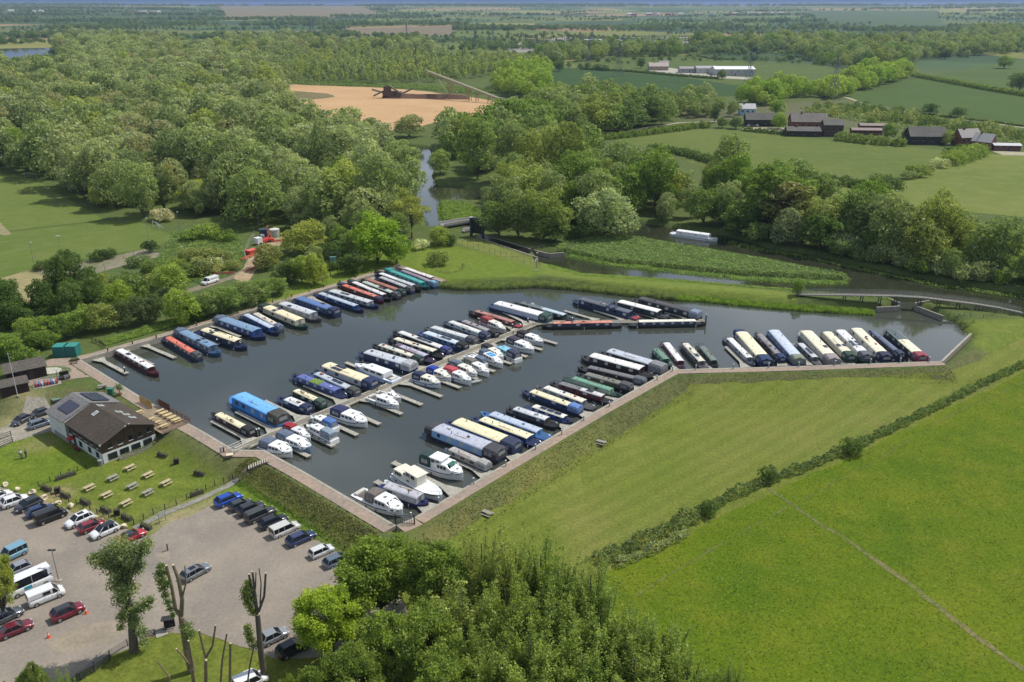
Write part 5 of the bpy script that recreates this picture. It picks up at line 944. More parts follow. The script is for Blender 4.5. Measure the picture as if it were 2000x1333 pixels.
cb_(472, 614, 544, 650, 2.1, NAVY, (.03, .09, .27), (.45, .52, .62), 'slim blue narrowboat with pale blue roof next to the wide blue barge', bow=2, group=NG)
cb_(490, 611, 550, 644, 2.1, DGREY, DGREY, (.6, .56, .48), 'dark narrowboat with stone roof and blue hood behind a blue boat', SLATE, 'b', 1, group=NG, extra='x')
cb_(512, 602, 600, 638, 3.3, DGREEN, (.50, .47, .36), CREAM, 'wide cream barge with dark green hood at the bank end', DGREEN, 'a', 2, 2, group=NG)
cb_(541, 595, 627, 624, 3.2, DGREY, GREY, LGREY, 'wide light grey barge next to the cream barge', bow=2, solar=1, group=NG, vents=3)
cb_(572, 584, 660, 614, 3.2, NAVY, (.03, .07, .18), (.10, .17, .36), 'blue barge with deep blue roof and navy hood over the water end', NAVY, 'b', 1, 1, group=NG)
cb_(616, 573, 710, 606, 2.2, NAVY, (.02, .06, .22), (.40, .46, .54), 'long blue narrowboat with pale roof and white portlights mid bank', bow=2, group=NG, wins='s')
cb_(636, 568, 739, 598, 2.7, NAVY, GREY, LGREY, 'silver grey barge with pale bow deck beside the long blue narrowboat', bow=2, solar=2, group=NG, extra='x')
cb_(662, 557, 749, 588, 2.1, MAR, MAR, CORAL, 'maroon narrowboat with red and blue roof and purple hood', (.04, .03, .07), 'ab', 2, group=NG, fade=(.45, (.58, .2, .15)), extra='x')
cb_(682, 551, 763, 584.5, 2.1, BLACK, (.05, .045, .06), (.62, .62, .62), 'black narrowboat with white roof right of the red and blue roof', (.05, .05, .07), 'a', 2, group=NG)
cb_(700, 550, 780, 580, 2.1, BLACK, DGREEN, (.42, .46, .42), 'dark green narrowboat with pale green grey roof', DGREY, 'b', 1, 2, group=NG)
cb_(706, 545, 790, 574, 2.1, BLACK, (.09, .05, .045), (.34, .15, .11), 'narrowboat with long brick red roof and dark green bow hood', DGREEN, 'b', 1, group=NG, vents=6)
cb_(733, 541, 807, 569, 2.1, NAVY, DGREY, (.40, .41, .44), 'dark narrowboat with plain grey roof left of the black hooded pair', DGREY, 'b', 1, group=NG)
cb_(734, 534, 822, 566, 2.1, BLACK, BLACK, (.66, .67, .68), 'black narrowboat with bright white roof and black hood at both ends', BLACK, 'ab', 2, group=NG, fade=(.5, LGREY))
cb_(755, 529, 839, 561, 2.4, (.01, .07, .08), TEAL, (.06, .30, .28), 'teal green boat with teal canopy near the marina corner', (.02, .27, .27), 'a', 2, group=NG)
cb_(776, 528, 853, 558, 2.0, (.03, .08, .14), (.12, .17, .22), (.24, .22, .27), 'slate blue narrowboat between the teal boat and the red one', (.15, .28, .4), 'b', 1, group=NG)
cb_(783, 524, 857, 550, 2.1, RED, (.20, .02, .025), (.68, .64, .62), 'crimson narrowboat with white roof last in the row at the corner', bow=2, group=NG)
# north side of the long pontoon, left to right
cb_(413, 806, 494, 848.5, 2.1, BLACK, MAR, CREAM, 'short maroon narrowboat with cream roof and black hood by the gangway', BLACK, 'b', 1, group=PG, extra='x')
cb_(452, 775, 555, 826, 3.9, (.03, .17, .45), (.04, .22, .58), (.14, .38, .74), 'huge bright sky blue barge with black canopy, largest boat in the marina', (.05, .048, .045), 'b', 1, group=PG, roofh=2.5, cl=3.2, vents=3)
cb_(543, 775, 606, 802.5, 2.5, NAVY, NAVY, (.66, .67, .68), 'short navy tug style narrowboat with white roof and navy hood', NAVY, 'b', 1, group=PG, fd=3)
cb_(569, 763, 634, 792.5, 2.1, DGREEN, DGREEN, CREAM, 'short dark green boat with cream roof sloping into a green cover', (.04, .075, .06), 'b', 1, group=PG)
cb_(570, 732, 677, 773, 2.6, NAVY, (.05, .07, .2), (.10, .13, .34), 'violet blue narrowboat with a strip of green turf on its roof', bow=1, group=PG, extra='gxt', vents=5)
cb_(604, 726.5, 700, 770, 2.3, (.04, .06, .12), (.12, .17, .28), (.42, .46, .52), 'grey blue narrowboat with dark hood beside the turf roofed boat', (.05, .055, .05), 'b', 1, 2, group=PG, extra='f')
cb_(621, 713.5, 733, 755.5, 3.5, (.05, .055, .07), (.36, .37, .38), CREAM, 'wide grey barge with cream roof, four solar panels and navy hood', (.015, .025, .08), 'b', 1, 4, group=PG, extra='f', vents=2)
cb_(701, 688.5, 810, 720.5, 3.6, NAVY, (.02, .03, .09), (.46, .48, .53), 'wide navy barge with plain grey roof and pale grey tent hood', (.33, .34, .36), 'b', 1, group=PG, vents=2)
cb_(727, 672, 825, 706, 2.1, BLACK, (.06, .055, .02), (.62, .6, .5), 'olive narrowboat with white and yellow cream roof and dark green hood', DGREEN, 'b', 1, group=PG, fade=(.5, (.55, .55, .5)), vents=5)
cb_(770, 675, 848, 705, 2.1, (.03, .02, .05), (.05, .03, .07), LILAC, 'short purple narrowboat with lilac roof', (.12, .09, .12), 'a', 1, group=PG)
cb_(757, 660, 866, 695, 2.2, BLACK, DGREEN, (.66, .62, .5), 'long black green narrowboat with narrow cream roof by the purple one', bow=1, group=PG, extra='t')
cb_(767, 647, 880, 689, 2.2, BLACK, BLACK, (.62, .62, .60), 'long black narrowboat with white roof, dark panels and blue tarp stern', (.03, .04, .16), 'b', 1, 3, group=PG, extra='t')
cb_(816, 648, 912, 680, 2.5, (.03, .06, .14), (.10, .17, .32), (.50, .57, .64), 'steel blue boat with pale roof and raised white bow', BLACK, 'b', 1, 2, group=PG, extra='f')
cb_(829, 638, 931, 668, 2.4, DGREY, (.25, .28, .31), (.52, .54, .55), 'grey narrowboat with pale roof and charcoal hood behind the steel blue boat', (.07, .07, .08), 'b', 1, group=PG)
cb_(866, 627, 955, 659.5, 2.2, (.04, .06, .09), (.34, .40, .46), (.62, .62, .60), 'pale steel narrowboat with white roof at mid pontoon', (.03, .04, .08), 'b', 1, group=PG)
cb_(893, 626, 971, 656.5, 2.1, BLACK, DGREY, (.30, .28, .29), 'dark grey narrowboat with mauve roof and black hood', BLACK, 'b', 1, group=PG, vents=6)
cb_(915, 607, 1018, 637, 2.1, BLACK, (.10, .03, .035), (.40, .20, .17), 'dark narrowboat with rusty salmon roof and orange covered stern', (.55, .18, .08), '', 1, group=PG, extra='r')
cb_(955, 594, 1075, 625.5, 3.7, (.03, .05, .12), (.36, .42, .54), (.70, .68, .70), 'wide pale lavender barge with white roof and dark green hood', (.02, .06, .05), 'b', 1, group=PG, vents=2)
cb_(1003, 590.5, 1119, 623.5, 2.2, BLACK, DGREEN, (.45, .53, .58), 'dark green narrowboat with pale blue roof partly behind the lavender barge', bow=1, group=PG, fade=(.5, (.12, .14, .14)), extra='x')
cb_(1119, 586, 1248, 621.5, 3.0, NAVY, (.015, .03, .08), (.10, .12, .15), 'navy barge with black and brown roof and red stern at the far pontoon', bow=1, solar=4, group=TG, extra='r', fade=(.45, (.10, .11, .13)))
cb_(1193, 591, 1305, 619.5, 3.1, BLACK, (.03, .04, .05), (.72, .71, .66), 'black barge with gleaming white roof at the far end fingers', bow=1, group=TG, vents=2, extra='t')
cb_(1234, 584.5, 1368, 619.5, 3.3, BLACK, (.03, .03, .035), (.055, .055, .065), 'all black barge with slate blue hood at the farthest finger', (.16, .2, .27), 'b', 1, group=TG, vents=2)
cb_(1058, 635.5, 1214, 632.5, 2.1, BLACK, (.015, .018, .05), (.58, .24, .18), 'narrowboat with salmon pink roof lying along the pontoon end', bow=1, group=TG, vents=7)
cb_(1228, 632.5, 1380, 629.5, 2.1, BLACK, (.02, .04, .08), (.70, .68, .58), 'navy narrowboat with cream white roof lying along the pontoon tip', bow=2, group=TG, vents=3)
# along the south east quay, near to far
cb_(738, 948, 837, 982.5, 2.6, (.015, .02, .08), (.3, .31, .34), (.40, .40, .44), 'grey canopied dutch style boat with royal blue deck trim', bow=2, group=SG, extra='x', roofh=1.9)
cb_(869, 876, 956, 914.5, 2.2, (.03, .04, .07), (.28, .25, .22), (.36, .34, .33), 'weathered grey boat under a torn tarpaulin with pink bow', (.3, .3, .29), 'b', 1, group=SG)
cb_(833, 835, 981, 892.5, 4.0, (.02, .025, .045), (.20, .36, .56), (.40, .42, .50), 'wide pale blue barge with grey roof and black glazed canopy', (.045, .045, .055), 'ab', 1, group=SG, roofh=2.2, cl=3.2, vents=6)
cb_(871, 822.5, 1013, 878.5, 3.7, NAVY, (.02, .05, .15), (.72, .64, .42), 'wide navy barge with custard cream roof and round navy hood', (.02, .03, .07), 'b', 1, group=SG, wins='m', cl=3.2)
cb_(920, 814.5, 1057, 866.5, 2.7, NAVY, (.015, .05, .17), (.72, .65, .44), 'long blue narrowboat with custard cream roof beside the wide navy barge', bow=1, group=SG, vents=7)
cb_(939, 804.5, 1075, 854.5, 2.6, (.03, .1, .25), (.10, .25, .47), (.40, .46, .56), 'light blue narrowboat with grey blue roof and a folded canoe on top', bow=1, group=SG, extra='x')
cb_(988, 796.5, 1089, 830, 2.3, BLACK, (.05, .05, .055), (.56, .57, .58), 'charcoal narrowboat with white and grey roof and open steel decks', bow=1, group=SG, fade=(.5, LGREY), extra='t')
cb_(1026, 792, 1118.5, 824.5, 2.1, NAVY, (.02, .05, .2), (.70, .68, .60), 'small blue narrowboat with cream roof and three solar panels', bow=2, solar=3, group=SG)
cb_(1020, 761.5, 1135, 803.5, 2.4, NAVY, (.01, .035, .11), CREAM, 'deep blue narrowboat with cream roof and crumpled blue tarpaulin stern', (.10, .18, .42), 'b', 1, group=SG)
cb_(1047, 754, 1161, 796, 2.3, DGREY, (.17, .22, .22), (.66, .62, .52), 'grey green narrowboat with cream roof carrying an orange patch', bow=1, group=SG, extra='x', fade=(.5, (.68, .66, .6)))
cb_(1074, 746.5, 1199, 784.5, 2.1, BLACK, (.10, .02, .03), (.55, .54, .54), 'maroon panelled narrowboat with white roof and orange tarp at the stern', bow=1, group=SG, solar=1, extra='xt', fade=(.5, MGREY))
cb_(1102, 737, 1216, 773, 2.2, DGREEN, PGREEN, (.14, .30, .21), 'pale green narrowboat with sage green roof', bow=2, group=SG)
cb_(1126, 729.5, 1235, 759.5, 2.4, BLACK, (.05, .045, .035), (.17, .17, .145), 'mottled olive black narrowboat with weathered roof', DGREY, 'b', 1, group=SG, vents=7, extra='x')
cb_(1128, 716, 1262, 748, 2.3, BLACK, BLACK, (.14, .14, .15), 'black narrowboat with charcoal roof, portholes and dark grey hood', (.09, .1, .12), 'b', 1, group=SG, wins='p')
cb_(1135, 695.5, 1274, 733, 3.3, BLACK, (.03, .02, .025), (.70, .69, .66), 'wide black barge with long white roof and big pale windows', bow=1, group=SG, vents=3)
cb_(1170, 687.5, 1299, 726, 3.4, BLACK, (.02, .025, .035), (.43, .46, .52), 'wide black barge with blue grey roof and boxy grey tent', (.17, .18, .19), 'b', 1, group=SG, cl=3.4, roofh=2.3)
# east quay, left to right
cb_(1276, 682, 1308, 713, 2.1, DGREEN, (.02, .13, .075), (.12, .23, .17), 'short emerald green narrowboat first on the east quay', bow=1, group=EG)
cb_(1295, 667, 1337, 720, 2.1, (.05, .03, .04), (.12, .03, .04), (.70, .68, .68), 'slim maroon narrowboat with white roof on the east quay', bow=2, group=EG)
cb_(1330, 667, 1379, 719.5, 2.1, DGREY, MGREY, (.60, .57, .48), 'grey narrowboat with cream and grey roof, third on the east quay', bow=1, solar=1, group=EG, extra='x')
cb_(1364, 674, 1402, 718, 2.0, BLACK, (.05, .065, .055), (.14, .18, .16), 'low dark green grey narrowboat, fourth on the east quay', bow=2, group=EG)
cb_(1417, 658, 1474, 713.5, 2.1, (.05, .06, .08), GREY, (.70, .69, .66), 'white roofed grey narrowboat next to an empty finger', bow=2, group=EG, vents=7, extra='x')
cb_(1440, 648.5, 1498, 714, 3.5, NAVY, (.40, .38, .34), (.72, .66, .46), 'cream roofed widebeam with bulging navy cover on the quay end', (.01, .03, .09), 'ab', 1, group=EG, cl=3.2)
cb_(1475, 649, 1529, 706, 2.1, (.02, .02, .03), (.06, .045, .06), (.22, .21, .22), 'dark narrowboat with grey brown roof and small navy hood', (.01, .03, .09), 'b', 1, group=EG, extra='x')
cb_(1503, 645, 1562, 711.5, 3.3, (.02, .04, .12), (.12, .19, .32), (.46, .52, .62), 'widebeam with pale blue roof and grey green hood', (.17, .19, .15), 'b', 1, group=EG)
cb_(1555, 668, 1601, 711.5, 2.0, DGREY, MGREY, (.50, .51, .53), 'low grey narrowboat tucked beside the tall cream barge', bow=1, group=EG, solar=2)
cb_(1566, 646.5, 1630, 712, 3.5, (.25, .23, .2), (.58, .55, .46), (.72, .66, .50), 'tall cream barge with mauve grey rounded hood', (.24, .21, .22), 'b', 1, 1, group=EG, cl=3.2, wins='p')
cb_(1606, 648.5, 1663, 705, 2.9, DGREEN, (.45, .42, .32), (.70, .66, .5), 'cream narrow barge with bottle green hood', (.015, .05, .035), 'b', 1, 2, group=EG)
cb_(1632, 645, 1694, 704.5, 3.0, DGREEN, (.56, .57, .56), (.72, .73, .74), 'white barge with a line of dark solar panels and grey hood', (.08, .09, .11), 'b', 1, 4, group=EG)
cb_(1663, 641.5, 1732, 706, 3.3, (.05, .05, .06), (.55, .53, .46), (.72, .67, .5), 'cream barge with navy hood and a dinghy hung at the quay', (.01, .015, .05), 'b', 1, group=EG, extra='x', wins='m')
cb_(1696, 644.5, 1762, 699, 2.0, NAVY, (.03, .03, .07), (.10, .13, .2), 'narrow navy narrowboat with slate blue roof between cream barges', (.02, .03, .07), 'b', 1, group=EG)
cb_(1730, 644.5, 1802, 706, 3.3, BLACK, (.03, .04, .04), (.70, .66, .5), 'black barge with green and cream roof and maroon hood, last on the right', (.22, .04, .06), 'b', 1, group=EG, fade=(.55, (.06, .09, .1)))
cb_(1310, 453.5, 1402, 466.5, 3.4, (.6, .62, .66), (.66, .67, .68), (.72, .73, .74), 'white river barge moored alone under the trees across the river', bow=2, group='boats on the river', vents=5, wins='m')
# cruisers on the south side of the pontoon and on the quay
cruiser(512, 866, 570, 884, WHITE, WHITE, 'white cruiser with blue grey hood nearest the gangway', SLATE, w_=3.2)
cruiser(545, 851, 606, 876, LBLUE, WHITE, 'pale blue hulled cruiser with white roof and blue grey hood', SLATE, w_=2.9, cab=(-.14, .34))
cruiser(557, 836, 606, 856, WHITE, (.6, .62, .64), 'small white cruiser with crimson hood', (.30, .02, .03), w_=2.3)
cruiser(654, 858, 599, 831, WHITE, WHITE, 'white cruiser with grey blue tent hood over its outer end', (.2, .26, .32), w_=2.4, cab=(-.14, .32))
cruiser(655, 836, 607, 815, WHITE, WHITE, 'white cruiser with mid blue hood behind the grey blue tented one', (.06, .14, .36), w_=2.4)
cruiser(651, 803, 717, 826, WHITE, WHITE, 'large white cruiser with navy hood and pontoon berth to itself', (.02, .025, .09), w_=3.4, lvl=1.05)
cruiser(722, 772, 779, 793, WHITE, WHITE, 'white cruiser with open cockpit nearest the bare fingers', None, w_=2.7)
cruiser(736, 765, 783, 779, (.6, .6, .6), WHITE, 'small open white boat with black seats behind an open cruiser', None, w_=2.0, cab=(.05, .25), band=BLACK)
cruiser(808, 735, 860, 750, (.62, .66, .74), (.70, .67, .56), 'cream topped cruiser with navy hood and pale blue hull', (.015, .025, .07), w_=2.7)
cruiser(836, 724, 881, 739, WHITE, (.70, .68, .6), 'white cruiser with vivid royal blue hood', (.01, .04, .30), w_=2.5)
cruiser(859, 719, 920, 745, WHITE, WHITE, 'long white cruiser with pinkish red hood amidships', (.42, .06, .07), w_=2.7, canpos=(-.28, .02), cab=(.0, .34))
cruiser(880, 711.5, 932, 731.5, WHITE, (.68, .66, .6), 'white cruiser with slate hood behind the red hooded one', (.10, .13, .16), w_=2.5)
cruiser(911, 707, 955, 729, WHITE, WHITE, 'white cruiser with brown grey hood', (.16, .145, .13), w_=2.5)
cruiser(948, 711, 905, 697, (.6, .6, .6), WHITE, 'white cruiser with slate blue tent hood at its outer end', (.10, .13, .19), w_=2.3)
cruiser(932, 686, 982, 712, WHITE, WHITE, 'white cruiser with bright turquoise blue roof panels', SLATE, w_=2.7, patch=((.02, .27, .62), (.0, .13)), canpos=(-.3, -.12))
cruiser(944, 679, 983, 699, WHITE, (.70, .67, .58), 'cream white cruiser with black hood against the pontoon', (.025, .022, .03), w_=2.4)
cruiser(1013, 700, 969, 679, WHITE, (.22, .50, .66), 'cruiser with sky blue cabin top and navy tent hood', (.03, .035, .07), w_=2.7, cab=(-.14, .36))
cruiser(993, 665.5, 1043, 684, WHITE, WHITE, 'white cruiser with dark purple hood second from the pontoon end', (.04, .03, .06), w_=3.0)
cruiser(1012, 653.5, 1061, 669, (.55, .56, .58), WHITE, 'white cruiser with black hood last before the pontoon bend', (.02, .018, .022), w_=2.8, band=GREY)
cruiser(942, 625, 988, 645, (.66, .6, .6), (.70, .66, .6), 'cream cruiser with red brown hood among the narrowboats', (.33, .05, .05), w_=2.5, group=PG)
cruiser(694, 712, 775, 741, (.62, .68, .78), WHITE, 'white river cruiser with bright blue trimmed bow among the narrowboats', None, bow=1, w_=3.4, band=(.04, .25, .6), cab=(-.3, .28), group=PG, hs=1.05)
cruiser(697, 958, 786, 997, WHITE, WHITE, 'long white cruiser with taupe hood amidships at the bottom corner', (.14, .12, .11), w_=3.4, canpos=(-.2, .02), cab=(.0, .34), group=SG, hs=1.15)
cruiser(777, 918, 863, 969, WHITE, (.68, .65, .55), 'cream and white motor yacht with glazed wheelhouse and solar panel', None, w_=3.4, wheel=True, patch=(NAVY, (-.06,)), cab=(-.45, -.18), group=SG, hs=1.1)
cruiser(826, 897, 904, 925, WHITE, WHITE, 'white tug shaped cruiser with upright wheelhouse and dark green covers', (.02, .05, .045), w_=3.4, canpos=(-.48, -.2), wheel=True, group=SG, hs=1.3, patch=((.03, .12, .08), (.24,)), cab=(-.05, .3))
def dinghy(px, py, ang, L, w_, col, label, z=None, cat='dinghy'):
    p = P(px, py, WZ + .3) if z is None else P(px, py, z)
    r = empty('dinghy', (p.x, p.y, WZ if z is None else z), R(ang), label, cat); secs = [[(x * L, -w_ / 2 * k * .7, -.1), (x * L, -w_ / 2 * k, .38), (x * L, w_ / 2 * k, .38), (x * L, w_ / 2 * k * .7, -.1)] for x, k in ((-.5, .75), (-.3, 1), (.15, .95), (.38, .55), (.5, .08))]
    MB().loft(secs).build('hull', mt(col, .5), r); MB().box((-.05 * L, 0, .395), (L * .62, w_ * .66, .02)).build('inside', mt((.3, .31, .33), .8), r); MB().box((-.12 * L, 0, .43), (.22, w_ * .8, .04)).build('seat', mt((.4, .3, .2), .7), r)
dinghy(931, 745, 30, 2.6, 1.2, (.2, .26, .25), 'small grey green tender floating at a finger tip')
dinghy(770, 936, 130, 2.2, 1.1, (.66, .68, .7), 'upturned white tender lying outermost beside the dutch style boat')
dinghy(758, 943, 130, 2.0, 1.1, (.6, .66, .74), 'pale blue tender tied behind the dutch style boat')
dinghy(1738, 704, 5, 2.3, 1.1, (.07, .07, .08), 'black tender at the quay behind the navy hooded cream barge')
# ------------------------------------------------------------------ pontoons
DECKM = ground_like('decking', (.42, .40, .36), (.34, .325, .30), s1=.4, s2=2.0, rough=.9, bump=.1); EDGEM = ground_like('pale_edge', (.50, .47, .40), (.42, .40, .35), s1=.5, s2=3, bump=.05); WALKM = ground_like('walkway', (.25, .225, .19), (.2, .185, .165), s1=.4, s2=2, bump=.1)
PZ = WZ + .5
A0, A1 = P(466, 877, PZ), P(1042, 633, PZ); U = (A1 - A0).normalized(); Nn = Vector((-U.y, U.x, 0))
if Nn.y < 0: Nn = -Nn
A0 = A0 - U * .3
def slab_along(mb, a, b, w_, z0, z1): 
    d = (b - a); L = d.length; mb.box(((a.x + b.x) / 2, (a.y + b.y) / 2, (z0 + z1) / 2), (L, w_, z1 - z0), math.atan2(d.y, d.x))
def walkway(a, b, w_, label):
    r = empty('pontoon_walkway', (a.x, a.y, 0), 0, label, 'pontoon'); off = Vector((-a.x, -a.y, 0)); a2 = a + off; b2 = b + off; d = (b - a).normalized(); n_ = Vector((-d.y, d.x, 0))
    m = MB(); slab_along(m, a2, b2, w_ - .5, PZ - .2, PZ); m.build('deck', WALKM, r)
    for s in (-1, 1): m = MB(); slab_along(m, a2 + n_ * s * (w_ / 2 - .13), b2 + n_ * s * (w_ / 2 - .13), .25, PZ - .25, PZ + .05); m.build('edge_beam', EDGEM, r)
    m = MB(); k = int((b - a).length / 4)
    for i in range(k): q = a2.lerp(b2, (i + .5) / k); m.box((q.x, q.y, PZ - .45), (2.6, w_ * .8, .45), math.atan2(d.y, d.x))
    m.build('float', DARKM, r); return r
walkway(A0, A1, 2.1, 'long straight walkway of the main pontoon dividing the marina')
E2 = P(1376, 626.5, PZ); walkway(A1 - U * .2, P(1068, 634, PZ) + Vector((0, 1.6, 0)), 1.8, 'short bend of the pontoon behind the salmon roofed boat'); walkway(P(1066, 634, PZ) + Vector((0, 1.7, 0)), E2, 2.0, 'end walkway of the pontoon behind the two boats lying along it')
def finger(tip, root, w_, label, grp, gus=1.6, z=PZ, gr=2.6):
    d = (tip - root); L = d.length; ang = math.atan2(d.y, d.x); r = empty('finger_pontoon', (root.x, root.y, z), ang, label, 'pontoon', grp)
    m = MB(); m.box((L / 2, 0, -.1), (L, w_, .16)); m.build('deck', DECKM, r)
    mb = MB(); mb.prism([(-.05, -w_ / 2 - gus), (gr, -w_ / 2), (gr, w_ / 2), (-.05, w_ / 2 + gus)], -.17, -.024); mb.build('corner_deck', DECKM, r)
    m = MB(); m.box((L - .06, 0, -.08), (.2, w_ + .12, .24)); m.build('end_cap', EDGEM, r); m = MB()
    for i in range(max(2, int(L / 3))): m.box(((i + .6) * L / max(2, int(L / 3)), 0, -.36), (1.7, w_ * .8, .38))
    m.build('float', DARKM, r); return r
def proj(p): t_ = (p - A0).dot(U); return A0 + U * t_
V2 = -Nn
stips = [(603, 891), (651, 871), (697, 849), (741, 828), (784, 808), (823, 790), (862, 774), (898, 757), (932, 740), (965, 725), (998, 710), (1028, 696.5), (1058, 683), (1087, 671)]
ordn = ['first', 'second', 'third', 'fourth', 'fifth', 'sixth', 'seventh', 'eighth', 'ninth', 'tenth', 'eleventh', 'twelfth', 'thirteenth', 'fourteenth', 'fifteenth', 'sixteenth', 'seventeenth']
for i, t_ in enumerate(stips):
    tp = P(*t_, PZ); rt_ = proj(tp); finger(tp, rt_ + (tp - rt_).normalized() * .95, .95, f'{ordn[i]} short finger from the gangway on the south side of the pontoon', 'fingers on the south side of the long pontoon', 1.2)
ntips = [(415, 822), (463, 804), (517, 783), (596, 753), (650, 727), (676, 708), (735, 688), (790, 668), (845, 650), (887.5, 642), (935, 621), (985, 610), (1040, 592)]
for i, t_ in enumerate(ntips):
    tp = P(*t_, PZ); rt_ = proj(tp); q = (rt_ - A0).length
    if q > (A1 - A0).length - 1: rt_ = A1 - U * 1
    L_ = (tp - rt_).length
    if L_ > 19: tp = rt_ + (tp - rt_).normalized() * 17
    finger(tp, rt_ + (tp - rt_).normalized() * .95, .95, f'{ordn[i]} long finger from the gangway on the north side of the pontoon', 'fingers on the north side of the long pontoon', 1.3)
for a, b, lab in (((1103, 607), (1166, 625), 'finger left of the navy barge with the red stern'), ((1161, 606), (1219, 624), 'finger against the navy barge with the red stern'), ((1240, 610), (1286, 622), 'finger between the navy and the white roofed black barge'), ((1300, 609), (1342, 621), 'finger beside the all black barge')):
    finger(P(*a, PZ), P(*b, PZ), .9, lab, 'fingers at the far end of the pontoon', .8)
NU = (P(530, 596) - P(200, 691)).normalized(); ND = Vector((-NU.y, NU.x, 0)); ND = ND if ND.y < 0 else -ND
def bankf(root_px, L_, lab, grp, w_=1.0, dirv=ND, tip=None):
    a = P(*root_px, PZ); b = P(*tip, PZ) if tip else a + dirv * L_; finger(b, a, w_, lab, grp, 1.1, gr=3.2)
G1 = 'fingers along the north west bank'
bankf((190, 699), 0, 'empty finger nearest the left corner of the marina', G1, tip=(247, 729)); bankf((238, 683), 0, 'finger behind the maroon narrowboat', G1, tip=(297, 712)); bankf((276, 671), 0, 'long empty pale finger in the middle of the left bay', G1, tip=(341, 698.5)); bankf((352, 652), 15, 'finger between the coral roof and the blue grey barge', G1, tip=(405, 676))
bankf((370, 647), 0, 'finger left of the cream roofed navy barge', G1, tip=(428, 672)); bankf((414, 634), 0, 'finger between the cream roofed barge and the royal blue one', G1, tip=(468, 657)); bankf((470, 617), 12, 'finger hidden beyond the royal blue barge', G1); bankf((505, 607), 12, 'finger left of the wide cream barge', G1); bankf((566, 590), 12, 'finger between light grey and deep blue barges', G1); bankf((603, 579), 0, 'finger left of the long blue narrowboat', G1, tip=(648, 600)); bankf((652, 565), 12, 'finger beyond the silver grey barge', G1); bankf((690, 552), 10, 'finger in the crowded part of the bank', G1); bankf((722, 543), 10, 'finger second from the marina corner', G1); bankf((758, 531), 10, 'finger nearest the marina corner', G1)
SU = (P(1056, 866) - P(916, 948)).normalized(); SD = Vector((-SU.y, SU.x, 0)); SD = SD if SD.x < 0 else -SD
G2 = 'fingers along the south east quay'
for rp_, L_, lab in (((840, 993), 13, 'finger nearest the bottom corner of the marina'), ((892, 962), 15.5, 'finger beside the cream and white motor yacht'), ((952, 927), 10, 'finger beside the white tug shaped cruiser'), ((1010, 894), 12, 'finger beyond the pale blue barge'), ((1068, 860), 12, 'finger beside the light blue narrowboat'), ((1112, 834), 11, 'finger beside the charcoal narrowboat'), ((1150, 811), 12, 'finger beside the deep blue narrowboat'), ((1200, 782), 12, 'finger between maroon panelled and sage green boats'), ((1248, 757), 12, 'finger beside the porthole narrowboat'), ((1288, 735), 12, 'finger beside the boxy grey tent')):
    bankf(rp_, L_, lab, G2, 1.1, SD)
EU = (P(1560, 716) - P(1320, 722)).normalized(); ED = Vector((-EU.y, EU.x, 0)); ED = ED if ED.y > 0 else -ED
G3 = 'fingers along the east quay'
for rp_, tp_, lab in (((1324, 721), (1294.5, 681), 'finger left of the slim maroon narrowboat'), ((1392, 719.5), (1356, 679), 'finger left of the low dark green grey narrowboat'), ((1459.5, 717), (1419, 677), 'empty looking finger left of the white roofed grey narrowboat'), ((1532, 714.5), (1495, 672), 'finger beside the dark narrowboat with navy hood'), ((1589, 713), (1552, 672), 'finger left of the tall cream barge'), ((1657, 711), (1618, 668), 'finger between bottle green and mauve hoods'), ((1724, 709), (1680, 664), 'finger beside the navy hooded cream barge'), ((1789, 707), (1742, 662), 'finger left of the last black barge')):
    bankf(rp_, 0, lab, G3, 1.1, tip=tp_)
# piles, bollards, service posts
def pile(px, py, label, h=1.6, white=True, grp='white capped mooring piles', z=WZ):
    p = P(px, py, z); r = empty('mooring_pile', (p.x, p.y, z), 0, label, 'mooring pile', grp)
    MB().tube((0, 0, -.5), (0, 0, h), .17, .17, 10).build('post', DARKM, r); MB().tube((0, 0, h), (0, 0, h + .28), .19, .05, 10).build('cap', mt((.75, .75, .72), .5), r)
for px, py, lab in ((244.5, 731, 'pile at the tip of the left corner finger'), (425, 675, 'pile by the cream roofed navy barge'), (502, 853, 'left of a pair of piles near the gangway'), (507, 852, 'right of a pair of piles near the gangway'), (598, 806, 'left pile behind the short navy boat'), (602, 807, 'right pile behind the short navy boat'), (686.5, 772, 'left pile behind the grey blue hood'), (690, 774, 'right pile behind the grey blue hood'), (906, 682, 'left pile behind the steel blue boat'), (909, 683, 'right pile behind the steel blue boat'), (967, 661, 'pile behind the pale steel narrowboat'), (1001, 645, 'pile near the small red hooded cruiser'), (1378, 634, 'tall pile marking the tip of the pontoon'), (1031, 634, 'pile at the pontoon bend')):
    pile(px, py, lab, 2.6 if 'tall' in lab else 1.5)
def bollard(px, py, label, grp, z=0, h=.95, col=(.03, .03, .03), cap=None, name='bollard'):
    p = P(px, py, z) if z == 0 else Vector((*P(px, py, z)[:2], z)); r = empty(name, p, 0, label, 'bollard', grp); MB().box((0, 0, h / 2), (.2, .2, h)).build('post', mt(col, .7), r); MB().box((0, 0, h + .04), (.24, .24, .09)).build('lamp_head', mt(cap or (.25, .24, .2), .5), r)
for i, (px, py) in enumerate(((211, 687), (259, 673), (305.5, 661), (349.5, 648), (384, 637), (425, 625), (465, 613), (497, 602), (533, 592), (570, 581), (604, 570.5), (632, 562), (664, 553), (695, 543), (726, 534), (757, 525))):
    bollard(px, py, f'dark lamp bollard on the bank path, {ordn[i]} from the left corner', 'lamp bollards on the north west bank path')
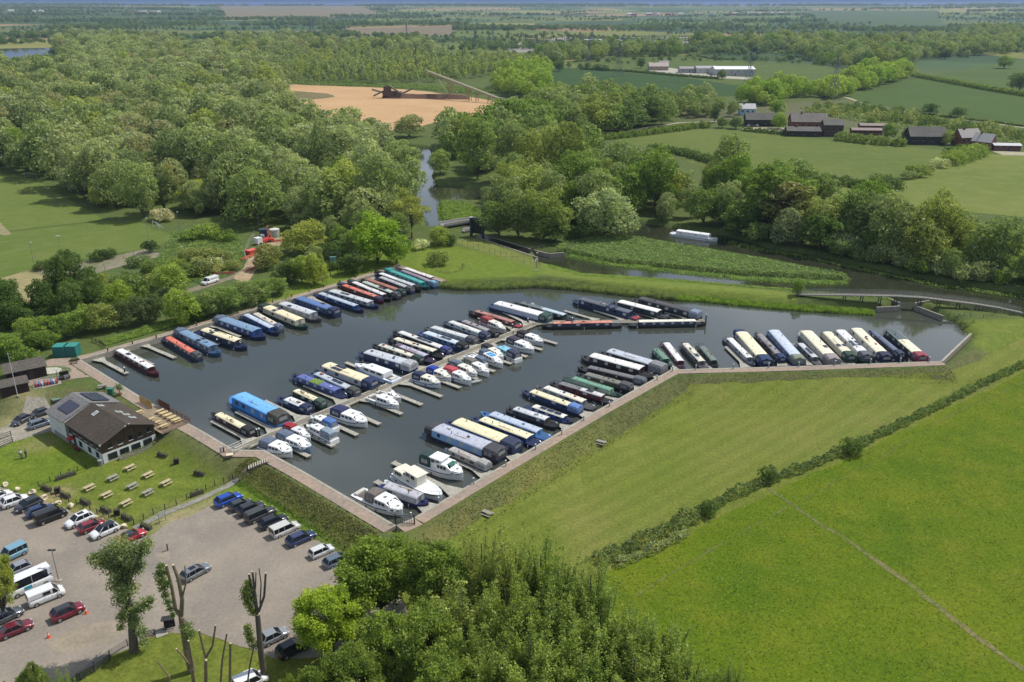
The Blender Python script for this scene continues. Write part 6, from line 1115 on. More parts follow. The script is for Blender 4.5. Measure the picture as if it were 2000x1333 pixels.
for px, py, lab in ((1313, 726, 'white topped service post at the bend of the quay'), (1283, 743, 'grey service post behind the boxy grey tent'), (1190, 795, 'grey service post behind the orange tarp boat'), (1140, 822, 'grey service post right of the deep blue narrowboat'), (1097, 850, 'grey service post behind the charcoal narrowboat'), (1046, 879, 'white service post beside the custard roofed blue boat'), (988, 911, 'white service post behind the wide pale blue barge'), (925, 946, 'white service post beyond the tug shaped cruiser'), (857, 984, 'white service post behind the motor yacht'), (803, 1014, 'white service post at the bottom corner'), (1359, 723, 'white service post behind the grey and cream narrowboat'), (1432, 721, 'grey service post at the empty finger'), (1501, 719, 'grey service post behind the bulging navy cover'), (1560, 717, 'grey service post behind the pale blue roof'), (1631, 714, 'grey service post behind the tall cream barge'), (1700, 711, 'grey service post behind the grey hood'), (1758, 709, 'grey service post behind the navy hooded cream barge'), (1815, 707, 'dark service post right of the last barge')):
    p = P(px, py, 0); bollard(px, py, lab, 'service posts along the quays', 0, 1.1, (.33, .33, .33), (.7, .7, .68), name='service_post')
for i, (px, py) in enumerate(((548, 842), (640, 802), (733, 765), (802, 736), (871, 706), (936, 678), (997, 652))):
    p = proj(P(px, py, PZ)) + Nn * (-.85); r = empty('bollard', (p.x, p.y, PZ), 0, f'{ordn[i]} low dark post from the gangway on the pontoon edge', 'bollard', 'low posts on the pontoon edge'); MB().box((0, 0, .45), (.22, .22, .9)).build('post', mt((.05, .045, .04), .7), r); MB().box((0, 0, .93), (.25, .25, .06)).build('cap', mt((.2, .2, .18), .6), r)
# gangway from the quay on to the pontoon
g0, g1 = P(452, 884, .1), P(482, 870, PZ + .1); r = empty('gangway', (g0.x, g0.y, 0), 0, 'sloping gangway with pale rails at the near end of the pontoon', 'gangway')
q0 = Vector((0, 0, .1)); q1 = Vector((g1.x - g0.x, g1.y - g0.y, PZ + .12)); dd = (q1 - q0).normalized(); nn = Vector((-dd.y, dd.x, 0)).normalized()
MB().loft([[q + nn * .8, q - nn * .8, q - nn * .8 - Vector((0, 0, .12)), q + nn * .8 - Vector((0, 0, .12))] for q in (q0, q1)]).build('ramp', WALKM, r)
for s in (-1, 1):
    m = MB()
    for hh in (.5, 1.0): m.tube(q0 + nn * s * .8 + Vector((0, 0, hh)), q1 + nn * s * .8 + Vector((0, 0, hh)), .035)
    for i in range(5): q = q0.lerp(q1, i / 4) + nn * s * .8; m.tube(q, q + Vector((0, 0, 1.0)), .035)
    m.build('railing', mt((.6, .58, .52), .5), r)
# ------------------------------------------------------------------ the clubhouse
AG, BG_, CG = P(204, 906, LO), P(306, 866, LO), P(106, 841.5, LO)
ca_ = math.atan2((CG - AG).y, (CG - AG).x)      # long axis, front gable at x=0
CH = empty('clubhouse', (AG.x, AG.y, LO), ca_, 'timber clubhouse with brown gabled roof, white lower storey and solar panels at the back', 'building')
Wd, Ln, Lb = 10.0, 20.0, 13.0; e, rdg = 4.15, 6.1   # local: x back along the long side, y negative toward the east wall
TIM = mt((.07, .045, .03), .85, 0, .3, 2.5, .2); WHT = mt((.62, .63, .62), .8, 0, .1, 1, .05); ROOFB = ground_like('brown_roof', (.085, .07, .062), (.07, .058, .05), s1=.3, s2=2, rough=.85); ROOFG = ground_like('grey_roof', (.2, .195, .205), (.17, .165, .175), s1=.3, s2=2, rough=.6)
def gable(parent, x0, x1, y0, y1, zb, ze, zr_, mw, name='wall', seg=1):
    ym = (y0 + y1) / 2; m = MB(); m.loft([[(x, y0, zb), (x, y0, ze), (x, ym, zr_), (x, y1, ze), (x, y1, zb)] for x in (x0, x1)]); return m.build(name, mw, parent)
def groof(parent, x0, x1, y0, y1, ze, zr_, m, ov=.45, th=.14, name='roof'):
    ym = (y0 + y1) / 2; sl = (zr_ - ze) / abs(ym - y0); a = ze - sl * ov; mb = MB(); s = 1 if y1 > y0 else -1
    mb.loft([[(x, y0 - s * ov, a), (x, ym, zr_), (x, y1 + s * ov, a), (x, y1 + s * ov, a + th), (x, ym, zr_ + th), (x, y0 - s * ov, a + th)] for x in (x0, x1)]); return mb.build(name, m, parent)
gable(CH, 0, Lb, 0, -Wd, 1.9, e, rdg - .03, TIM); MB().box((Lb / 2, -Wd / 2, .95), (Lb + .1, Wd + .1, 1.9)).build('lower_wall', WHT, CH)
gable(CH, Lb + .02, Ln, .5, -Wd - .1, 0, e + .1, rdg + .05, WHT, 'rear_wall')
rf = groof(CH, -.7, Lb, 0, -Wd, e, rdg, ROOFB, .55); rf2 = groof(CH, Lb + .02, Ln + .4, .5, -Wd - .1, e + .25, rdg + .15, ROOFG, .4)
m = MB(); sl = (rdg + .15 - e - .25) / 5.3
for i in range(13):
    x = Lb + .4 + i * .56; m.box((x, .5 - 2.85, (e + .25 + rdg + .15) / 2 + .16 + .09), (.07, 5.9, .04)) if False else m.add([(x, .9, e + .10 + .17), (x + .07, .9, e + .10 + .17), (x + .07, -4.8, rdg + .30), (x, -4.8, rdg + .30), (x, .9, e + .14 + .2), (x + .07, .9, e + .14 + .2), (x + .07, -4.8, rdg + .37), (x, -4.8, rdg + .37)], [(0, 1, 2, 3), (4, 5, 6, 7), (0, 1, 5, 4), (1, 2, 6, 5), (2, 3, 7, 6), (3, 0, 4, 7)])
m.build('roof_seam', mt((.27, .26, .27), .5), rf2)
def onroof(x, y, dx, dy, up, th, side, base_e=e, base_r=rdg, y0=0.0, y1=-Wd):
    """a thin slab on the roof plane: y measured from the eave inwards"""
    ym = (y0 + y1) / 2; s = -1 if side == 'w' else 1; ye = y0 if side == 'w' else y1; k = (base_r - base_e) / abs(ym - y0)
    f = lambda yy: (ye + s * yy, base_e + k * yy + .14 + up)
    (ya, za), (yb_, zb_) = f(y), f(y + dy); return [(x, ya, za), (x + dx, ya, za), (x + dx, yb_, zb_), (x, yb_, zb_), (x, ya, za + th), (x + dx, ya, za + th), (x + dx, yb_, zb_ + th), (x, yb_, zb_ + th)]
BOXF = [(3, 2, 1, 0), (4, 5, 6, 7), (0, 1, 5, 4), (1, 2, 6, 5), (2, 3, 7, 6), (3, 0, 4, 7)]
MB().add(onroof(Lb + 1.0, 1.3, 4.2, 2.5, .18, .06, 'w', e + .25, rdg + .15, .5, -Wd - .1), BOXF).build('solar_panel', SOLAR, rf2)
MB().add(onroof(Lb + 1.0, 1.2, 5.2, 3.2, .18, .06, 'e', e + .25, rdg + .15, .5, -Wd - .1), BOXF).build('solar_panel', SOLAR, rf2)
for x, y, sd_ in ((8.6, 3.2, 'w'), (10.8, 3.6, 'e'), (6.6, 2.2, 'e'), (4.9, 1.7, 'e'), (3.0, 1.5, 'e')):
    fr = MB().add(onroof(x, y, 1.0, 1.1, .02, .07, sd_), BOXF).build('skylight', WHT, rf); MB().add(onroof(x + .12, y + .12, .76, .86, .1, .02, sd_), BOXF).build('pane', GL2, fr)
MB().box((-.72, .45, e - .1), (.08, .35, .3)).box((-.72, -Wd / 2 - .2, rdg + .02), (.1, .25, .25)).box((-.72, -Wd / 2 + .5, rdg - .15), (.1, .25, .25)).build('barge_board_end', WHT, rf)
m = MB()
for a_, b_ in (((-.71, .55, e - .16), (-.71, -Wd / 2, rdg + .05)), ((-.71, -Wd - .55, e - .16), (-.71, -Wd / 2, rdg + .05))): m.tube(a_, b_, .09, n=4)
m.build('barge_board', mt((.12, .09, .07), .7), rf)
def wall_win(x, y, z, dx, dz, parent=CH, axis='x', nm='window', gm=GL, sill=True):
    s = (dx, .06, dz) if axis == 'x' else (.06, dx, dz); fr = MB().box((x, y, z), s).build(nm, gm, parent)
    if sill: s2 = (dx + .15, .2, .07) if axis == 'x' else (.2, dx + .15, .07); MB().box((x, y, z - dz / 2 - .05), s2).build('sill', WHT, fr)
for y in (-1.5, -3.4, -5.4, -7.2, -8.9): wall_win(-.02, y, 3.05 if y != -8.9 else 3.3, .75, .9, axis='y')
for y in (-1.7, -3.9, -6.1, -8.4): wall_win(-.08, y, .95, 1.7, 1.25, axis='y', nm='lower_window', sill=False)
for y in (-4.4, -6.3): MB().box((-.03, y, 3.6), (.05, .1, 3.3)).build('cover_strip', mt((.04, .028, .02), .8), CH)
for x in (1.5, 3.8, 6.0, 8.2, 10.5): wall_win(x, .02, 3.0, 1.0, .9)
for x in (2, 5, 8.5): wall_win(x, .08, 1.1, 1.1, 1.1, nm='lower_window', sill=False)
MB().box((10.9, .08, 1.0), (1.0, .06, 2.0)).build('door', mt((.05, .06, .07), .5), CH)
m = MB(); m.tube((Lb, .35, 0), (Lb, .35, e), .05).tube((Lb - .4, .3, 0), (Lb - .4, .3, e), .04); m.build('drain_pipe', DARKM, CH)
MB().box((13.8 + 1.6, .53, .5), (6, .06, 1.0)).build('rear_skirting', mt((.25, .25, .25), .8), CH)
def loc(x, y, z=0): return CH.matrix_basis @ Vector((x, y, z))
CHM = Matrix.Translation((AG.x, AG.y, LO)) @ Matrix.Rotation(ca_, 4, 'Z')
def loc(x, y, z=0): return CHM @ Vector((x, y, z))
# terrace on legs between clubhouse and quay
TR = empty('terrace', loc(0, -Wd - .2), ca_, 'timber terrace with slatted rail between clubhouse and quay', 'terrace')
DK_ = ground_like('terrace_boards', (.30, .24, .17), (.26, .2, .15), s1=.4, s2=2); z_t = 2.45
MB().box((4.2, -3.1, z_t - .08), (12.2, 5.8, .16)).build('deck', DK_, TR); m = MB()
for x in (-1.6, 1, 4, 7, 10): m.box((x, -.3, z_t / 2 - .1), (.2, .2, z_t - .1)).box((x, -5.7, z_t / 2 - .1), (.2, .2, z_t - .1)).box((x, -3, z_t / 2 - .1), (.2, .2, z_t - .1))
m.build('support', DARKM, TR); MB().box((-1.75, -3.1, z_t / 2 - .1), (.06, 5.6, z_t - .2)).build('skirt', mt((.035, .035, .03), .8, 0, .4), TR)
RW = mt((.13, .06, .035), .8, 0, .25); m = MB()
for z in (.35, .6, .85, 1.05): m.box((4.2, -6.0, z_t + z), (12.2, .05, .09)).box((-1.9, -3.1, z_t + z), (.05, 5.8, .09))
for i in range(9): m.box((-1.8 + 1.5 * i, -6.0, z_t + .5), (.1, .1, 1.1))
m.build('rail', RW, TR)
FP = MB()
for i in range(22): FP.box((9.6 + i * .22, -4.6, z_t + .75), (.16, .04, 1.5))
FP.build('screen_panel', mt((.42, .27, .1), .8, 0, .25), TR); m = MB()
for i in range(26): m.box((5.4 + i * .17, -6.12, z_t + .85), (.12, .04, 1.5))
m.build('screen_panel', mt((.10, .05, .03), .8, 0, .25), TR)
# ------------------------------------------------------------------ picnic tables
WOODP = mt((.42, .35, .22), .8, 0, .25, 3, .1); WOODG = mt((.27, .255, .22), .85, 0, .25, 3, .1)
def picnic(p, ang, col, label, group='picnic tables on the lawn', s=1.0):
    r = empty('picnic_table', p, ang, label, 'picnic table', group); r.scale = (s, s, s)
    m = MB()
    for i in range(4): m.box((0, -.29 + .193 * i, .75), (1.8, .17, .04))
    m.build('table_top', col, r)
    for sg in (-1, 1):
        m = MB(); m.box((0, sg * .68, .45), (1.8, .12, .04)).box((0, sg * .54, .45), (1.8, .12, .04)); m.build('seat', col, r)
        m = MB(); m.tube((sg * .6, -.62, 0), (sg * .6, -.16, .73), .04, n=4).tube((sg * .6, .62, 0), (sg * .6, .16, .73), .04, n=4).box((sg * .6, 0, .41), (.05, 1.45, .09)); m.build('leg', col, r)
    return r
pang = ca_ - math.pi / 2 + .1
PT = [(254.6, 918, 'P', 'pale picnic table nearest the clubhouse on the fenced lawn'), (221, 938, 'G', 'grey picnic table in the back row left of the nearest one'), (290, 932, 'P', 'pale picnic table on the right of the back row'), (259, 954, 'G', 'grey picnic table in the very middle of the fenced lawn'), (325, 947.5, 'P', 'pale picnic table farthest right near the field gate'), (175, 957, 'P', 'pale picnic table farthest left on the fenced lawn'), (209, 971, 'P', 'pale brown picnic table second from left in the front'), (289, 966.5, 'G', 'grey picnic table right of the front brown one'), (247, 987, 'P', 'brownish picnic table nearest the car park fence')]
for px, py, k, lab in PT: picnic(P(px, py, LO), pang, WOODP if k == 'P' else WOODG, lab)
for px, py, an, lab in ((1590, 758, .1, 'picnic table alone on the far lawn under the east quay'), (1174, 869, -.5, 'picnic table alone in the middle of the big lawn'), (952, 1008, -.6, 'picnic table alone above the foreground trees')): picnic(G(px, py), an, WOODG, lab, 'picnic tables on the big lawn')
picnic(P(628, 547, 0), .4, WOODG, 'picnic table on the mown bank behind the boats', 'picnic tables on the big lawn')
picnic(G(201, 759), .3, WOODG, 'picnic table by the green bin near the quay', 'picnic tables on the big lawn')
k = 0
for (x, y) in ((.4, -4.9), (1.9, -4.9), (3.4, -4.9), (4.9, -4.9), (6.4, -4.9), (.0, -2.0), (2.2, -1.9), (4.4, -1.9), (9.2, -2.0)):
    p = loc(x, -Wd - .2 + y + .3, z_t); picnic(p, ca_ + math.pi / 2, mt((.55, .43, .22), .7, 0, .15), f'honey coloured picnic table on the terrace, {ordn[k]} ' + ('along the quay rail from the front' if k < 5 else 'in the wall side rows'), 'picnic tables on the terrace', .85); k += 1
# ------------------------------------------------------------------ sheds, containers and yard things
def bld(name, label, cat, corner_px, ang, L, W_, ze, zr_, mw, mr, z=None, ov=.3, wins=0, base=None, group=None, doors=0):
    p = G(*corner_px) if z is None else P(*corner_px, z); r = empty(name, p, ang, label, cat, group)
    m = MB(); m.loft([[(x, 0, -.5), (x, 0, ze), (x, W_ / 2, zr_ - .03), (x, W_, ze), (x, W_, -.5)] for x in (0, L)]); m.build('wall', mw, r)
    if base: MB().box((L / 2, W_ / 2, base[0] / 2), (L + .1, W_ + .1, base[0])).build('lower_wall', base[1], r)
    groof(r, -ov, L + ov, 0, W_, ze, zr_, mr, ov)
    n_ = wins
    for i in range(n_): wall_win(L * (i + .5) / n_, -.03 - (.05 if base else 0), ze * .58, min(1.2, L / n_ * .5), min(1.2, ze * .35), r)
    for i in range(doors): wall_win(L * (i + 1) / (doors + 1) + .8, -.05 - (.05 if base else 0), 1.05, 1.0, 2.1, r, nm='door', gm=mt((.04, .035, .03), .6), sill=False)
    return r
DKW = mt((.035, .02, .016), .85, 0, .3, 3); RG = ground_like('felt_roof', (.12, .105, .095), (.1, .09, .085), s1=.3, s2=2, rough=.9)
bld('shed', 'small dark brown shed with low felt roof at the left edge', 'shed', (5, 778), .62, 5.0, 4.2, 2.2, 2.7, DKW, RG, ov=.25)
bld('shed', 'larger dark brown shed with shallow roof behind the flagpole', 'shed', (16, 752), .62, 7.5, 6.0, 2.5, 3.3, DKW, RG, ov=.3, doors=1)
for i, (px, py) in enumerate(((104, 699), (126, 698))):
    r = empty('container', P(px, py, 0), .03, ['left teal steel container beside the yard', 'right teal steel container beside the yard'][i], 'container', 'teal containers'); m = MB().box((1.4, 1.3, 1.25), (2.7, 2.6, 2.5)); m.build('body', mt((.02, .16, .14), .5, 0, .1), r); MB().box((1.4, 1.3, 2.54), (2.75, 2.65, .07)).build('lid', mt((.03, .22, .19), .5), r); m = MB()
    for j in range(8): m.box((.3 + j * .31, -.02, 1.2), (.06, .05, 2.2))
    m.build('corrugation', mt((.015, .12, .11), .5), r)
r = empty('flagpole', G(35, 775), 0, 'white flagpole in front of the small brown shed', 'flagpole'); MB().tube((0, 0, 0), (0, 0, 9.5), .07, .04, 8).build('pole', mt((.6, .6, .6), .4), r); MB().tube((0, 0, 9.5), (0, 0, 9.65), .12, .05, 8).build('finial', mt((.6, .6, .6), .4), r); MB().box((0, 0, .1), (.4, .4, .2)).build('base_plate', CON, r)
p = P(96, 728, 0); r = empty('garden_circle', p, 0, 'grass circle with a stone disc in the yard', 'garden'); m = MB(); m.prism([(4.6 * math.cos(a * .3142), 3.4 * math.sin(a * .3142)) for a in range(20)], .0, .12); m.build('turf', mt((.10, .13, .05), .95, 0, .4, 2, .5), r); m = MB(); m.prism([(2.5 * math.cos(a * .3142), 1.9 * math.sin(a * .3142) + .3) for a in range(20)], .1, .3); m.build('stone_disc', mt((.42, .41, .34), .85, 0, .2, 2), r)
for a_ in range(5): MB().box((-1.6 + a_ * .8, .3, .31), (.06, 3.2, .02), .3).build('joint', mt((.2, .19, .15), .8), r)
# rental canoes on a slab, lifeboat props, bins, benches
p = G(92, 751); r = empty('canoe_rack', p, .55, 'rack of red and blue pedal canoes on a pale slab', 'canoe rack'); MB().box((0, 0, .05), (5.2, 3, .12)).build('slab', CON, r)
for i in range(8): 
    x = -2 + i * .56; m = MB(); m.loft([[(x + dx, y, .15 + z0), (x + dx * .6, y, .6 + z1), (x - dx * .6, y, .6 + z1), (x - dx, y, .15 + z0)] for y, dx, z0, z1 in ((-1.2, .05, .2, .2), (-.6, .22, 0, 0), (.5, .22, 0, 0), (1.1, .05, .25, .25))]); m.build('canoe', mt(((.45, .04, .03), (.05, .12, .35), (.4, .4, .42), (.3, .05, .05))[i % 4], .45), r)
m = MB()
for y in (-.8, .8):
    m.path([(-2.4, y, .1), (-2.2, y, 1.3), (2.2, y, 1.3), (2.4, y, .1)], .04)
m.build('frame', mt((.35, .36, .38), .5), r)
def clutter(px, py, label, cat, name, parts, ang=0, z=None):
    r = empty(name, G(px, py) if z is None else P(px, py, z), ang, label, cat)
    for nm_, m_, col in parts: m_.build(nm_, mt(col, .7, 0, .2), r)
    return r
lad = MB(); lad.tube((-.8, 0, 0), (-.5, 0, 2.1), .06).tube((.8, 0, 0), (.5, 0, 2.1), .06).box((0, 0, .6), (2.2, 1.3, .08)).box((0, .5, 1.2), (1.8, .1, .9)).tube((-1.3, -.4, 0), (-1.3, -.4, 2.7), .05)
clutter(127, 741, 'dark stack of chairs and timber frames beside the canoe rack', 'frame stack', 'timber_stack', [('frame', lad, (.03, .028, .025)), ('panel', MB().box((.4, -.5, .7), (.9, .1, .8), .3), (.3, .3, .28)), ('board', MB().box((-.2, .2, .3), (2.4, 1.2, .3), .2), (.05, .045, .04))], .5)
clutter(145, 711, 'low bench heap near the west corner of the marina', 'bench', 'bench', [('seat', MB().box((0, 0, .45), (1.5, .5, .08)).box((0, .3, .75), (1.5, .06, .5)), (.12, .08, .06)), ('leg', MB().box((-.6, 0, .22), (.08, .5, .45)).box((.6, 0, .22), (.08, .5, .45)), (.06, .05, .04))], .4)
clutter(160, 724, 'metal bicycle style rack at the quay edge', 'rack', 'bicycle_rack', [('rail', MB().path([(-.9, 0, 0), (-.9, 0, 1), (-.3, 0, 1), (-.3, 0, 0)], .03).path([(.3, 0, 0), (.3, 0, 1), (.9, 0, 1), (.9, 0, 0)], .03), (.35, .33, .3))], -.6)
clutter(217, 770, 'green wheeled bin behind the clubhouse', 'bin', 'wheeled_bin', [('body', MB().box((0, 0, .6), (1.0, .8, 1.2), 0, 1.1, 1.1), (.02, .14, .09)), ('lid', MB().box((0, 0, 1.26), (1.15, .95, .1)), (.02, .18, .12))])
r = clutter(235, 772, 'leafy olive tree in a tub at the terrace corner', 'potted tree', 'potted_tree', [('pot', MB().tube((0, 0, 0), (0, 0, .5), .3, .4, 10), (.25, .12, .08))]); v, f = leaf_quads(np.random.default_rng(4), np.random.default_rng(5).normal(0, .42, (420, 3)) + np.array([0, 0, 1.7]), np.zeros((420, 3)), .22); o = npmesh('crown', v, f, LEAF, r); o.color = (.06, .1, .04, 1); MB().tube((0, 0, .4), (0, 0, 1.5), .06).build('trunk', BARK, r)
clutter(109, 790, 'dark green trailer full of crates behind the parked cars', 'trailer', 'trailer', [('bed', MB().box((0, 0, .9), (3.4, 1.9, 1.1)), (.03, .04, .035)), ('cover', MB().box((0, 0, 1.52), (3.1, 1.7, .14)), (.12, .17, .13)), ('wheel', MB().tube((0, -1.05, .35), (0, -.85, .35), .35, .35, 12).tube((0, .85, .35), (0, 1.05, .35), .35, .35, 12), (.02, .02, .02))], -.75)
clutter(205, 765, 'black grill on legs beside the picnic table near the bin', 'grill', 'grill', [('bowl', MB().tube((0, 0, .8), (0, 0, 1.1), .3, .4, 10), (.03, .03, .03)), ('leg', MB().tube((.2, 0, 0), (0, 0, .8), .03).tube((-.2, .1, 0), (0, 0, .8), .03).tube((0, -.2, 0), (0, 0, .8), .03), (.03, .03, .03))])
for px, py, lab in ((71, 715, 'dark signboard on two legs by the yard lawn'), (66, 718, 'second dark signboard beside the first')): clutter(px, py, lab, 'sign', 'sign_board', [('board', MB().box((0, 0, 1.1), (.9, .06, .5)), (.06, .05, .04)), ('leg', MB().box((-.4, 0, .45), (.07, .07, .9)).box((.4, 0, .45), (.07, .07, .9)), (.05, .04, .03))], .5)
clutter(432, 885, 'group of water and power pedestals at the quay landing', 'pedestal', 'service_pedestal', [('post', MB().box((0, 0, .6), (.3, .3, 1.2)), (.4, .4, .4)), ('tap_box', MB().box((.45, .1, .5), (.25, .25, 1.0)), (.05, .05, .05))], .3)
clutter(449, 893, 'pale yellow slab table by the landing', 'table', 'stone_table', [('table_top', MB().box((0, 0, .5), (1.2, .9, .12)), (.6, .52, .35)), ('leg', MB().box((0, 0, .22), (.5, .4, .45)), (.2, .18, .14))], .3)
clutter(617, 938, 'life ring post on the quay above the car park bank', 'life ring stand', 'life_ring_stand', [('post', MB().box((0, 0, .65), (.1, .1, 1.3)), (.06, .05, .05)), ('life_ring', MB().box((0, .1, 1.25), (.6, .12, .6)), (.5, .5, .5))], .6)
clutter(611, 944, 'dark lamp bollard with angled head on the quay path', 'lamp', 'path_lamp', [('post', MB().tube((0, 0, 0), (.1, 0, 1.2), .05), (.03, .03, .03)), ('lamp_head', MB().box((.3, 0, 1.2), (.6, .15, .12)), (.03, .03, .03))], .2)
gt = MB()
for i in range(9): gt.tube((-1.4 + i * .35, 0, .1), (-1.4 + i * .35, 0, 1.5), .035)
gt.tube((-1.4, 0, 1.5), (1.4, 0, 1.5), .05).tube((-1.4, 0, .2), (1.4, 0, .2), .05)
clutter(791, 1024, 'dark metal gate fence across the bottom corner of the marina', 'gate', 'gate', [('bars', gt, (.025, .025, .025)), ('post', MB().box((-1.5, 0, .9), (.15, .15, 1.8)).box((1.5, 0, .9), (.15, .15, 1.8)), (.03, .03, .03))], -.1, 0)
for px, py, lab, z in ((1308, 728, 'black bin at the bend of the quay', None), (1346, 725.5, 'small black bin on the quay right of the bend', None), (240, 640, '', 0)):
    if lab: clutter(px, py + 2, lab, 'bin', 'litter_bin', [('body', MB().box((0, 0, .5), (.8, .6, 1.0)), (.02, .02, .02)), ('lid', MB().box((0, 0, 1.04), (.85, .65, .08)), (.05, .05, .05))])
# ------------------------------------------------------------------ fences
def fence(pts, label, h=1.15, rails=3, col=(.035, .03, .025), sp_=2.0, mesh_=False, r_=.03, pw=.1, z=None, name='fence', group=None):
    P_ = [G(*p) if z is None else P(*p, z) for p in pts]; r = empty(name, P_[0], 0, label, 'fence', group); m_ = mt(col, .8, 0, .2); k = 0; rl = MB()
    for a_, b_ in zip(P_[:-1], P_[1:]):
        n_ = max(1, round((b_ - a_).length / sp_))
        for i in range(n_ + (1 if b_ is P_[-1] else 0)):
            q = a_.lerp(b_, i / n_) - P_[0]; MB().box((q.x, q.y, q.z + h / 2), (pw, pw, h)).build('post', m_, r); k += 1
        for j in range(rails):
            zz = Vector((0, 0, h * (j + .75) / rails)); rl.tube(a_ - P_[0] + zz, b_ - P_[0] + zz, r_, n=4)
    rl.build('rail', m_, r); return r
fence([(76, 951), (120, 932), (168, 914)], 'low wire fence between the two lawns by the clubhouse', 1.0, 4, r_=.012, sp_=1.6)
fence([(80, 957), (120, 976), (150, 987), (190, 1004), (225, 1016), (262, 1024)], 'low wire fence along the top of the car park', 1.0, 4, r_=.012, sp_=1.6)
fence([(262, 1026), (300, 1005), (345, 987), (385, 966)], 'dark fence between picnic lawn and footpath', 1.1, 4, r_=.014, sp_=1.7)
fence([(385, 966), (420, 950), (455, 938), (484, 925)], 'dark fence rising beside the footpath to the steps', 1.1, 4, r_=.014, sp_=1.7)
fence([(-20, 868), (0, 860), (22, 852)], 'dark timber rail fence at the left edge', 1.1, 3, r_=.05, sp_=2)
fence([(-20, 880), (0, 875), (25, 864)], 'second dark timber rail fence at the left edge', 1.1, 3, r_=.05, sp_=2)
fence([(180, 668), (196, 673), (204, 680)], 'split rail fence at the left end of the bank path', 1.2, 4, r_=.04, sp_=1.5)
fence([(882, 474), (935, 489), (1000, 507), (1048, 521)], 'tall mesh fence slanting across the lawn toward the lock', 2.0, 3, (.05, .055, .05), 2.6, r_=.02, pw=.08)
fence([(262, 504), (300, 496), (325, 488)], 'wire fence along the pitch behind the dark bush', 2.2, 3, (.12, .13, .12), 3, r_=.015, pw=.08)
fence([(80, 532), (140, 521), (200, 511), (262, 503)], 'wire fence between pitch and gravel yard', 2.2, 3, (.12, .13, .12), 3.2, r_=.015, pw=.08)
fence([(80, 532), (95, 541), (114, 553), (150, 547), (205, 530)], 'chain link fence round the near side of the gravel yard', 2.2, 3, (.10, .10, .10), 3, r_=.015, pw=.08)
fence([(1822, 618), (1870, 621), (1920, 622), (1990, 622)], 'wire fence on the grass below the footbridge', 1.2, 3, (.09, .085, .08), 4, r_=.014)
fence([(1590, 402), (1700, 412), (1800, 420), (1900, 430), (2010, 437)], 'post and wire fence along the pale meadow', 1.2, 2, (.12, .11, .09), 6, r_=.02, pw=.16)
fence([(152, 1329), (185, 1305), (215, 1284), (250, 1262)], 'sloping rail fence beside the ivy covered tree', 1.1, 5, (.12, .11, .10), 2, r_=.03)
fence([(130, 1345), (185, 1313), (215, 1292)], 'second rail fence in the lower left corner', 1.1, 5, (.05, .05, .05), 2, r_=.03)
fence([(284, 1246), (303, 1241)], 'short dark pallet gate beside the ivy covered tree', 1.0, 5, (.02, .02, .02), 1, r_=.05)
fence([(800, 1030), (835, 1062), (850, 1080)], 'dark fence running down from the bottom corner gate', 1.1, 4, (.03, .03, .03), 2, r_=.025)
# steps up to the quay
r = empty('steps', P(484, 932, LO), 0, 'pale treads of a long stair up the bank to the quay', 'steps'); s0, s1 = P(486, 931, LO), P(524, 901.5, 0); dv = s1 - s0; sa = math.atan2(dv.y, dv.x)
so_ = P(484, 932, LO)
for i in range(9):
    q = s0.lerp(s1, (i + .5) / 9); hh = hz(q.x, q.y) + .22; MB().box((q.x - so_.x, q.y - so_.y, hh - so_.z), (.2, 1.35, .16), sa).build('tread', mt((.42, .38, .3), .8), r)
bs = MB(); ql = [s0.lerp(s1, i / 12) for i in range(13)]; nn_ = Vector((-math.sin(sa), math.cos(sa), 0)) * .72
bs.loft([[Vector((q.x, q.y, hz(q.x, q.y) + .09)) - so_ + nn_, Vector((q.x, q.y, hz(q.x, q.y) + .09)) - so_ - nn_, Vector((q.x, q.y, hz(q.x, q.y) - .3)) - so_ - nn_, Vector((q.x, q.y, hz(q.x, q.y) - .3)) - so_ + nn_] for q in ql]).build('base', mt((.10, .09, .07), .9), r)
# planters, boulders, bins along the car park
def planter(px, py, ang, label, L=2.6):
    r = empty('planter', G(px, py), ang, label, 'planter', 'timber planters round the picnic lawn'); MB().box((0, 0, .3), (L, .6, .6)).build('trough', mt((.07, .06, .05), .85, 0, .3), r); v, f = leaf_quads(np.random.default_rng(int(px)), np.random.default_rng(int(py)).uniform([-L / 2, -.28, .55], [L / 2, .28, .95], (160, 3)), np.tile([0, 0, 1.], (160, 1)), .2); o = npmesh('plants', v, f, LEAF, r); o.color = (.10, .11, .07, 1)
for px, py, a, lab in ((92, 957, -.55, 'planter at the left corner of the picnic lawn fence'), (128, 970.5, -.55, 'planter right of the first black bin by the car park'), (167, 984, -.55, 'planter in the middle of the car park fence'), (207, 999, -.55, 'planter left of the second black bin by the car park'), (248, 1014, -.55, 'planter at the right end of the car park fence'), (129, 933, .75, 'long planter along the wire fence between the lawns'), (318, 892, -.4, 'planter on the lawn in front of the clubhouse corner'), (390, 928, -.4, 'planter on the lawn below the embankment'), (385, 967, .75, 'planter beside the footpath fence'), (286, 1032, -.5, 'planter at the nose of the red sports car')): planter(px, py, a, lab, 3.2 if 'long' in lab else 2.2)
for px, py, lab in ((113, 963, 'black square bin by the left of the car park fence'), (229, 1006, 'black square bin by the right of the car park fence'), (345, 906, 'black square bin alone on the picnic lawn')): clutter(px, py, lab, 'bin', 'litter_bin', [('body', MB().box((0, 0, .5), (.85, .85, 1.0)), (.02, .018, .015)), ('lid', MB().box((0, 0, 1.03), (.6, .6, .06)), (.06, .05, .04))], .3)
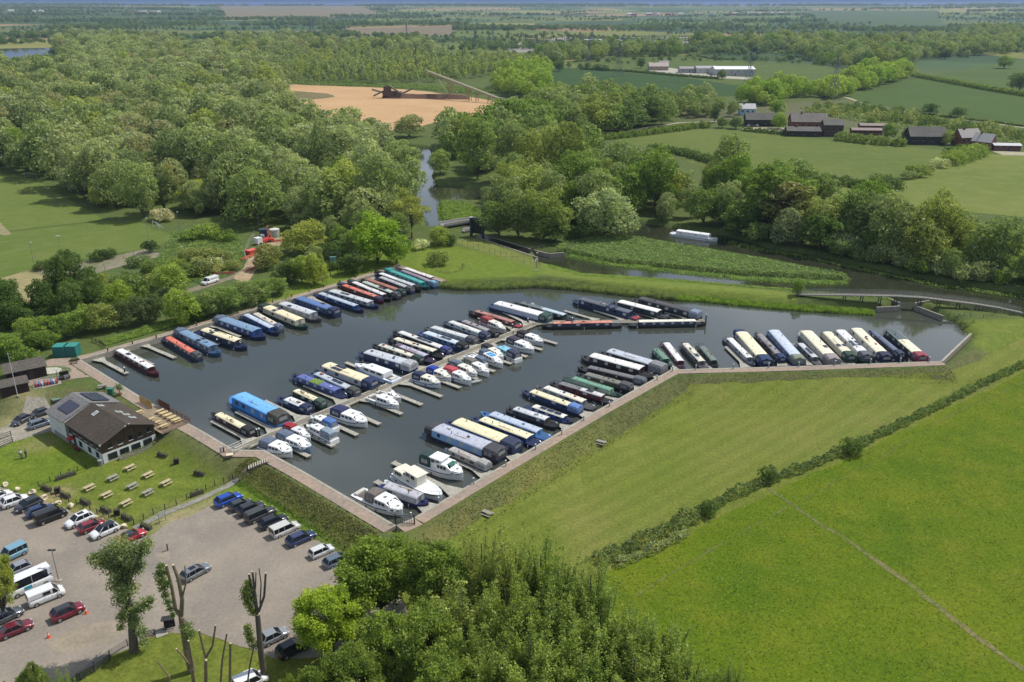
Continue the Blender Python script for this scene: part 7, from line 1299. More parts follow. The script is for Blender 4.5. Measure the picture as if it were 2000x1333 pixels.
for i, (px, py, s) in enumerate(((11, 950, 1), (36, 958, 1), (63, 965, 1.1), (87, 976, 1.1), (114, 985, .9), (138, 992, 1.1), (188, 1011, .8), (241, 1032, 1))):
    bm = bmesh.new(); bmesh.ops.create_icosphere(bm, subdivisions=3, radius=.62 * s); rb = np.random.default_rng(i)
    k_ = rb.normal(size=(7, 3)); k_ /= np.linalg.norm(k_, axis=1)[:, None]
    for v in bm.verts:
        c_ = v.co.copy(); d_ = c_.normalized(); 
        for kk in k_:
            t_ = d_.dot(Vector(kk)); 
            if t_ > .55: v.co -= Vector(kk) * (t_ - .55) * .6 * s
        v.co.z = v.co.z * .8 + .3 * s
    me = bpy.data.meshes.new('boulder'); bm.to_mesh(me); bm.free(); me.materials.append(mt((.55, .48, .33), .9, 0, .3, 3, .5)); o = bpy.data.objects.new('boulder', me); COL.objects.link(o); o.location = P(px, py, LO); tag(o, f'pale sandstone boulder at the car park edge, {ordn[i]} from the left', 'boulder', 'boulders along the car park')
# ------------------------------------------------------------------ cars
TYRE = mt((.018, .018, .02), .85, 0, .2); RIM = mt((.38, .39, .40), .35, .6, .1); CGL = glass((.012, .016, .02), .05); TRIM = mt((.03, .03, .032), .6)
def carpaint(c, metal=.35):
    key = ('car', c)
    if key in MATS: return MATS[key]
    m, t, b = base_mat('car_paint'); b.inputs[0].default_value = (*c, 1); b.inputs['Metallic'].default_value = metal if max(c) < .5 else 0; b.inputs['Roughness'].default_value = .32; b.inputs['Coat Weight'].default_value = .8; b.inputs['Coat Roughness'].default_value = .05; MATS[key] = m; return m
TYPES = {  # length, width, height, belt, bonnet z, roof rear x, roof front x, base rear, base front (fractions of length from the rear), wheel r
 'hatch': (4.1, 1.78, 1.48, .92, .80, .17, .54, .03, .76, .32), 'small': (3.5, 1.65, 1.48, .92, .84, .08, .60, .01, .79, .29), 'suv': (4.5, 1.88, 1.66, 1.03, .94, .16, .56, .02, .76, .36), 'saloon': (4.6, 1.8, 1.43, .90, .80, .27, .56, .10, .74, .33),
 'estate': (4.7, 1.82, 1.5, .92, .80, .13, .55, .015, .76, .33), 'coupe': (4.5, 1.85, 1.32, .86, .76, .30, .52, .12, .72, .34), 'box': (4.4, 1.85, 1.85, 1.02, .98, .02, .62, 0, .80, .33), 'van': (4.9, 1.95, 1.95, 1.10, 1.02, .02, .70, 0, .86, .34), 'lwbvan': (5.4, 2.0, 2.1, 1.12, 1.05, .02, .72, 0, .87, .36), 'bus': (6.3, 2.05, 2.65, 1.35, 1.15, .015, .78, 0, .92, .37), 'jeep': (4.8, 1.9, 1.88, 1.1, 1.08, .04, .62, .0, .70, .39)}
def car(xa, ya, xb, yb, kind, col, label, front='b', roofc=None, glassroof=False, sidewin=True, rack=False, z=LO, cat='car', group='cars parked in the car park', stripe=None):
    A, B = P(xa, ya, z + .5), P(xb, yb, z + .5)
    if front == 'a': A, B = B, A
    L, W_, Hh, belt, bon, r0, r1, b0, b1, wr = TYPES[kind]; c = (A + B) / 2; d = B - A; ang = math.atan2(d.y, d.x); Lm = d.length; k_ = max(.92, min(1.08, Lm / L)); L *= k_
    nm_ = {'van': 'van', 'lwbvan': 'van', 'bus': 'minibus'}.get(kind, 'car'); root = empty(nm_, (c.x, c.y, z + .04), ang, label, nm_ if cat == 'car' else cat, group)
    pm = carpaint(col); X = lambda f: -L / 2 + f * L; w2 = W_ / 2
    secs = []
    for f, kw, zb, zt in ((0, .86, .42, belt * .82), (.012, .93, .30, belt * .97), (.06, .985, .24, belt), (.2, 1, .22, belt), (b1 - .05, 1, .22, belt * .985), (b1 + .01, .99, .22, belt * .5 + bon * .5 + .02), (b1 + (1 - b1) * .5, .97, .22, bon * .98), (.95, .92, .24, bon * .88), (.985, .84, .28, bon * .74), (1, .74, .36, bon * .56)):
        h = w2 * kw; secs.append([(X(f), -h * .94, zb), (X(f), -h, zb + .16), (X(f), -h, zb + (zt - zb) * .62), (X(f), -h * .93, zt - .03), (X(f), -h * .6, zt + .02), (X(f), h * .6, zt + .02), (X(f), h * .93, zt - .03), (X(f), h, zb + (zt - zb) * .62), (X(f), h, zb + .16), (X(f), h * .94, zb)])
    body = MB().loft(secs).build('body', pm, root, smooth=True)
    # cabin: painted frame with glass set in it
    tw, bw = w2 * (.69 if kind not in ('van', 'bus', 'box', 'lwbvan') else .86), w2 * .92
    zr_ = Hh; xb0, xb1, xr0, xr1 = X(b0 + .012), X(b1), X(r0), X(r1)
    def rect(x0, x1, w_, z_): return [(x0, -w_, z_), (x1, -w_, z_), (x1, w_, z_), (x0, w_, z_)]
    MB().loft([rect(xb0, xb1, bw, belt - .03), rect(xr0, xr1, tw, zr_ - .05)]).build('cabin', CGL if sidewin is not False else pm, root)
    rc = carpaint(roofc) if roofc else pm
    ro = MB().loft([rect(xr0 - .04, xr1 + .06, tw + .02, zr_ - .06), rect(xr0, xr1, tw - .02, zr_ - .01), rect(xr0 + .15, xr1 - .15, tw * .7, zr_ + .02)]).build('roof', rc, root)
    pl = MB()
    for s in (-1, 1):
        pl.tube((xb1 - .02, s * bw, belt - .02), (xr1 + .02, s * tw, zr_ - .05), .045, n=4).tube((xb0 + .02, s * bw, belt - .02), (xr0, s * tw, zr_ - .05), .07, n=4)
        for f in ((.36, .0) if kind in ('hatch', 'suv', 'saloon', 'estate', 'jeep', 'box') else (.42, .0))[:1]:
            xx = X(f) + .15; pl.tube((xx, s * bw, belt - .02), (xx, s * (tw + .01), zr_ - .05), .035, n=4)
        if kind in ('estate', 'suv', 'jeep', 'box'): pl.tube((X(.17), s * bw, belt - .02), (X(.19), s * (tw + .01), zr_ - .05), .05, n=4)
    pl.build('pillar', pm, root)
    if kind in ('van', 'lwbvan', 'bus'):
        for s in (-1, 1):
            x1_ = X(.66) if kind != 'bus' else X(.10); pn = MB(); pn.loft([[(x, s * (bw + .012), belt - .03), (x, s * (bw + .012) * .98, belt + .0), (x, s * (tw + .02), zr_ - .07), (x, s * (tw - .1), zr_ - .07)] for x in (xb0, x1_)]); pn.build('side_panel', pm, root)
        if kind == 'van' and 'w' in (sidewin if isinstance(sidewin, str) else ''):
            for s in (-1, 1): MB().box((X(.50), s * (bw * .5 + tw * .5 + .03), belt + (zr_ - belt) * .5), (L * .2, .03, .45)).build('side_window', CGL, root)
        if kind == 'van': MB().box((X(0) + .0, 0, belt + (zr_ - belt) * .45), (.06, W_ * .62, .45)).build('rear_window', CGL, root)
    if glassroof: MB().box(((xr0 + xr1) / 2 + .2, 0, zr_ + .025), (.95, tw * 1.2, .02)).build('sunroof', CGL, ro)
    if rack or kind in ('estate',):
        for s in (-1, 1): MB().tube((xr0 + .1, s * (tw - .05), zr_ + .05), (xr1 - .2, s * (tw - .05), zr_ + .05), .025, n=4).build('roof_rail', METAL, ro)
        if rack:
            m = MB()
            for i in range(9): m.box((xr0 + .3 + i * .24, 0, zr_ + .1), (.04, tw * 1.7, .03))
            m.build('roof_rack', METAL, ro)
    for s in (-1, 1):
        for f in (.185, .80):
            wx = X(f); wh = MB().tube((wx, s * (w2 - .2), wr), (wx, s * (w2 + .012), wr), wr, wr, 16).build('wheel', TYRE, root); MB().tube((wx, s * (w2 + .005), wr), (wx, s * (w2 + .025), wr), wr * .64, wr * .58, 12).build('rim', RIM, wh)
        m = MB()
        MB().box((X(.975), s * w2 * .66, bon * .72), (.16, .36, .13)).build('headlight', glass((.5, .52, .54), .1), root); MB().box((X(.008), s * w2 * .74, belt * .84), (.08, .22, .2)).build('tail_light', mt((.35, .01, .01), .3), root)
        MB().box((X(b1 - .06), s * (w2 + .08), belt + .06), (.14, .18, .13)).build('wing_mirror', pm if not roofc else rc, root)
        MB().box((X(.42), s * w2 * 1.0, belt * .78), (.18, .03, .03)).box((X(.62), s * w2 * 1.0, belt * .78), (.18, .03, .03)).build('door_handle', TRIM, root)
        if stripe: MB().box((X(.55), s * (w2 + .012), 1.0), (1.0, .03, .5)).build('side_decal', mt(stripe, .5), root)
    MB().box((X(.995), 0, bon * .5), (.06, w2 * .9, .16)).build('grille', TRIM, root); MB().box((X(.003), 0, .62), (.03, .5, .11)).build('number_plate', mt((.6, .5, .08), .5), root); MB().box((X(1) - .01, 0, .42), (.05, .5, .11)).build('number_plate', mt((.7, .7, .7), .5), root)
    return root
G1c, G2c, G3c = 'cars parked along the boulders', 'cars parked below the quay embankment', 'vehicles parked in the left block'
car(-16, 976, 14, 963, 'hatch', (.68, .69, .70), 'white hatchback cut by the left edge beside a boulder', 'b', group=G1c)
car(3, 989, 55, 971, 'suv', (.66, .67, .68), 'white car second along the boulders, nose to the grass', 'b', group=G1c)
car(31, 998, 79, 978, 'suv', (.03, .032, .04), 'dark grey estate car with its bonnet toward the car park', 'a', group=G1c)
car(51, 1009, 107, 988, 'hatch', (.012, .03, .11), 'dark blue hatchback hidden behind the black van', 'b', group=G1c)
car(68, 1022, 130, 998, 'van', (.012, .012, .014), 'black panel van with rusty tinted rear doors', 'b', group=G1c)
car(128, 1029, 181, 1006, 'suv', (.70, .71, .72), 'white car with glass sunroof facing the car park', 'a', glassroof=True, group=G1c)
car(153, 1039, 205, 1018, 'hatch', (.25, .015, .025), 'dark red hatchback between two white cars', 'b', group=G1c)
car(177, 1050, 230, 1027, 'suv', (.70, .71, .72), 'white car with black roof right of the dark red hatchback', 'a', (.02, .02, .025), group=G1c)
car(238, 1055, 278, 1039, 'coupe', (.45, .02, .025), 'bright red sports car behind the ivy covered tree', 'b', (.05, .05, .055), group=G1c)
car(-4, 1097, 51, 1071, 'box', (.20, .38, .48), 'pale blue high roofed family car at the left edge', 'a', group=G3c)
car(4, 1126, 61, 1102, 'hatch', (.30, .31, .34), 'silver grey hatchback above the white minibus', 'a', group=G3c)
car(10, 1166, 101, 1126, 'bus', (.68, .69, .70), 'white long minibus with black side windows and turquoise decal', 'a', group=G3c, stripe=(.03, .35, .5))
car(54, 1180, 126, 1151, 'van', (.66, .67, .66), 'white van with ribbed roof below the minibus', 'b', sidewin='w', group=G3c)
car(-22, 1220, 43, 1190, 'estate', (.10, .11, .12), 'dark grey car cut by the left edge under the white van', 'b', group=G3c)
car(-4, 1243, 63, 1216, 'saloon', (.18, .02, .035), 'wine red saloon at the left edge', 'b', group=G3c)
car(101, 1210, 163, 1183, 'suv', (.20, .01, .025), 'crimson car with black roof beside a traffic cone', 'b', (.03, .03, .035), group=G3c)
car(356, 1133, 409, 1104, 'estate', (.20, .21, .23), 'silver grey car alone in the middle of the gravel', 'b', glassroof=True, group='cars standing on the gravel')
car(421, 988, 471, 967, 'suv', (.01, .07, .42), 'bright blue car first in the row below the embankment', 'b', group=G2c)
car(448, 996, 492, 979, 'hatch', (.045, .05, .055), 'dark grey car second in the row below the embankment', 'b', group=G2c)
car(465, 1006, 515, 985, 'suv', (.03, .03, .035), 'black car third in the row with silver roof rails', 'b', rack=False, group=G2c)
car(479, 1021, 538, 995, 'jeep', (.05, .052, .05), 'large dark off road car with slatted roof rack', 'b', rack=True, group=G2c)
car(507, 1032, 560, 1010, 'suv', (.02, .02, .03), 'black car between the off road car and the white people carrier', 'b', group=G2c)
car(530, 1048, 584, 1024, 'box', (.50, .50, .47), 'white high sided people carrier in the embankment row', 'b', group=G2c)
car(561, 1065, 614, 1042, 'suv', (.03, .05, .12), 'dark blue car right of the white people carrier', 'b', group=G2c)
car(605, 1088, 651, 1068, 'small', (.55, .56, .57), 'small silver white car near the end of the row', 'b', group=G2c)
car(633, 1107, 687, 1084, 'estate', (.12, .17, .22), 'blue grey estate last in the row, half under the tree', 'b', group=G2c)
car(690, 1150, 730, 1128, 'hatch', (.4, .03, .02), 'red car glimpsed through the dark oak', 'b', group='cars standing on the gravel')
car(513, 1254, 557, 1233, 'hatch', (.30, .32, .35), 'silver car between the pollard trunk and the maple', 'b', group='cars under the foreground trees')
car(545, 1281, 597, 1254, 'suv', (.02, .02, .022), 'black car half hidden under the maple', 'b', group='cars under the foreground trees')
car(465, 1345, 515, 1322, 'box', (.68, .69, .7), 'white van roof cut by the bottom edge', 'b', cat='van', group='cars under the foreground trees')
car(27, 829, 55, 815, 'hatch', (.04, .042, .06), 'dark slate car left of three beside the clubhouse', 'a', group='cars parked by the clubhouse')
car(60, 814, 93, 803, 'hatch', (.05, .052, .06), 'dark grey car nearest the grass beside the clubhouse', 'a', group='cars parked by the clubhouse')
car(55, 836, 104, 820, 'estate', (.17, .20, .26), 'silver blue estate car beside the white clubhouse wall', 'b', group='cars parked by the clubhouse')
car(394, 556, 426, 546, 'van', (.68, .69, .7), 'white van parked on the lane among the trees', 'a', z=0, group='vehicles away from the car park')
for px, a, lab in ((1462, .2, 'left'), (1470, .2, 'middle'), (1479, .2, 'right')): car(px - 3, 247.5, px + 3, 245, 'hatch', (.4, .42, .45) if lab != 'middle' else (.1, .1, .12), f'{lab} of three small cars in front of the farm barn', 'b', z=0, group='cars in front of the farm')
for px, py, lab in ((169, 1199, 'orange traffic cone right of the crimson car'), (95.5, 1246, 'orange traffic cone on the pale gravel')): clutter(px, py, lab, 'traffic cone', 'traffic_cone', [('cone', MB().tube((0, 0, .05), (0, 0, .95), .2, .04, 12), (.75, .12, .03)), ('base', MB().box((0, 0, .04), (.5, .5, .06)), (.55, .08, .03)), ('band', MB().tube((0, 0, .5), (0, 0, .68), .125, .095, 12), (.7, .7, .68))])
clutter(328, 1076, 'short wooden post on the gravel', 'post', 'wooden_post', [('post', MB().box((0, 0, .6), (.16, .16, 1.2)), (.10, .07, .05)), ('cap', MB().box((0, 0, 1.22), (.2, .2, .05)), (.2, .15, .1))])
def lamp(px, py, h, label, ang=0, z=LO, two=True, cat='lamp'):
    p = P(px, py, z) if z is not None else G(px, py); r = empty('lamp_post', p, ang, label, cat); MB().tube((0, 0, 0), (0, 0, h), .07, .05, 8).build('pole', mt((.2, .2, .19), .5), r); MB().box((0, 0, .08), (.9, .6, .16)).build('plinth', CON, r)
    for s in ((-1, 1) if two else (1,)): MB().box((s * .3, 0, h + .05), (.45, .3, .16), 0).build('lamp_head', mt((.03, .03, .03) if z == LO else (.6, .6, .58), .5), r)
lamp(115, 1135, 5.2, 'thin lamp post with twin heads in the middle of the car park')
lamp(124, 517, 9, 'floodlight mast with two white heads at the pitch', z=0); lamp(68, 524, 8, 'thin dark mast without lamps beside the pitch', z=0, two=False); lamp(291, 472, 8, 'slim mast at the right corner of the pitch', z=0, two=False); lamp(352, 465, 9, 'slim mast between pitch and rough meadow', z=0, two=False); lamp(358, 520, 6, 'lamp mast in the rough meadow', z=0, two=False); lamp(1047, 529, 5.5, 'dark post at the end of the mesh fence', z=0, two=False)
r = clutter(318, 1020, 'white notice board on two posts beside the footpath', 'notice board', 'notice_board', [('post', MB().box((-.55, 0, .9), (.08, .08, 1.8)).box((.55, 0, .9), (.08, .08, 1.8)), (.2, .2, .2)), ('board', MB().box((0, 0, 1.5), (1.2, .05, .9)), (.38, .39, .36))], .9)
clutter(331, 1229, 'black hut like notice frame beside the gate', 'notice frame', 'entrance_hut', [('frame', MB().box((0, .4, .9), (1.4, .1, 1.7)).box((0, 0, 1.75), (1.6, 1.0, .08)), (.02, .02, .02)), ('rail', MB().box((0, -.4, .3), (1.3, .05, .08)).box((0, -.4, .6), (1.3, .05, .08)).box((0, -.4, .9), (1.3, .05, .08)), (.03, .03, .03))], .2)
sheet('gate_slab', [tuple(P(x, y, LO)[:2]) for x, y in ((303, 1236), (326, 1232), (328, 1240), (306, 1248))], CON, .09, None)
# people
def person(px, py, ang, pose, top, legs, label, lean=0.0, z=None):
    p = G(px, py); r = empty('person', p, ang, label, 'person'); h = 1.72
    me = bpy.data.meshes.new('body'); l_ = lean
    V_ = [(0, 0, .95), (l_ * .5, 0, 1.2), (l_, 0, 1.42), (l_ * 1.2, 0, 1.53), (l_ * 1.35, 0, 1.66), (0, .1, .9), (.04, .12, .5), (-.02, .12, .06), (.12, .12, .03), (0, -.1, .9), (-.06 if pose else .05, -.12, .5), (-.14 if pose else 0, -.12, .06), (0, -.12, .03),
          (l_, .2, 1.4), (l_ + .02, .26, 1.12), (l_ + .2, .22, .95), (l_, -.2, 1.4), (l_ + .02, -.26, 1.12), (l_ + .14, -.24, .9)]
    E_ = [(0, 1), (1, 2), (2, 3), (3, 4), (0, 5), (5, 6), (6, 7), (7, 8), (0, 9), (9, 10), (10, 11), (11, 12), (2, 13), (13, 14), (14, 15), (2, 16), (16, 17), (17, 18)]
    R_ = [.15, .15, .16, .06, .11, .1, .07, .05, .04, .1, .07, .05, .04, .07, .05, .035, .07, .05, .035]
    me.from_pydata(V_, E_, []); o = bpy.data.objects.new('body', me); COL.objects.link(o); o.parent = r; sm = o.modifiers.new('skin', 'SKIN'); o.modifiers.new('sub', 'SUBSURF').levels = 1
    for i, v in enumerate(me.skin_vertices[0].data): v.radius = (R_[i], R_[i]); v.use_root = (i == 0)
    me.materials.append(mt((.45, .28, .2), .6)); sk = .06
    MB().loft([[(l_ * t + x * k, y * k, zz) for x, y in ((-.16, -.2), (.16, -.2), (.17, .2), (-.16, .2))] for t, k, zz in ((0, .95, .86), (.5, 1, 1.15), (1, 1.12, 1.42), (1.05, .5, 1.5))]).build('jacket', mt(top, .8), o, smooth=True)
    m = MB()
    for s, fx in ((.12, -.02), (-.12, -.14 if pose else 0)): m.tube((0, s * .9, .95), (0, s, .5), .125, .1, 8).tube((0, s, .5), (fx, s, .1), .1, .08, 8)
    m.build('trousers', mt(legs, .8), o); m = MB()
    for s in (1, -1): m.tube((l_, s * .22, 1.42), (l_ + .02, s * .27, 1.12), .08, .065, 7).tube((l_ + .02, s * .27, 1.12), (l_ + .16, s * .24, .97), .065, .05, 7)
    m.build('sleeve', mt(top, .8), o)
    bm = bmesh.new(); bmesh.ops.create_uvsphere(bm, u_segments=10, v_segments=8, radius=.115); me2 = bpy.data.meshes.new('hair'); bm.to_mesh(me2); bm.free(); me2.materials.append(mt((.12, .09, .06), .8)); ho = bpy.data.objects.new('hair', me2); COL.objects.link(ho); ho.parent = o; ho.location = (l_ * 1.35 - .02, 0, 1.69)
    return r
person(42.5, 896, 2.6, 1, (.35, .36, .33), (.2, .2, .19), 'person in pale grey top standing left of another on the lawn', .08); person(52, 894, .4, 1, (.04, .045, .06), (.03, .03, .04), 'person in dark clothes walking right of another on the lawn', .02)
# things in the shade by the clubhouse wall
clutter(141, 872, 'red parasol folded beside the clubhouse wall', 'parasol', 'parasol', [('canopy', MB().tube((0, 0, 1.6), (0, 0, 2.3), .8, .06, 10), (.35, .02, .02)), ('pole', MB().tube((0, 0, 0), (0, 0, 2.3), .04), (.3, .3, .3))]); clutter(151, 880, 'red bench in the shade of the clubhouse', 'bench', 'bench', [('seat', MB().box((0, 0, .45), (1.5, .5, .08)).box((0, .3, .8), (1.5, .06, .5)), (.2, .02, .02)), ('leg', MB().box((-.6, 0, .22), (.08, .5, .45)).box((.6, 0, .22), (.08, .5, .45)), (.1, .02, .02))], ca_)
clutter(197, 909, 'grey barrel at the corner of the clubhouse', 'barrel', 'barrel', [('body', MB().tube((0, 0, 0), (0, 0, 1.0), .4, .4, 12), (.2, .2, .2)), ('rim', MB().tube((0, 0, 1.0), (0, 0, 1.05), .42, .42, 12), (.3, .3, .3))])
pl_ = loc(-.9, -Wd / 2 - 1, 0); r = empty('planter', pl_, ca_ + math.pi / 2, 'long planter under the white front wall of the clubhouse', 'planter'); MB().box((0, 0, .3), (7.5, .5, .5)).build('trough', mt((.25, .23, .2), .85), r); v, f = leaf_quads(np.random.default_rng(8), np.random.default_rng(9).uniform([-3.7, -.25, .5], [3.7, .25, .9], (500, 3)), np.tile([0, 0, 1.], (500, 1)), .2); o = npmesh('plants', v, f, LEAF, r); o.color = (.12, .15, .1, 1)
# ------------------------------------------------------------------ foreground trees
def big_tree(seed, R_, z0, z1, npuff, nleaf, ls, name='foreground_tree', **kw): return tree_proto(name, seed, R_, z0, z1, npuff, nleaf, ls, **kw)
def plume(rng, R_, z0, z1, npuff, pr, taper=0):
    c, r_ = [], []
    for i in range(npuff):
        a_ = rng.uniform(0, 6.3); tr_ = R_ * rng.uniform(.1, 1) ** .6; zt_ = z0 + (z1 - z0) * rng.uniform(.62, 1) * (1 - .22 * (tr_ / R_)); zb_ = z0 + (zt_ - z0) * rng.uniform(.0, .35)
        for t_ in np.linspace(0, 1, 9): k_ = .35 + .65 * t_; c.append((math.cos(a_) * tr_ * k_, math.sin(a_) * tr_ * k_, zb_ + (zt_ - zb_) * t_)); r_.append(R_ * (.22 * (1 - t_) + .07) * rng.uniform(.7, 1.3))
    return np.array(c), np.array(r_)
_cp = crown_puffs; crown_puffs = plume
NP = [big_tree(300 + i, 4.6, 1.5, 17, 26, 34000, .27, limbs=30, tr=.28, flat=.6, jit=.8, fz=(.35, 1.35), cull=.25, squash=1.3) for i in range(3)]; crown_puffs = _cp
NO = [big_tree(320 + i, 6.0, 1.6, 12.5, 130, 34000, .28, pr=(.11, .21), taper=.2, limbs=30, tr=.3, flat=.6, jit=.8, fz=(.4, 1.25), cull=.3) for i in range(2)]
FG = [(640, 1150, 86, 4.6, 1, (0.160, 0.220, 0.028), 'bright green maple in front of the parked black car', 0), (735, 1050, 93, 6.4, 1, (0.090, 0.133, 0.024), 'dark spreading oak beside the car park', 1), (850, 1062, 91, 5, 1, (0.096, 0.139, 0.031), 'oak crown just left of the tall poplar tops', 0),
 (938, 1012, 90, 3.6, 0, (0.134, 0.165, 0.055), 'tall poplar rising highest in front of the lawn', 0), (1006, 1020, 89, 3.4, 0, (0.138, 0.172, 0.055), 'poplar top right of the highest one', 1), (1056, 1032, 89, 3.0, 0, (0.102, 0.145, 0.039), 'pointed poplar top, third from the highest', 2), (1092, 1068, 88, 2.8, 0, (0.096, 0.139, 0.035), 'slim dark poplar next to the hedge end', 0), (1158, 1078, 87, 3.2, 0, (0.109, 0.151, 0.044), 'poplar overlapping the end of the scrubby hedge', 1),
 (900, 1120, 84, 4.4, 0, (0.138, 0.172, 0.055), 'poplar in the middle of the foreground mass, left', 2), (990, 1110, 83, 4.2, 0, (0.115, 0.157, 0.039), 'poplar in the middle of the foreground mass', 0), (1080, 1130, 83, 4.2, 0, (0.102, 0.145, 0.036), 'poplar in the middle of the foreground mass, right', 1), (1175, 1150, 81, 4, 0, (0.109, 0.151, 0.040), 'poplar below the blossom hedge', 2), (1245, 1172, 80, 3.6, 0, (0.115, 0.157, 0.044), 'poplar leaning over the meadow', 0), (1300, 1205, 79, 3.6, 0, (0.109, 0.151, 0.040), 'outer poplar over the meadow', 1),
 (830, 1185, 80, 4.6, 1, (0.102, 0.145, 0.033), 'oak crown low in the foreground mass', 0), (760, 1200, 80, 4.4, 1, (0.109, 0.157, 0.033), 'leafy crown right of the maple foot', 1), (940, 1215, 77, 4.4, 0, (0.109, 0.151, 0.037), 'poplar at the bottom centre', 0), (1040, 1215, 76, 4.2, 0, (0.115, 0.157, 0.040), 'poplar at the bottom right of centre', 2), (1140, 1235, 75.5, 4.2, 0, (0.102, 0.145, 0.036), 'poplar near the bottom edge under the meadow poplars', 1), (1245, 1250, 75, 3.8, 0, (0.113, 0.153, 0.040), 'poplar near the bottom edge by the meadow', 2), (1345, 1270, 75, 3, 0, (0.109, 0.151, 0.040), 'last full poplar at the bottom edge of the meadow', 0), (1440, 1278, 74.5, 1.6, 0, (0.115, 0.157, 0.044), 'slim sapling top at the bottom edge of the meadow', 1), (1395, 1300, 74, 2.0, 0, (0.109, 0.151, 0.042), 'low sapling top beside the slim one', 2),
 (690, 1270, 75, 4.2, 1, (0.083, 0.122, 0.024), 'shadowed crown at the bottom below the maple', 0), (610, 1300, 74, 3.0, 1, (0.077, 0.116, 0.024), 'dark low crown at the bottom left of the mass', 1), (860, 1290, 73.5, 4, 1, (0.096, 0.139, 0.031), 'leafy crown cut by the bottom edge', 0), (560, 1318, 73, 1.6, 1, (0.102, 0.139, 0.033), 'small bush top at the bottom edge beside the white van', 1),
 (-30, 1060, 92, 2.2, 1, (0.166, 0.197, 0.055), 'leafy tree edge showing at the far left border', 0), (118, 1300, 75, 1.3, 0, (0.115, 0.162, 0.050), 'sapling at the bottom left before the rail fence', 1), (60, 1292, 74.5, 1.6, 1, (0.102, 0.139, 0.044), 'leafy stump growth in the bottom left corner', 1)]
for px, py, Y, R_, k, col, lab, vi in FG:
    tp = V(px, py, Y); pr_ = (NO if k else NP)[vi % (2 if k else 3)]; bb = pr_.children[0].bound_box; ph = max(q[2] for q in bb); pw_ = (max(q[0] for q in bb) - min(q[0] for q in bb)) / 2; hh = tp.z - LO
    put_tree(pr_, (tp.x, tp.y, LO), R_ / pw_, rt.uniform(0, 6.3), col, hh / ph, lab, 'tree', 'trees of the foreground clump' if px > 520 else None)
# the ivy covered tree and the lopped poplars
def pufftree(base, Y, stems, puffs, col, label, leaf=.24, n=9000, bark=BARK, name='pollard_tree', fork=None):
    b_ = V(*base, Y) if base else None; b0 = Vector((b_.x, Y, LO)); r = empty(name, b0, 0, label, 'tree', 'lopped trees at the bottom left'); tk = MB()
    for pts, r0, r1 in stems:
        q = [V(px, py, Y + dy) - b0 for px, py, dy in pts]; q[0].z = max(q[0].z, -.3) if len(pts) and pts[0][1] < 1400 else -.3; tk.path(q, r0, r1, 9)
    tk.build('trunk', bark, r, recalc=False)
    cu = MB()
    for pts, r0, r1 in stems:
        if r1 > .09: q = V(pts[-1][0], pts[-1][1], Y + pts[-1][2]) - b0; cu.tube(q - Vector((0, 0, .01)), q + Vector((0, 0, .04)), r1 * .96, r1 * .9, 9)
    if cu.v: cu.build('sawn_end', mt((.5, .4, .25), .8), r)
    if puffs:
        cs = np.array([list(V(px, py, Y + dy) - b0) for px, py, rr, dy in puffs]); rs = np.array([rr * Y / F * 1.05 for px, py, rr, dy in puffs]); v, f = puff_leaves(np.random.default_rng(int(base[0])), cs, rs, n, leaf, cull=.2, fz=(.3, 1.5)); o = npmesh('crown', v, f, LEAF, r); o.color = (*col, 1)
    return r
Yb = P(262, 1272, LO).y
pufftree((262, 1272), Yb, [([(262, 1272, 0), (258, 1220, 0), (250, 1170, 0), (243, 1120, 0), (238, 1080, 0)], .6, .15), ([(256, 1200, 0), (275, 1190, 0), (295, 1178, 0)], .2, .08), ([(247, 1150, 0), (262, 1110, 0), (280, 1075, 0)], .28, .1), ([(246, 1140, 0), (225, 1115, 0), (200, 1095, 0)], .22, .08)],
 [(235, 1072, 24, 0), (215, 1085, 20, .5), (200, 1098, 17, 0), (185, 1090, 12, 0), (255, 1085, 20, -.5), (275, 1075, 17, 0), (288, 1062, 12, 0), (228, 1110, 20, 0), (250, 1115, 18, .6), (268, 1108, 16, 0), (232, 1140, 19, 0), (250, 1150, 18, -.5), (238, 1170, 17, 0), (252, 1190, 16, 0), (285, 1180, 13, 0), (272, 1190, 12, 0), (294, 1172, 8, 0), (240, 1205, 13, 0), (262, 1215, 14, -.4), (275, 1235, 12, 0), (280, 1255, 9, 0), (236, 1225, 8, 0)], (.12, .155, .075), 'ivy covered pollard with leafy clumps at the left of the car park', .26, 15000)
Yp = P(378, 1312, LO).y
pufftree((375, 1312), Yp, [([(375, 1312, 0), (365, 1270, 0), (354, 1205, 0)], .48, .34), ([(354, 1205, 0), (343, 1190, 0), (336, 1150, 0), (325, 1105, 0)], .27, .16), ([(354, 1205, 0), (356, 1170, 0), (348, 1130, 0), (338, 1104, 0)], .28, .17), ([(356, 1168, 0), (363, 1140, 0), (361, 1105, 0)], .12, .06)], [(314, 1108, 8, 0), (313, 1122, 10, 0), (316, 1136, 10, 0), (319, 1150, 9, 0), (324, 1163, 8, 0), (328, 1177, 8, 0), (333, 1190, 7, 0), (338, 1202, 6, 0), (322, 1120, 7, 0), (328, 1140, 7, 0), (364, 1225, 12, 0), (372, 1240, 10, 0)], (.10, .14, .055), 'bare forked trunk lopped to stubs left of the second one', .22, 3200, BARK2)
Yq = P(515, 1328, LO).y
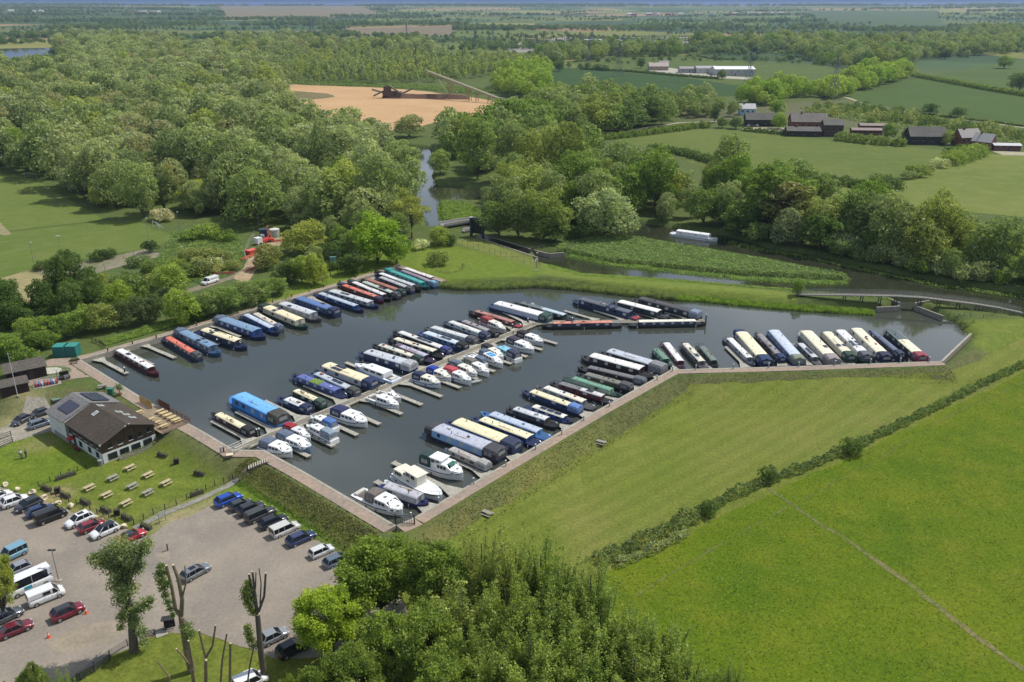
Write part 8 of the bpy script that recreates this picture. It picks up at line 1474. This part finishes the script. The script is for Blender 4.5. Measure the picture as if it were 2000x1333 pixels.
pufftree((514, 1328), Yq, [([(518, 1328, 0), (510, 1280, 0), (503, 1200, 0)], .42, .3), ([(503, 1200, 0), (494, 1160, 0), (486, 1122, 0)], .18, .12), ([(503, 1195, 0), (497, 1150, 0), (493, 1117, 0)], .16, .12), ([(505, 1195, 0), (516, 1165, 0), (519, 1120, 0)], .17, .12), ([(508, 1180, 0), (510, 1140, 0), (506, 1110, 0)], .09, .06), ([(499, 1150, 0), (500, 1118, 0)], .09, .06)], [(484, 1140, 8, 0), (481, 1152, 10, 0), (480, 1165, 10, 0), (484, 1177, 9, 0), (489, 1187, 9, 0), (495, 1196, 8, 0), (488, 1150, 8, 0), (492, 1168, 8, 0), (484, 1226, 8, 0), (487, 1238, 9, 0), (490, 1250, 9, 0), (495, 1262, 8, 0)], (.11, .14, .05), 'bare forked trunk lopped to stubs right, in front of the gravel', .22, 3200, BARK)
for pts, r0, r1, lab in (([(408, 1400, 0), (402, 1290, 0)], .22, .17, None), ):
    pass
Yr = 76.0
pufftree((404, 1400), Yr, [([(404, 1400, 0), (402, 1290, 0)], .24, .19), ([(402, 1285, 0), (396, 1262, 0), (389, 1232, 0)], .15, .12), ([(402, 1285, 0), (415, 1262, 0), (421, 1222, 0)], .14, .10)], [], (.1, .1, .05), 'forked bare stem with two prongs at the bottom edge', bark=BARK2)
pufftree((378, 1400), Yr - .6, [([(385, 1400, 0), (375, 1308, 0)], .22, .18), ([(375, 1308, 0), (360, 1285, 0), (345, 1268, 0)], .13, .11), ([(376, 1305, 0), (371, 1275, 0), (368, 1252, 0)], .13, .12)], [], (.1, .1, .05), 'bare stump with two stubs left of the forked stem', bark=BARK2)
pufftree((430, 1400), Yr, [([(428, 1400, 0), (434, 1290, 0), (443, 1238, 0)], .14, .09)], [], (.1, .1, .05), 'slim leaning bare stem right of the forked one', bark=BARK2)
pufftree((450, 1400), Yr, [([(449, 1400, 0), (450, 1257, 0)], .17, .14)], [], (.1, .1, .05), 'straight bare stem with a flat sawn top', bark=BARK2)
pufftree((482, 1400), Yr, [([(476, 1400, 0), (488, 1300, 0), (497, 1258, 0)], .11, .07)], [], (.1, .1, .05), 'thin leaning stem beside the right lopped trunk', bark=BARK)
pufftree((335, 1400), Yr - 1, [([(350, 1400, 0), (330, 1322, 0), (308, 1293, 0)], .11, .08)], [], (.1, .1, .05), 'thin slanting stem on the grass at the bottom left', bark=BARK2)
pufftree((60, 1400), Yr - 1.5, [([(60, 1400, 0), (57, 1302, 0)], .35, .3), ([(14, 1400, 0), (8, 1330, 0)], .1, .08)], [(50, 1320, 9, 0), (72, 1318, 8, 0), (40, 1330, 8, 0)], (.10, .14, .05), 'thick sawn stump with shoots in the bottom left corner', bark=BARK2)
# ------------------------------------------------------------------ lock, bridges, footbridge
CONW = mt((.22, .2, .165), .85, 0, .2, 1, .1)
def wallseg(r, o, a, b, w_, z0, z1, m, name):
    q = MB(); slab_along(q, a - o, b - o, w_, z0, z1); return q.build(name, m, r)
o = P(945, 462, 0); r = empty('lock', (o.x, o.y, 0), 0, 'narrow dark lock chamber with concrete coping below the lift gate', 'lock')
la, lb, ra_, rb_ = P(940, 458, 0), P(1042, 489, 0), P(930, 464, 0), P(1030, 497, 0)
wallseg(r, Vector((o.x, o.y, 0)), la, lb, .7, -3, .12, CONW, 'coping'); wallseg(r, Vector((o.x, o.y, 0)), ra_, rb_, .7, -3, .12, CONW, 'coping')
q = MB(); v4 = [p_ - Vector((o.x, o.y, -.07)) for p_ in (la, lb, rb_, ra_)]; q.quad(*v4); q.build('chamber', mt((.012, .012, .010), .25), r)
q = MB(); g_ = P(1038, 492, 0) - Vector((o.x, o.y, 0)); q.box((g_.x, g_.y, .6), (4.2, .3, 1.3), 1.2).box((g_.x + 2.2, g_.y + 2, 1.1), (4.5, .3, .3), .6); q.build('mitre_gate', mt((.04, .035, .03), .7), r)
for a, b in (((1042, 489), (1072, 496)), ((1072, 496), (1102, 494)), ((1030, 497), (1050, 503)), ((1048, 505), (1046, 512))): wallseg(r, Vector((o.x, o.y, 0)), P(*a, 0), P(*b, 0), .6, -3, .1, CONW, 'wing_wall')
p = P(932, 463, 0); r = empty('lift_gate', (p.x, p.y, 0), -.55, 'tall dark guillotine gate in a steel frame at the head of the lock', 'lock gate'); DS = mt((.035, .05, .055), .6, 0, .2)
for x in (-2.4, 2.4): MB().box((x, 0, 3.2), (.7, .9, 6.6)).build('tower', DS, r)
MB().box((0, 0, 6.4), (5.6, 1.2, .5)).build('beam', DS, r); MB().box((-2.4, 0, 6.62), (1.2, 1.3, .12)).build('cap', mt((.4, .4, .4), .6), r); MB().box((0, .2, 3.4), (4.2, .25, 4.6)).build('gate_leaf', mt((.015, .015, .015), .6), r)
def bridge(a, b, w_, zd, label, rail=True, col=(.26, .25, .25)):
    A, B = P(*a, zd), P(*b, zd); r = empty('bridge', (A.x, A.y, 0), 0, label, 'bridge'); o_ = Vector((A.x, A.y, 0)); q = MB(); slab_along(q, A - o_, B - o_, w_, zd - .5, zd); q.build('deck', mt(col, .8), r); d = (B - A).normalized(); n_ = Vector((-d.y, d.x, 0))
    for s in (-1, 1):
        q = MB(); slab_along(q, A - o_ + n_ * s * w_ / 2, B - o_ + n_ * s * w_ / 2, .2, zd, zd + .9); q.build('parapet', mt((.45, .43, .4), .7), r)
    for t_ in (.1, .9): q = MB(); c_ = (A - o_).lerp(B - o_, t_); q.box((c_.x, c_.y, (zd - 3.3) / 2), (1, w_, zd + 2.5), math.atan2(d.y, d.x)); q.build('abutment', mt((.2, .17, .13), .8), r)
bridge((862, 440), (925, 430), 3.6, 1.2, 'road bridge with grey deck and pale parapets left of the lock gate')
bridge((905, 452), (960, 440), 1.6, .6, 'small footbridge across the head of the lock')
pts = [(1557, 574), (1600, 574.5), (1650, 575), (1700, 576), (1750, 577), (1800, 580), (1850, 586), (1900, 592), (1950, 600), (1996, 610)]; zs_ = [.6, 1.1, 1.6, 2.0, 2.2, 2.2, 2.0, 1.6, 1.1, .5]
W3 = []
for (px, py), z in zip(pts, zs_): q = P(px, py, z); W3.append(q)
r = empty('footbridge', (W3[0].x, W3[0].y, 0), 0, 'long grey arched footbridge on slim legs across the marina entrance', 'footbridge'); o_ = Vector((W3[0].x, W3[0].y, 0)); GS = mt((.22, .22, .2), .6, 0, .15); loc_ = [p_ - o_ for p_ in W3]
nrm = Vector((0, 1, 0)); MB().loft([[p_ + nrm * .8, p_ - nrm * .8, p_ - nrm * .8 - Vector((0, 0, .2)), p_ + nrm * .8 - Vector((0, 0, .2))] for p_ in loc_]).build('deck', mt((.2, .19, .17), .8), r)
for s in (-1, 1):
    q = MB(); [q.path([p_ + nrm * s * .8 + Vector((0, 0, h_)) for p_ in loc_], .035, n=4) for h_ in (.3, .6, .9, 1.15)]
    for a, b in zip(loc_[:-1], loc_[1:]):
        for j in range(5): c_ = a.lerp(b, j / 5) + nrm * s * .8; q.tube(c_, c_ + Vector((0, 0, 1.15)), .03, n=4)
    q.path([p_ + nrm * s * .8 - Vector((0, 0, .15)) for p_ in loc_], .12, n=4); q.build('railing', GS, r)
for px, py in ((1643, 581), (1678, 585), (1714, 588), (1751, 594), (1797, 597), (1833, 599), (1870, 601), (1908, 604)):
    g_ = P(px, py, 0); i = min(range(9), key=lambda k_: abs((W3[k_].x + W3[k_ + 1].x) / 2 - g_.x)); t_ = (g_.x - W3[i].x) / (W3[i + 1].x - W3[i].x); c_ = loc_[i].lerp(loc_[i + 1], max(0, min(1, t_))); q = MB()
    for s in (-1, 1): q.tube((c_.x, s * .7 + c_.y, -2.4), (c_.x, s * .7 + c_.y, c_.z - .1), .14)
    q.build('leg', mt((.06, .05, .045), .8), r)
for lab, pl in (('concrete quay point left of the marina entrance', [(1712, 601), (1755, 599), (1757, 592), (1718, 578)]), ('concrete quay point right of the marina entrance', [(1815, 588), (1789, 592), (1789, 598), (1842, 618)])):
    r = empty('jetty_wall', P(*pl[0], 0), 0, lab, 'quay wall'); o_ = P(*pl[0], 0)
    for a, b in zip(pl[:-1], pl[1:]): wallseg(r, o_, P(*a, 0), P(*b, 0), .5, -2.6, .12, CONW, 'coping')
# ------------------------------------------------------------------ pitch goals, work site, barriers
def goal(px, py, ang, label, z=0):
    r = empty('goal', P(px, py, z), ang, label, 'goal'); WT = mt((.66, .66, .66), .5); q = MB(); q.path([(-2.6, 0, 0), (-2.6, 0, 2.2), (2.6, 0, 2.2), (2.6, 0, 0)], .07); q.build('goal_frame', WT, r); q = MB()
    for i in range(7): q.path([(-2.6 + i * .867, 0, 2.2), (-2.6 + i * .867, 1.0, 1.6), (-2.6 + i * .867, 1.6, 0)], .015, n=3)
    for j in range(4): q.tube((-2.6, j * .5, 2.2 - j * .6), (2.6, j * .5, 2.2 - j * .6), .015, n=3)
    q.build('net', WT, r)
goal(60, 348, .1, 'white goalposts at the top left corner of the pitch'); goal(137, 374, -.9, 'white goal in front of the brownish tree'); goal(183, 398, -.7, 'white goal in the shade of the pitch edge'); goal(305, 446, -.8, 'white goal beside the pale hawthorn')
def site(px, py, label, cat, name, parts, ang=0): return clutter(px, py, label, cat, name, parts, ang, 0)
site(495, 495, 'long red skip trailer on the construction track', 'skip', 'skip', [('body', MB().box((0, 0, .7), (4.5, 2.0, 1.3), 0, 1.08, 1.1), (.50, .05, .04)), ('rim', MB().box((0, 0, 1.36), (4.9, 2.25, .08)), (.6, .12, .1))], 1.0)
site(505, 478, 'white and red pump truck on the construction track', 'truck', 'works_truck', [('cab', MB().box((0, 0, 1.4), (2.0, 2.1, 2.0)), (.6, .62, .64)), ('bed', MB().box((3, 0, 1.0), (4.0, 2.1, .9)), (.5, .05, .04)), ('wheel', MB().box((0, 0, .4), (.9, 2.2, .8)).box((3.6, 0, .4), (.9, 2.2, .8)), (.02, .02, .02))], 1.0)
site(516, 462, 'dark blue site container behind the red machinery', 'container', 'site_container', [('body', MB().box((0, 0, 1.3), (3.0, 2.4, 2.6)), (.04, .06, .10)), ('door', MB().box((0, -1.22, 1.2), (1.0, .05, 2.0)), (.02, .03, .05))], .3)
site(537, 461, 'pale grey round topped tank on the work site', 'tank', 'tank', [('body', MB().tube((0, 0, 0), (0, 0, 2.4), 1.7, 1.7, 16), (.45, .45, .42)), ('lid', MB().tube((0, 0, 2.4), (0, 0, 2.8), 1.75, .4, 16), (.55, .55, .52))])
site(522, 473, 'orange red drilling rig with upright mast', 'rig', 'drilling_rig', [('chassis', MB().box((0, 0, .7), (4.2, 2.2, .9)), (.55, .07, .03)), ('mast', MB().box((.6, 0, 3.0), (.5, .5, 5.0)).tube((1.8, 0, .8), (.6, 0, 4.2), .14), (.6, .22, .15)), ('cab', MB().box((-1.4, 0, 1.9), (1.2, 1.8, 1.5)), (.3, .3, .32)), ('track', MB().box((0, 1.1, .35), (4, .5, .7)).box((0, -1.1, .35), (4, .5, .7)), (.03, .03, .03))], .5)
def barrier(px, py, ang, col, label, n_=3, grp=None):
    r = empty('barrier', P(px, py, 0), ang, label, 'barrier', grp); q = MB(); f_ = MB()
    for i in range(n_): q.box((i * 2.05, 0, .55), (1.9, .06, .5)).box((i * 2.05, 0, 1.0), (1.9, .08, .1)); f_.box((i * 2.05 - .8, 0, .08), (.15, .5, .12)).box((i * 2.05 + .8, 0, .08), (.15, .5, .12)).box((i * 2.05 - .95, 0, .5), (.07, .07, 1.0))
    q.build('panel', mt(col, .6), r); f_.build('foot', mt((.05, .05, .05), .7), r)
barrier(476, 509, 1.2, (.6, .12, .06), 'orange plastic barriers along the left of the work track', 3); barrier(532, 474, .1, (.6, .10, .04), 'orange plastic barriers in front of the grey tank', 3); barrier(424, 538, .1, (.6, .14, .12), 'pink red barriers beside the white blossom hawthorn', 3); barrier(487, 531, 1.0, (.6, .12, .06), 'orange barriers at the lower end of the work track', 2)
barrier(82, 645, .35, (.03, .17, .45), 'front row of bright blue plastic barriers on the lane', 4); barrier(84, 640, .35, (.03, .17, .45), 'back row of bright blue plastic barriers on the lane', 4)
fence([(484, 519), (478, 500), (486, 480), (498, 462)], 'pale mesh panels along the construction track', 2.0, 4, (.4, .4, .38), 3, r_=.02, pw=.06, z=0)
r = empty('sluice_frame', P(652, 538, 0), .1, 'green steel sluice frame with transformer box on two poles', 'sluice frame'); q = MB().tube((-1, 0, 0), (-1, 0, 7.2), .13).tube((1.2, 0, 0), (1.2, 0, 7.2), .13).tube((-1.8, 0, 7), (2, 0, 7), .1); q.build('pole', mt((.08, .07, .055), .8), r); MB().box((.1, 0, 5), (1.7, 1.0, 1.3)).build('box', mt((.10, .22, .2), .6), r)
# ------------------------------------------------------------------ farm, factory and village
TILE = ground_like('slate_roof', (.16, .15, .145), (.12, .115, .115), s1=.1, s2=1, rough=.8); BRK = mt((.20, .085, .06), .85, 0, .2, 1); BLKW = mt((.03, .028, .026), .85, 0, .2); RDW = mt((.15, .04, .03), .8, 0, .2); LROOF = mt((.5, .5, .5), .6, 0, .1); PALEW = mt((.5, .5, .48), .8)
FB = [('house', (1445, 226), -.05, 11, 8, 5, 8, mt((.38, .5, .62), .8), mt((.4, .41, .42), .7), 3, 'pale blue walled house behind the dark farm barns'), ('barn', (1457, 247), -.05, 25, 9, 4.5, 8, BLKW, TILE, 5, 'long black barn with skylights above the parked farm cars'),
 ('barn', (1545, 258), -.1, 22, 12, 6.5, 11, BRK, ground_like('old_tiles', (.22, .2, .185), (.18, .165, .16), s1=.1, s2=1), 5, 'largest farm barn with pale tiled roof and red lower walls'), ('barn', (1537, 267), -.1, 20, 8, 3.5, 5.5, BLKW, TILE, 3, 'low barn in front of the largest farm barn'), ('barn', (1608, 267), -.08, 11.5, 9, 7, 9.5, mt((.07, .045, .04), .8), TILE, 3, 'tall brown timber barn between the farm and red cabins'),
 ('cabin', (1664, 264), -.1, 18, 6, 3, 4, RDW, mt((.2, .15, .14), .7), 6, 'front red cabin of the two behind the hedge'), ('cabin', (1680, 256), -.1, 17, 6, 3.4, 4.4, RDW, mt((.2, .15, .14), .7), 6, 'rear red cabin of the two behind the hedge'), ('barn', (1776, 283), -.08, 20, 11, 5, 9.5, BLKW, TILE, 4, 'black barn with big slate roof at the field corner'),
 ('house', (1876, 286), .25, 13, 8, 5, 9, BRK, mt((.25, .23, .22), .7), 4, 'red brick house with gabled roof right of the slate barn'), ('house', (1896, 290), -.9, 10, 7, 4.6, 8.4, BRK, mt((.4, .39, .37), .7), 2, 'pale roofed brick wing in front of the red brick house'), ('shed', (1941, 295), -.1, 14, 6, 3, 3.8, mt((.14, .06, .05), .8), mt((.42, .43, .45), .6), 4, 'low brick shed with pale grey roof at the right edge'),
 ('warehouse', (1396, 148), -.02, 46, 26, 7, 9.5, mt((.42, .42, .43), .7), mt((.72, .72, .72), .5), 6, 'factory shed with gleaming white roof'), ('warehouse', (1361, 144), -.02, 24, 22, 6, 8, PALEW, mt((.3, .3, .31), .6), 3, 'grey roofed shed left of the white roofed factory'), ('barn', (1328, 143), 0, 22, 14, 5, 7, mt((.3, .31, .3), .7), mt((.25, .24, .23), .6), 3, 'low grey barn on the factory yard'), ('house', (1268, 138), 0, 24, 14, 5, 9, mt((.35, .28, .2), .8), mt((.36, .3, .26), .8), 4, 'tan farm house at the left end of the long hedge'), ('house', (1288, 133), 0, 12, 9, 5, 9, mt((.5, .5, .48), .8), mt((.3, .27, .25), .8), 2, 'pale house behind the tan farm house')]
for kind, c_, an, L_, W_, ze, zr_, mw, mr, wn, lab in FB:
    b_ = bld(kind, lab, kind, c_, an, L_, W_, ze, zr_, mw, mr, 0, .5, wn, doors=1)
    if kind == 'house' or 'largest' in lab: MB().box((L_ * .3, W_ / 2, zr_ + .3), (1, 1, 1.6)).build('chimney', BRK, b_)
rv = random.Random(5)
for i in range(44):
    px = rv.uniform(1215, 1530) if i < 36 else rv.choice((rv.uniform(230, 310), rv.uniform(20, 120))); py = rv.uniform(36, 50) if i < 36 else rv.uniform(26, 34); g_ = P(px, py, 0)
    if g_.y > 3500: g_ = P(px, 42, 0)
    r = empty('village_house', (g_.x, g_.y, hz(g_.x, g_.y) + 2), rv.uniform(-.5, .5), rv.choice(('small pale walled house among the trees of the far village', 'small brick house among the trees of the far village')) if i < 36 else 'tiny distant house on the left skyline', 'house', 'houses of the far village' if i < 36 else 'houses on the left skyline'); pw_ = 'pale' in r['label']
    L_ = rv.uniform(14, 30); gable(r, 0, L_, 0, 12, -4, 7, 12, mt((.6, .58, .54), .8) if pw_ or i >= 36 else BRK); groof(r, -.5, L_ + .5, 0, 12, 7, 12, mt(rv.choice(((.3, .26, .24), (.28, .14, .10), (.5, .48, .46))), .8), .5, .4)
# ------------------------------------------------------------------ pylons, substation, quarry
PM = mt((.20, .21, .215), .5, .3, .1)
def pylon(px, py, h, label, rz=.4):
    g_ = P(px, py, 0); r = empty('pylon', (g_.x, g_.y, hz(g_.x, g_.y)), rz, label, 'pylon', 'pylons across the fields'); q = MB(); b_ = h * .11; t_ = .12 * math.sqrt(h / 30) * (1 + g_.y / 2500); lv = [(0, b_), (.3, b_ * .6), (.55, b_ * .3), (1, .4)]
    for (z0, w0), (z1, w1) in zip(lv[:-1], lv[1:]):
        for sx_, sy_ in ((1, 1), (1, -1), (-1, -1), (-1, 1)): q.tube((sx_ * w0, sy_ * w0, z0 * h), (sx_ * w1, sy_ * w1, z1 * h), t_, n=4)
        for s in (-1, 1): q.tube((-w0, s * w0, z0 * h), (w1, s * w1, z1 * h), t_ * .6, n=3).tube((w0, s * w0, z0 * h), (-w1, s * w1, z1 * h), t_ * .6, n=3).tube((s * w0, -w0, z0 * h), (s * w1, w1, z1 * h), t_ * .6, n=3)
    q.build('lattice', PM, r)
    for z, L_ in ((.62, .2), (.76, .26), (.9, .17)): q = MB(); q.tube((-L_ * h, 0, z * h), (L_ * h, 0, z * h), t_ * .9, n=4).tube((-L_ * h, 0, z * h), (0, 0, (z + .05) * h), t_ * .6, n=3).tube((L_ * h, 0, z * h), (0, 0, (z + .05) * h), t_ * .6, n=3); q.build('cross_arm', PM, r)
for a in ((1208, 150, 38, 'pylon in the dark wheat field'), (1149, 133, 36, 'pylon behind the wheat field near the lone oak'), (1462, 165, 33, 'pylon right of the white roofed factory shed'), (1626, 196, 36, 'pylon standing in the lime green tree belt'), (928, 105, 40, 'pylon at the left of the substation'), (963, 88, 44, 'thin pylon above the substation end'), (272, 92, 42, 'pylon above the left wood near the lake'), (607, 78, 44, 'left pylon of a pair over the brown fields'), (613, 76, 44, 'right pylon of a pair over the brown fields'), (795, 86, 42, 'pylon over the far plantation')): pylon(*a)
for i in range(46):
    px, py = rv.uniform(985, 1370), rv.uniform(82, 96); g_ = P(px, py, 0); r = empty('substation_gantry', (g_.x, g_.y, 0), rv.uniform(-.15, .15), 'dark steel gantry of the far substation', 'gantry', 'gantries of the substation'); q = MB(); h = rv.uniform(12, 22); w_ = rv.uniform(14, 34)
    for x in (-w_ / 2, w_ / 2): q.tube((x, 0, 0), (x, 0, h), .55, n=4)
    if i < 36: q.tube((-w_ / 2, 0, h * .85), (w_ / 2, 0, h * .85), .5, n=4)
    q.build('gantry_frame', mt((.10, .085, .08), .8), r)
for px, py, lab in ((1070, 91, 'left'), (1140, 84, 'middle'), (1215, 80, 'right')): bld('substation_building', f'{lab} pale flat building of the far substation', 'building', (px, py), 0, 38, 14, 6, 7, mt((.4, .42, .42), .7), mt((.6, .6, .6), .6), 0, .4)
c0, c1 = P(838, 190, 0), P(1000, 206, 0); r = empty('conveyor', c0, math.atan2((c1 - c0).y, (c1 - c0).x), 'long rising conveyor on trestles across the quarry', 'conveyor'); L_ = (c1 - c0).length; h0 = 20.5; YM = mt((.33, .30, .2), .7, 0, .2)
MB().loft([[(x, -1.2, z), (x, 1.2, z), (x, 1.2, z + 1.6), (x, 0, z + 2.2), (x, -1.2, z + 1.6)] for x, z in ((0, h0), (L_, .3))]).build('belt_housing', YM, r)
for t_ in (.26, .30, .48, .52, .6, .74): q = MB(); x = L_ * t_; z = h0 * (1 - t_); q.tube((x, -1.5, 0), (x, -1, z), .28, n=4).tube((x, 1.5, 0), (x, 1, z), .28, n=4).tube((x, -1.5, 0), (x, 1, z), .16, n=4).tube((x, -1.2, z * .6), (x, 1.2, z * .6), .18, n=4); q.build('trestle', mt((.26, .2, .1), .8), r)
MB().tube((L_ * .27, 0, h0 * .1), (L_ * .1, 0, h0 * .92), .2, n=4).tube((L_ * .27, 0, h0 * .55), (L_ * .06, 0, h0 * .95), .16, n=4).build('brace', YM, r)
g_ = P(762, 192, 0); r = empty('crusher_plant', g_, -.05, 'dark rusty crushing and screening plant on the quarry floor', 'quarry plant'); RU = mt((.09, .06, .045), .85, 0, .3)
MB().box((0, 0, 4), (12, 6, 4)).box((-2, 0, 8), (6, 5, 4)).box((7, 0, 3), (7, 6, 5)).build('hopper', RU, r)
for a, b in (((-2, 0, 11), (11, -3, 4)), ((-16, 2, 7), (-2, 0, 3.5)), ((-14, -3, 2), (-3, -1, 7)), ((9, 2, 3), (20, 4, 8))): MB().tube(a, b, .9, n=4).build('belt', mt((.17, .14, .11), .8), r)
for x in (-5, -1, 4, 9): MB().box((x, -2.6, 1), (.5, .5, 3)).box((x, 2.6, 1), (.5, .5, 3)).build('leg', RU, r)
g_ = P(838, 193, 0); r = empty('sand_bund', g_, -.16, 'long dark brown bank of earth beneath the conveyor', 'earth bank'); q = MB(); q.loft([[(x, -5 * k, -.2), (x, -1.5 * k, 4 * k), (x, 1.5 * k, 4.2 * k), (x, 5 * k, -.2)] for x, k in ((-42, .3), (-36, 1), (-10, .85), (15, 1), (30, .9), (36, .4))]); q.build('bank', mt((.15, .085, .055), .95, 0, .3, .3, .5), r)
# ------------------------------------------------------------------ haze
hb = MB().box((0, 5500, 45), (24000, 15000, 160)); hz_o = hb.build('haze', mt((.5, .5, .5)), recalc=True); hz_o['kind'] = 'stuff'
hm = bpy.data.materials.new('haze'); hm.use_nodes = True; t = hm.node_tree; t.nodes.clear(); o_ = t.nodes.new('ShaderNodeOutputMaterial'); pv = t.nodes.new('ShaderNodeVolumePrincipled'); pv.inputs['Color'].default_value = (.58, .74, 1.0, 1); pv.inputs['Density'].default_value = 5.5e-5; pv.inputs['Anisotropy'].default_value = .2; t.links.new(pv.outputs[0], o_.inputs['Volume'])
hz_o.data.materials.clear(); hz_o.data.materials.append(hm)
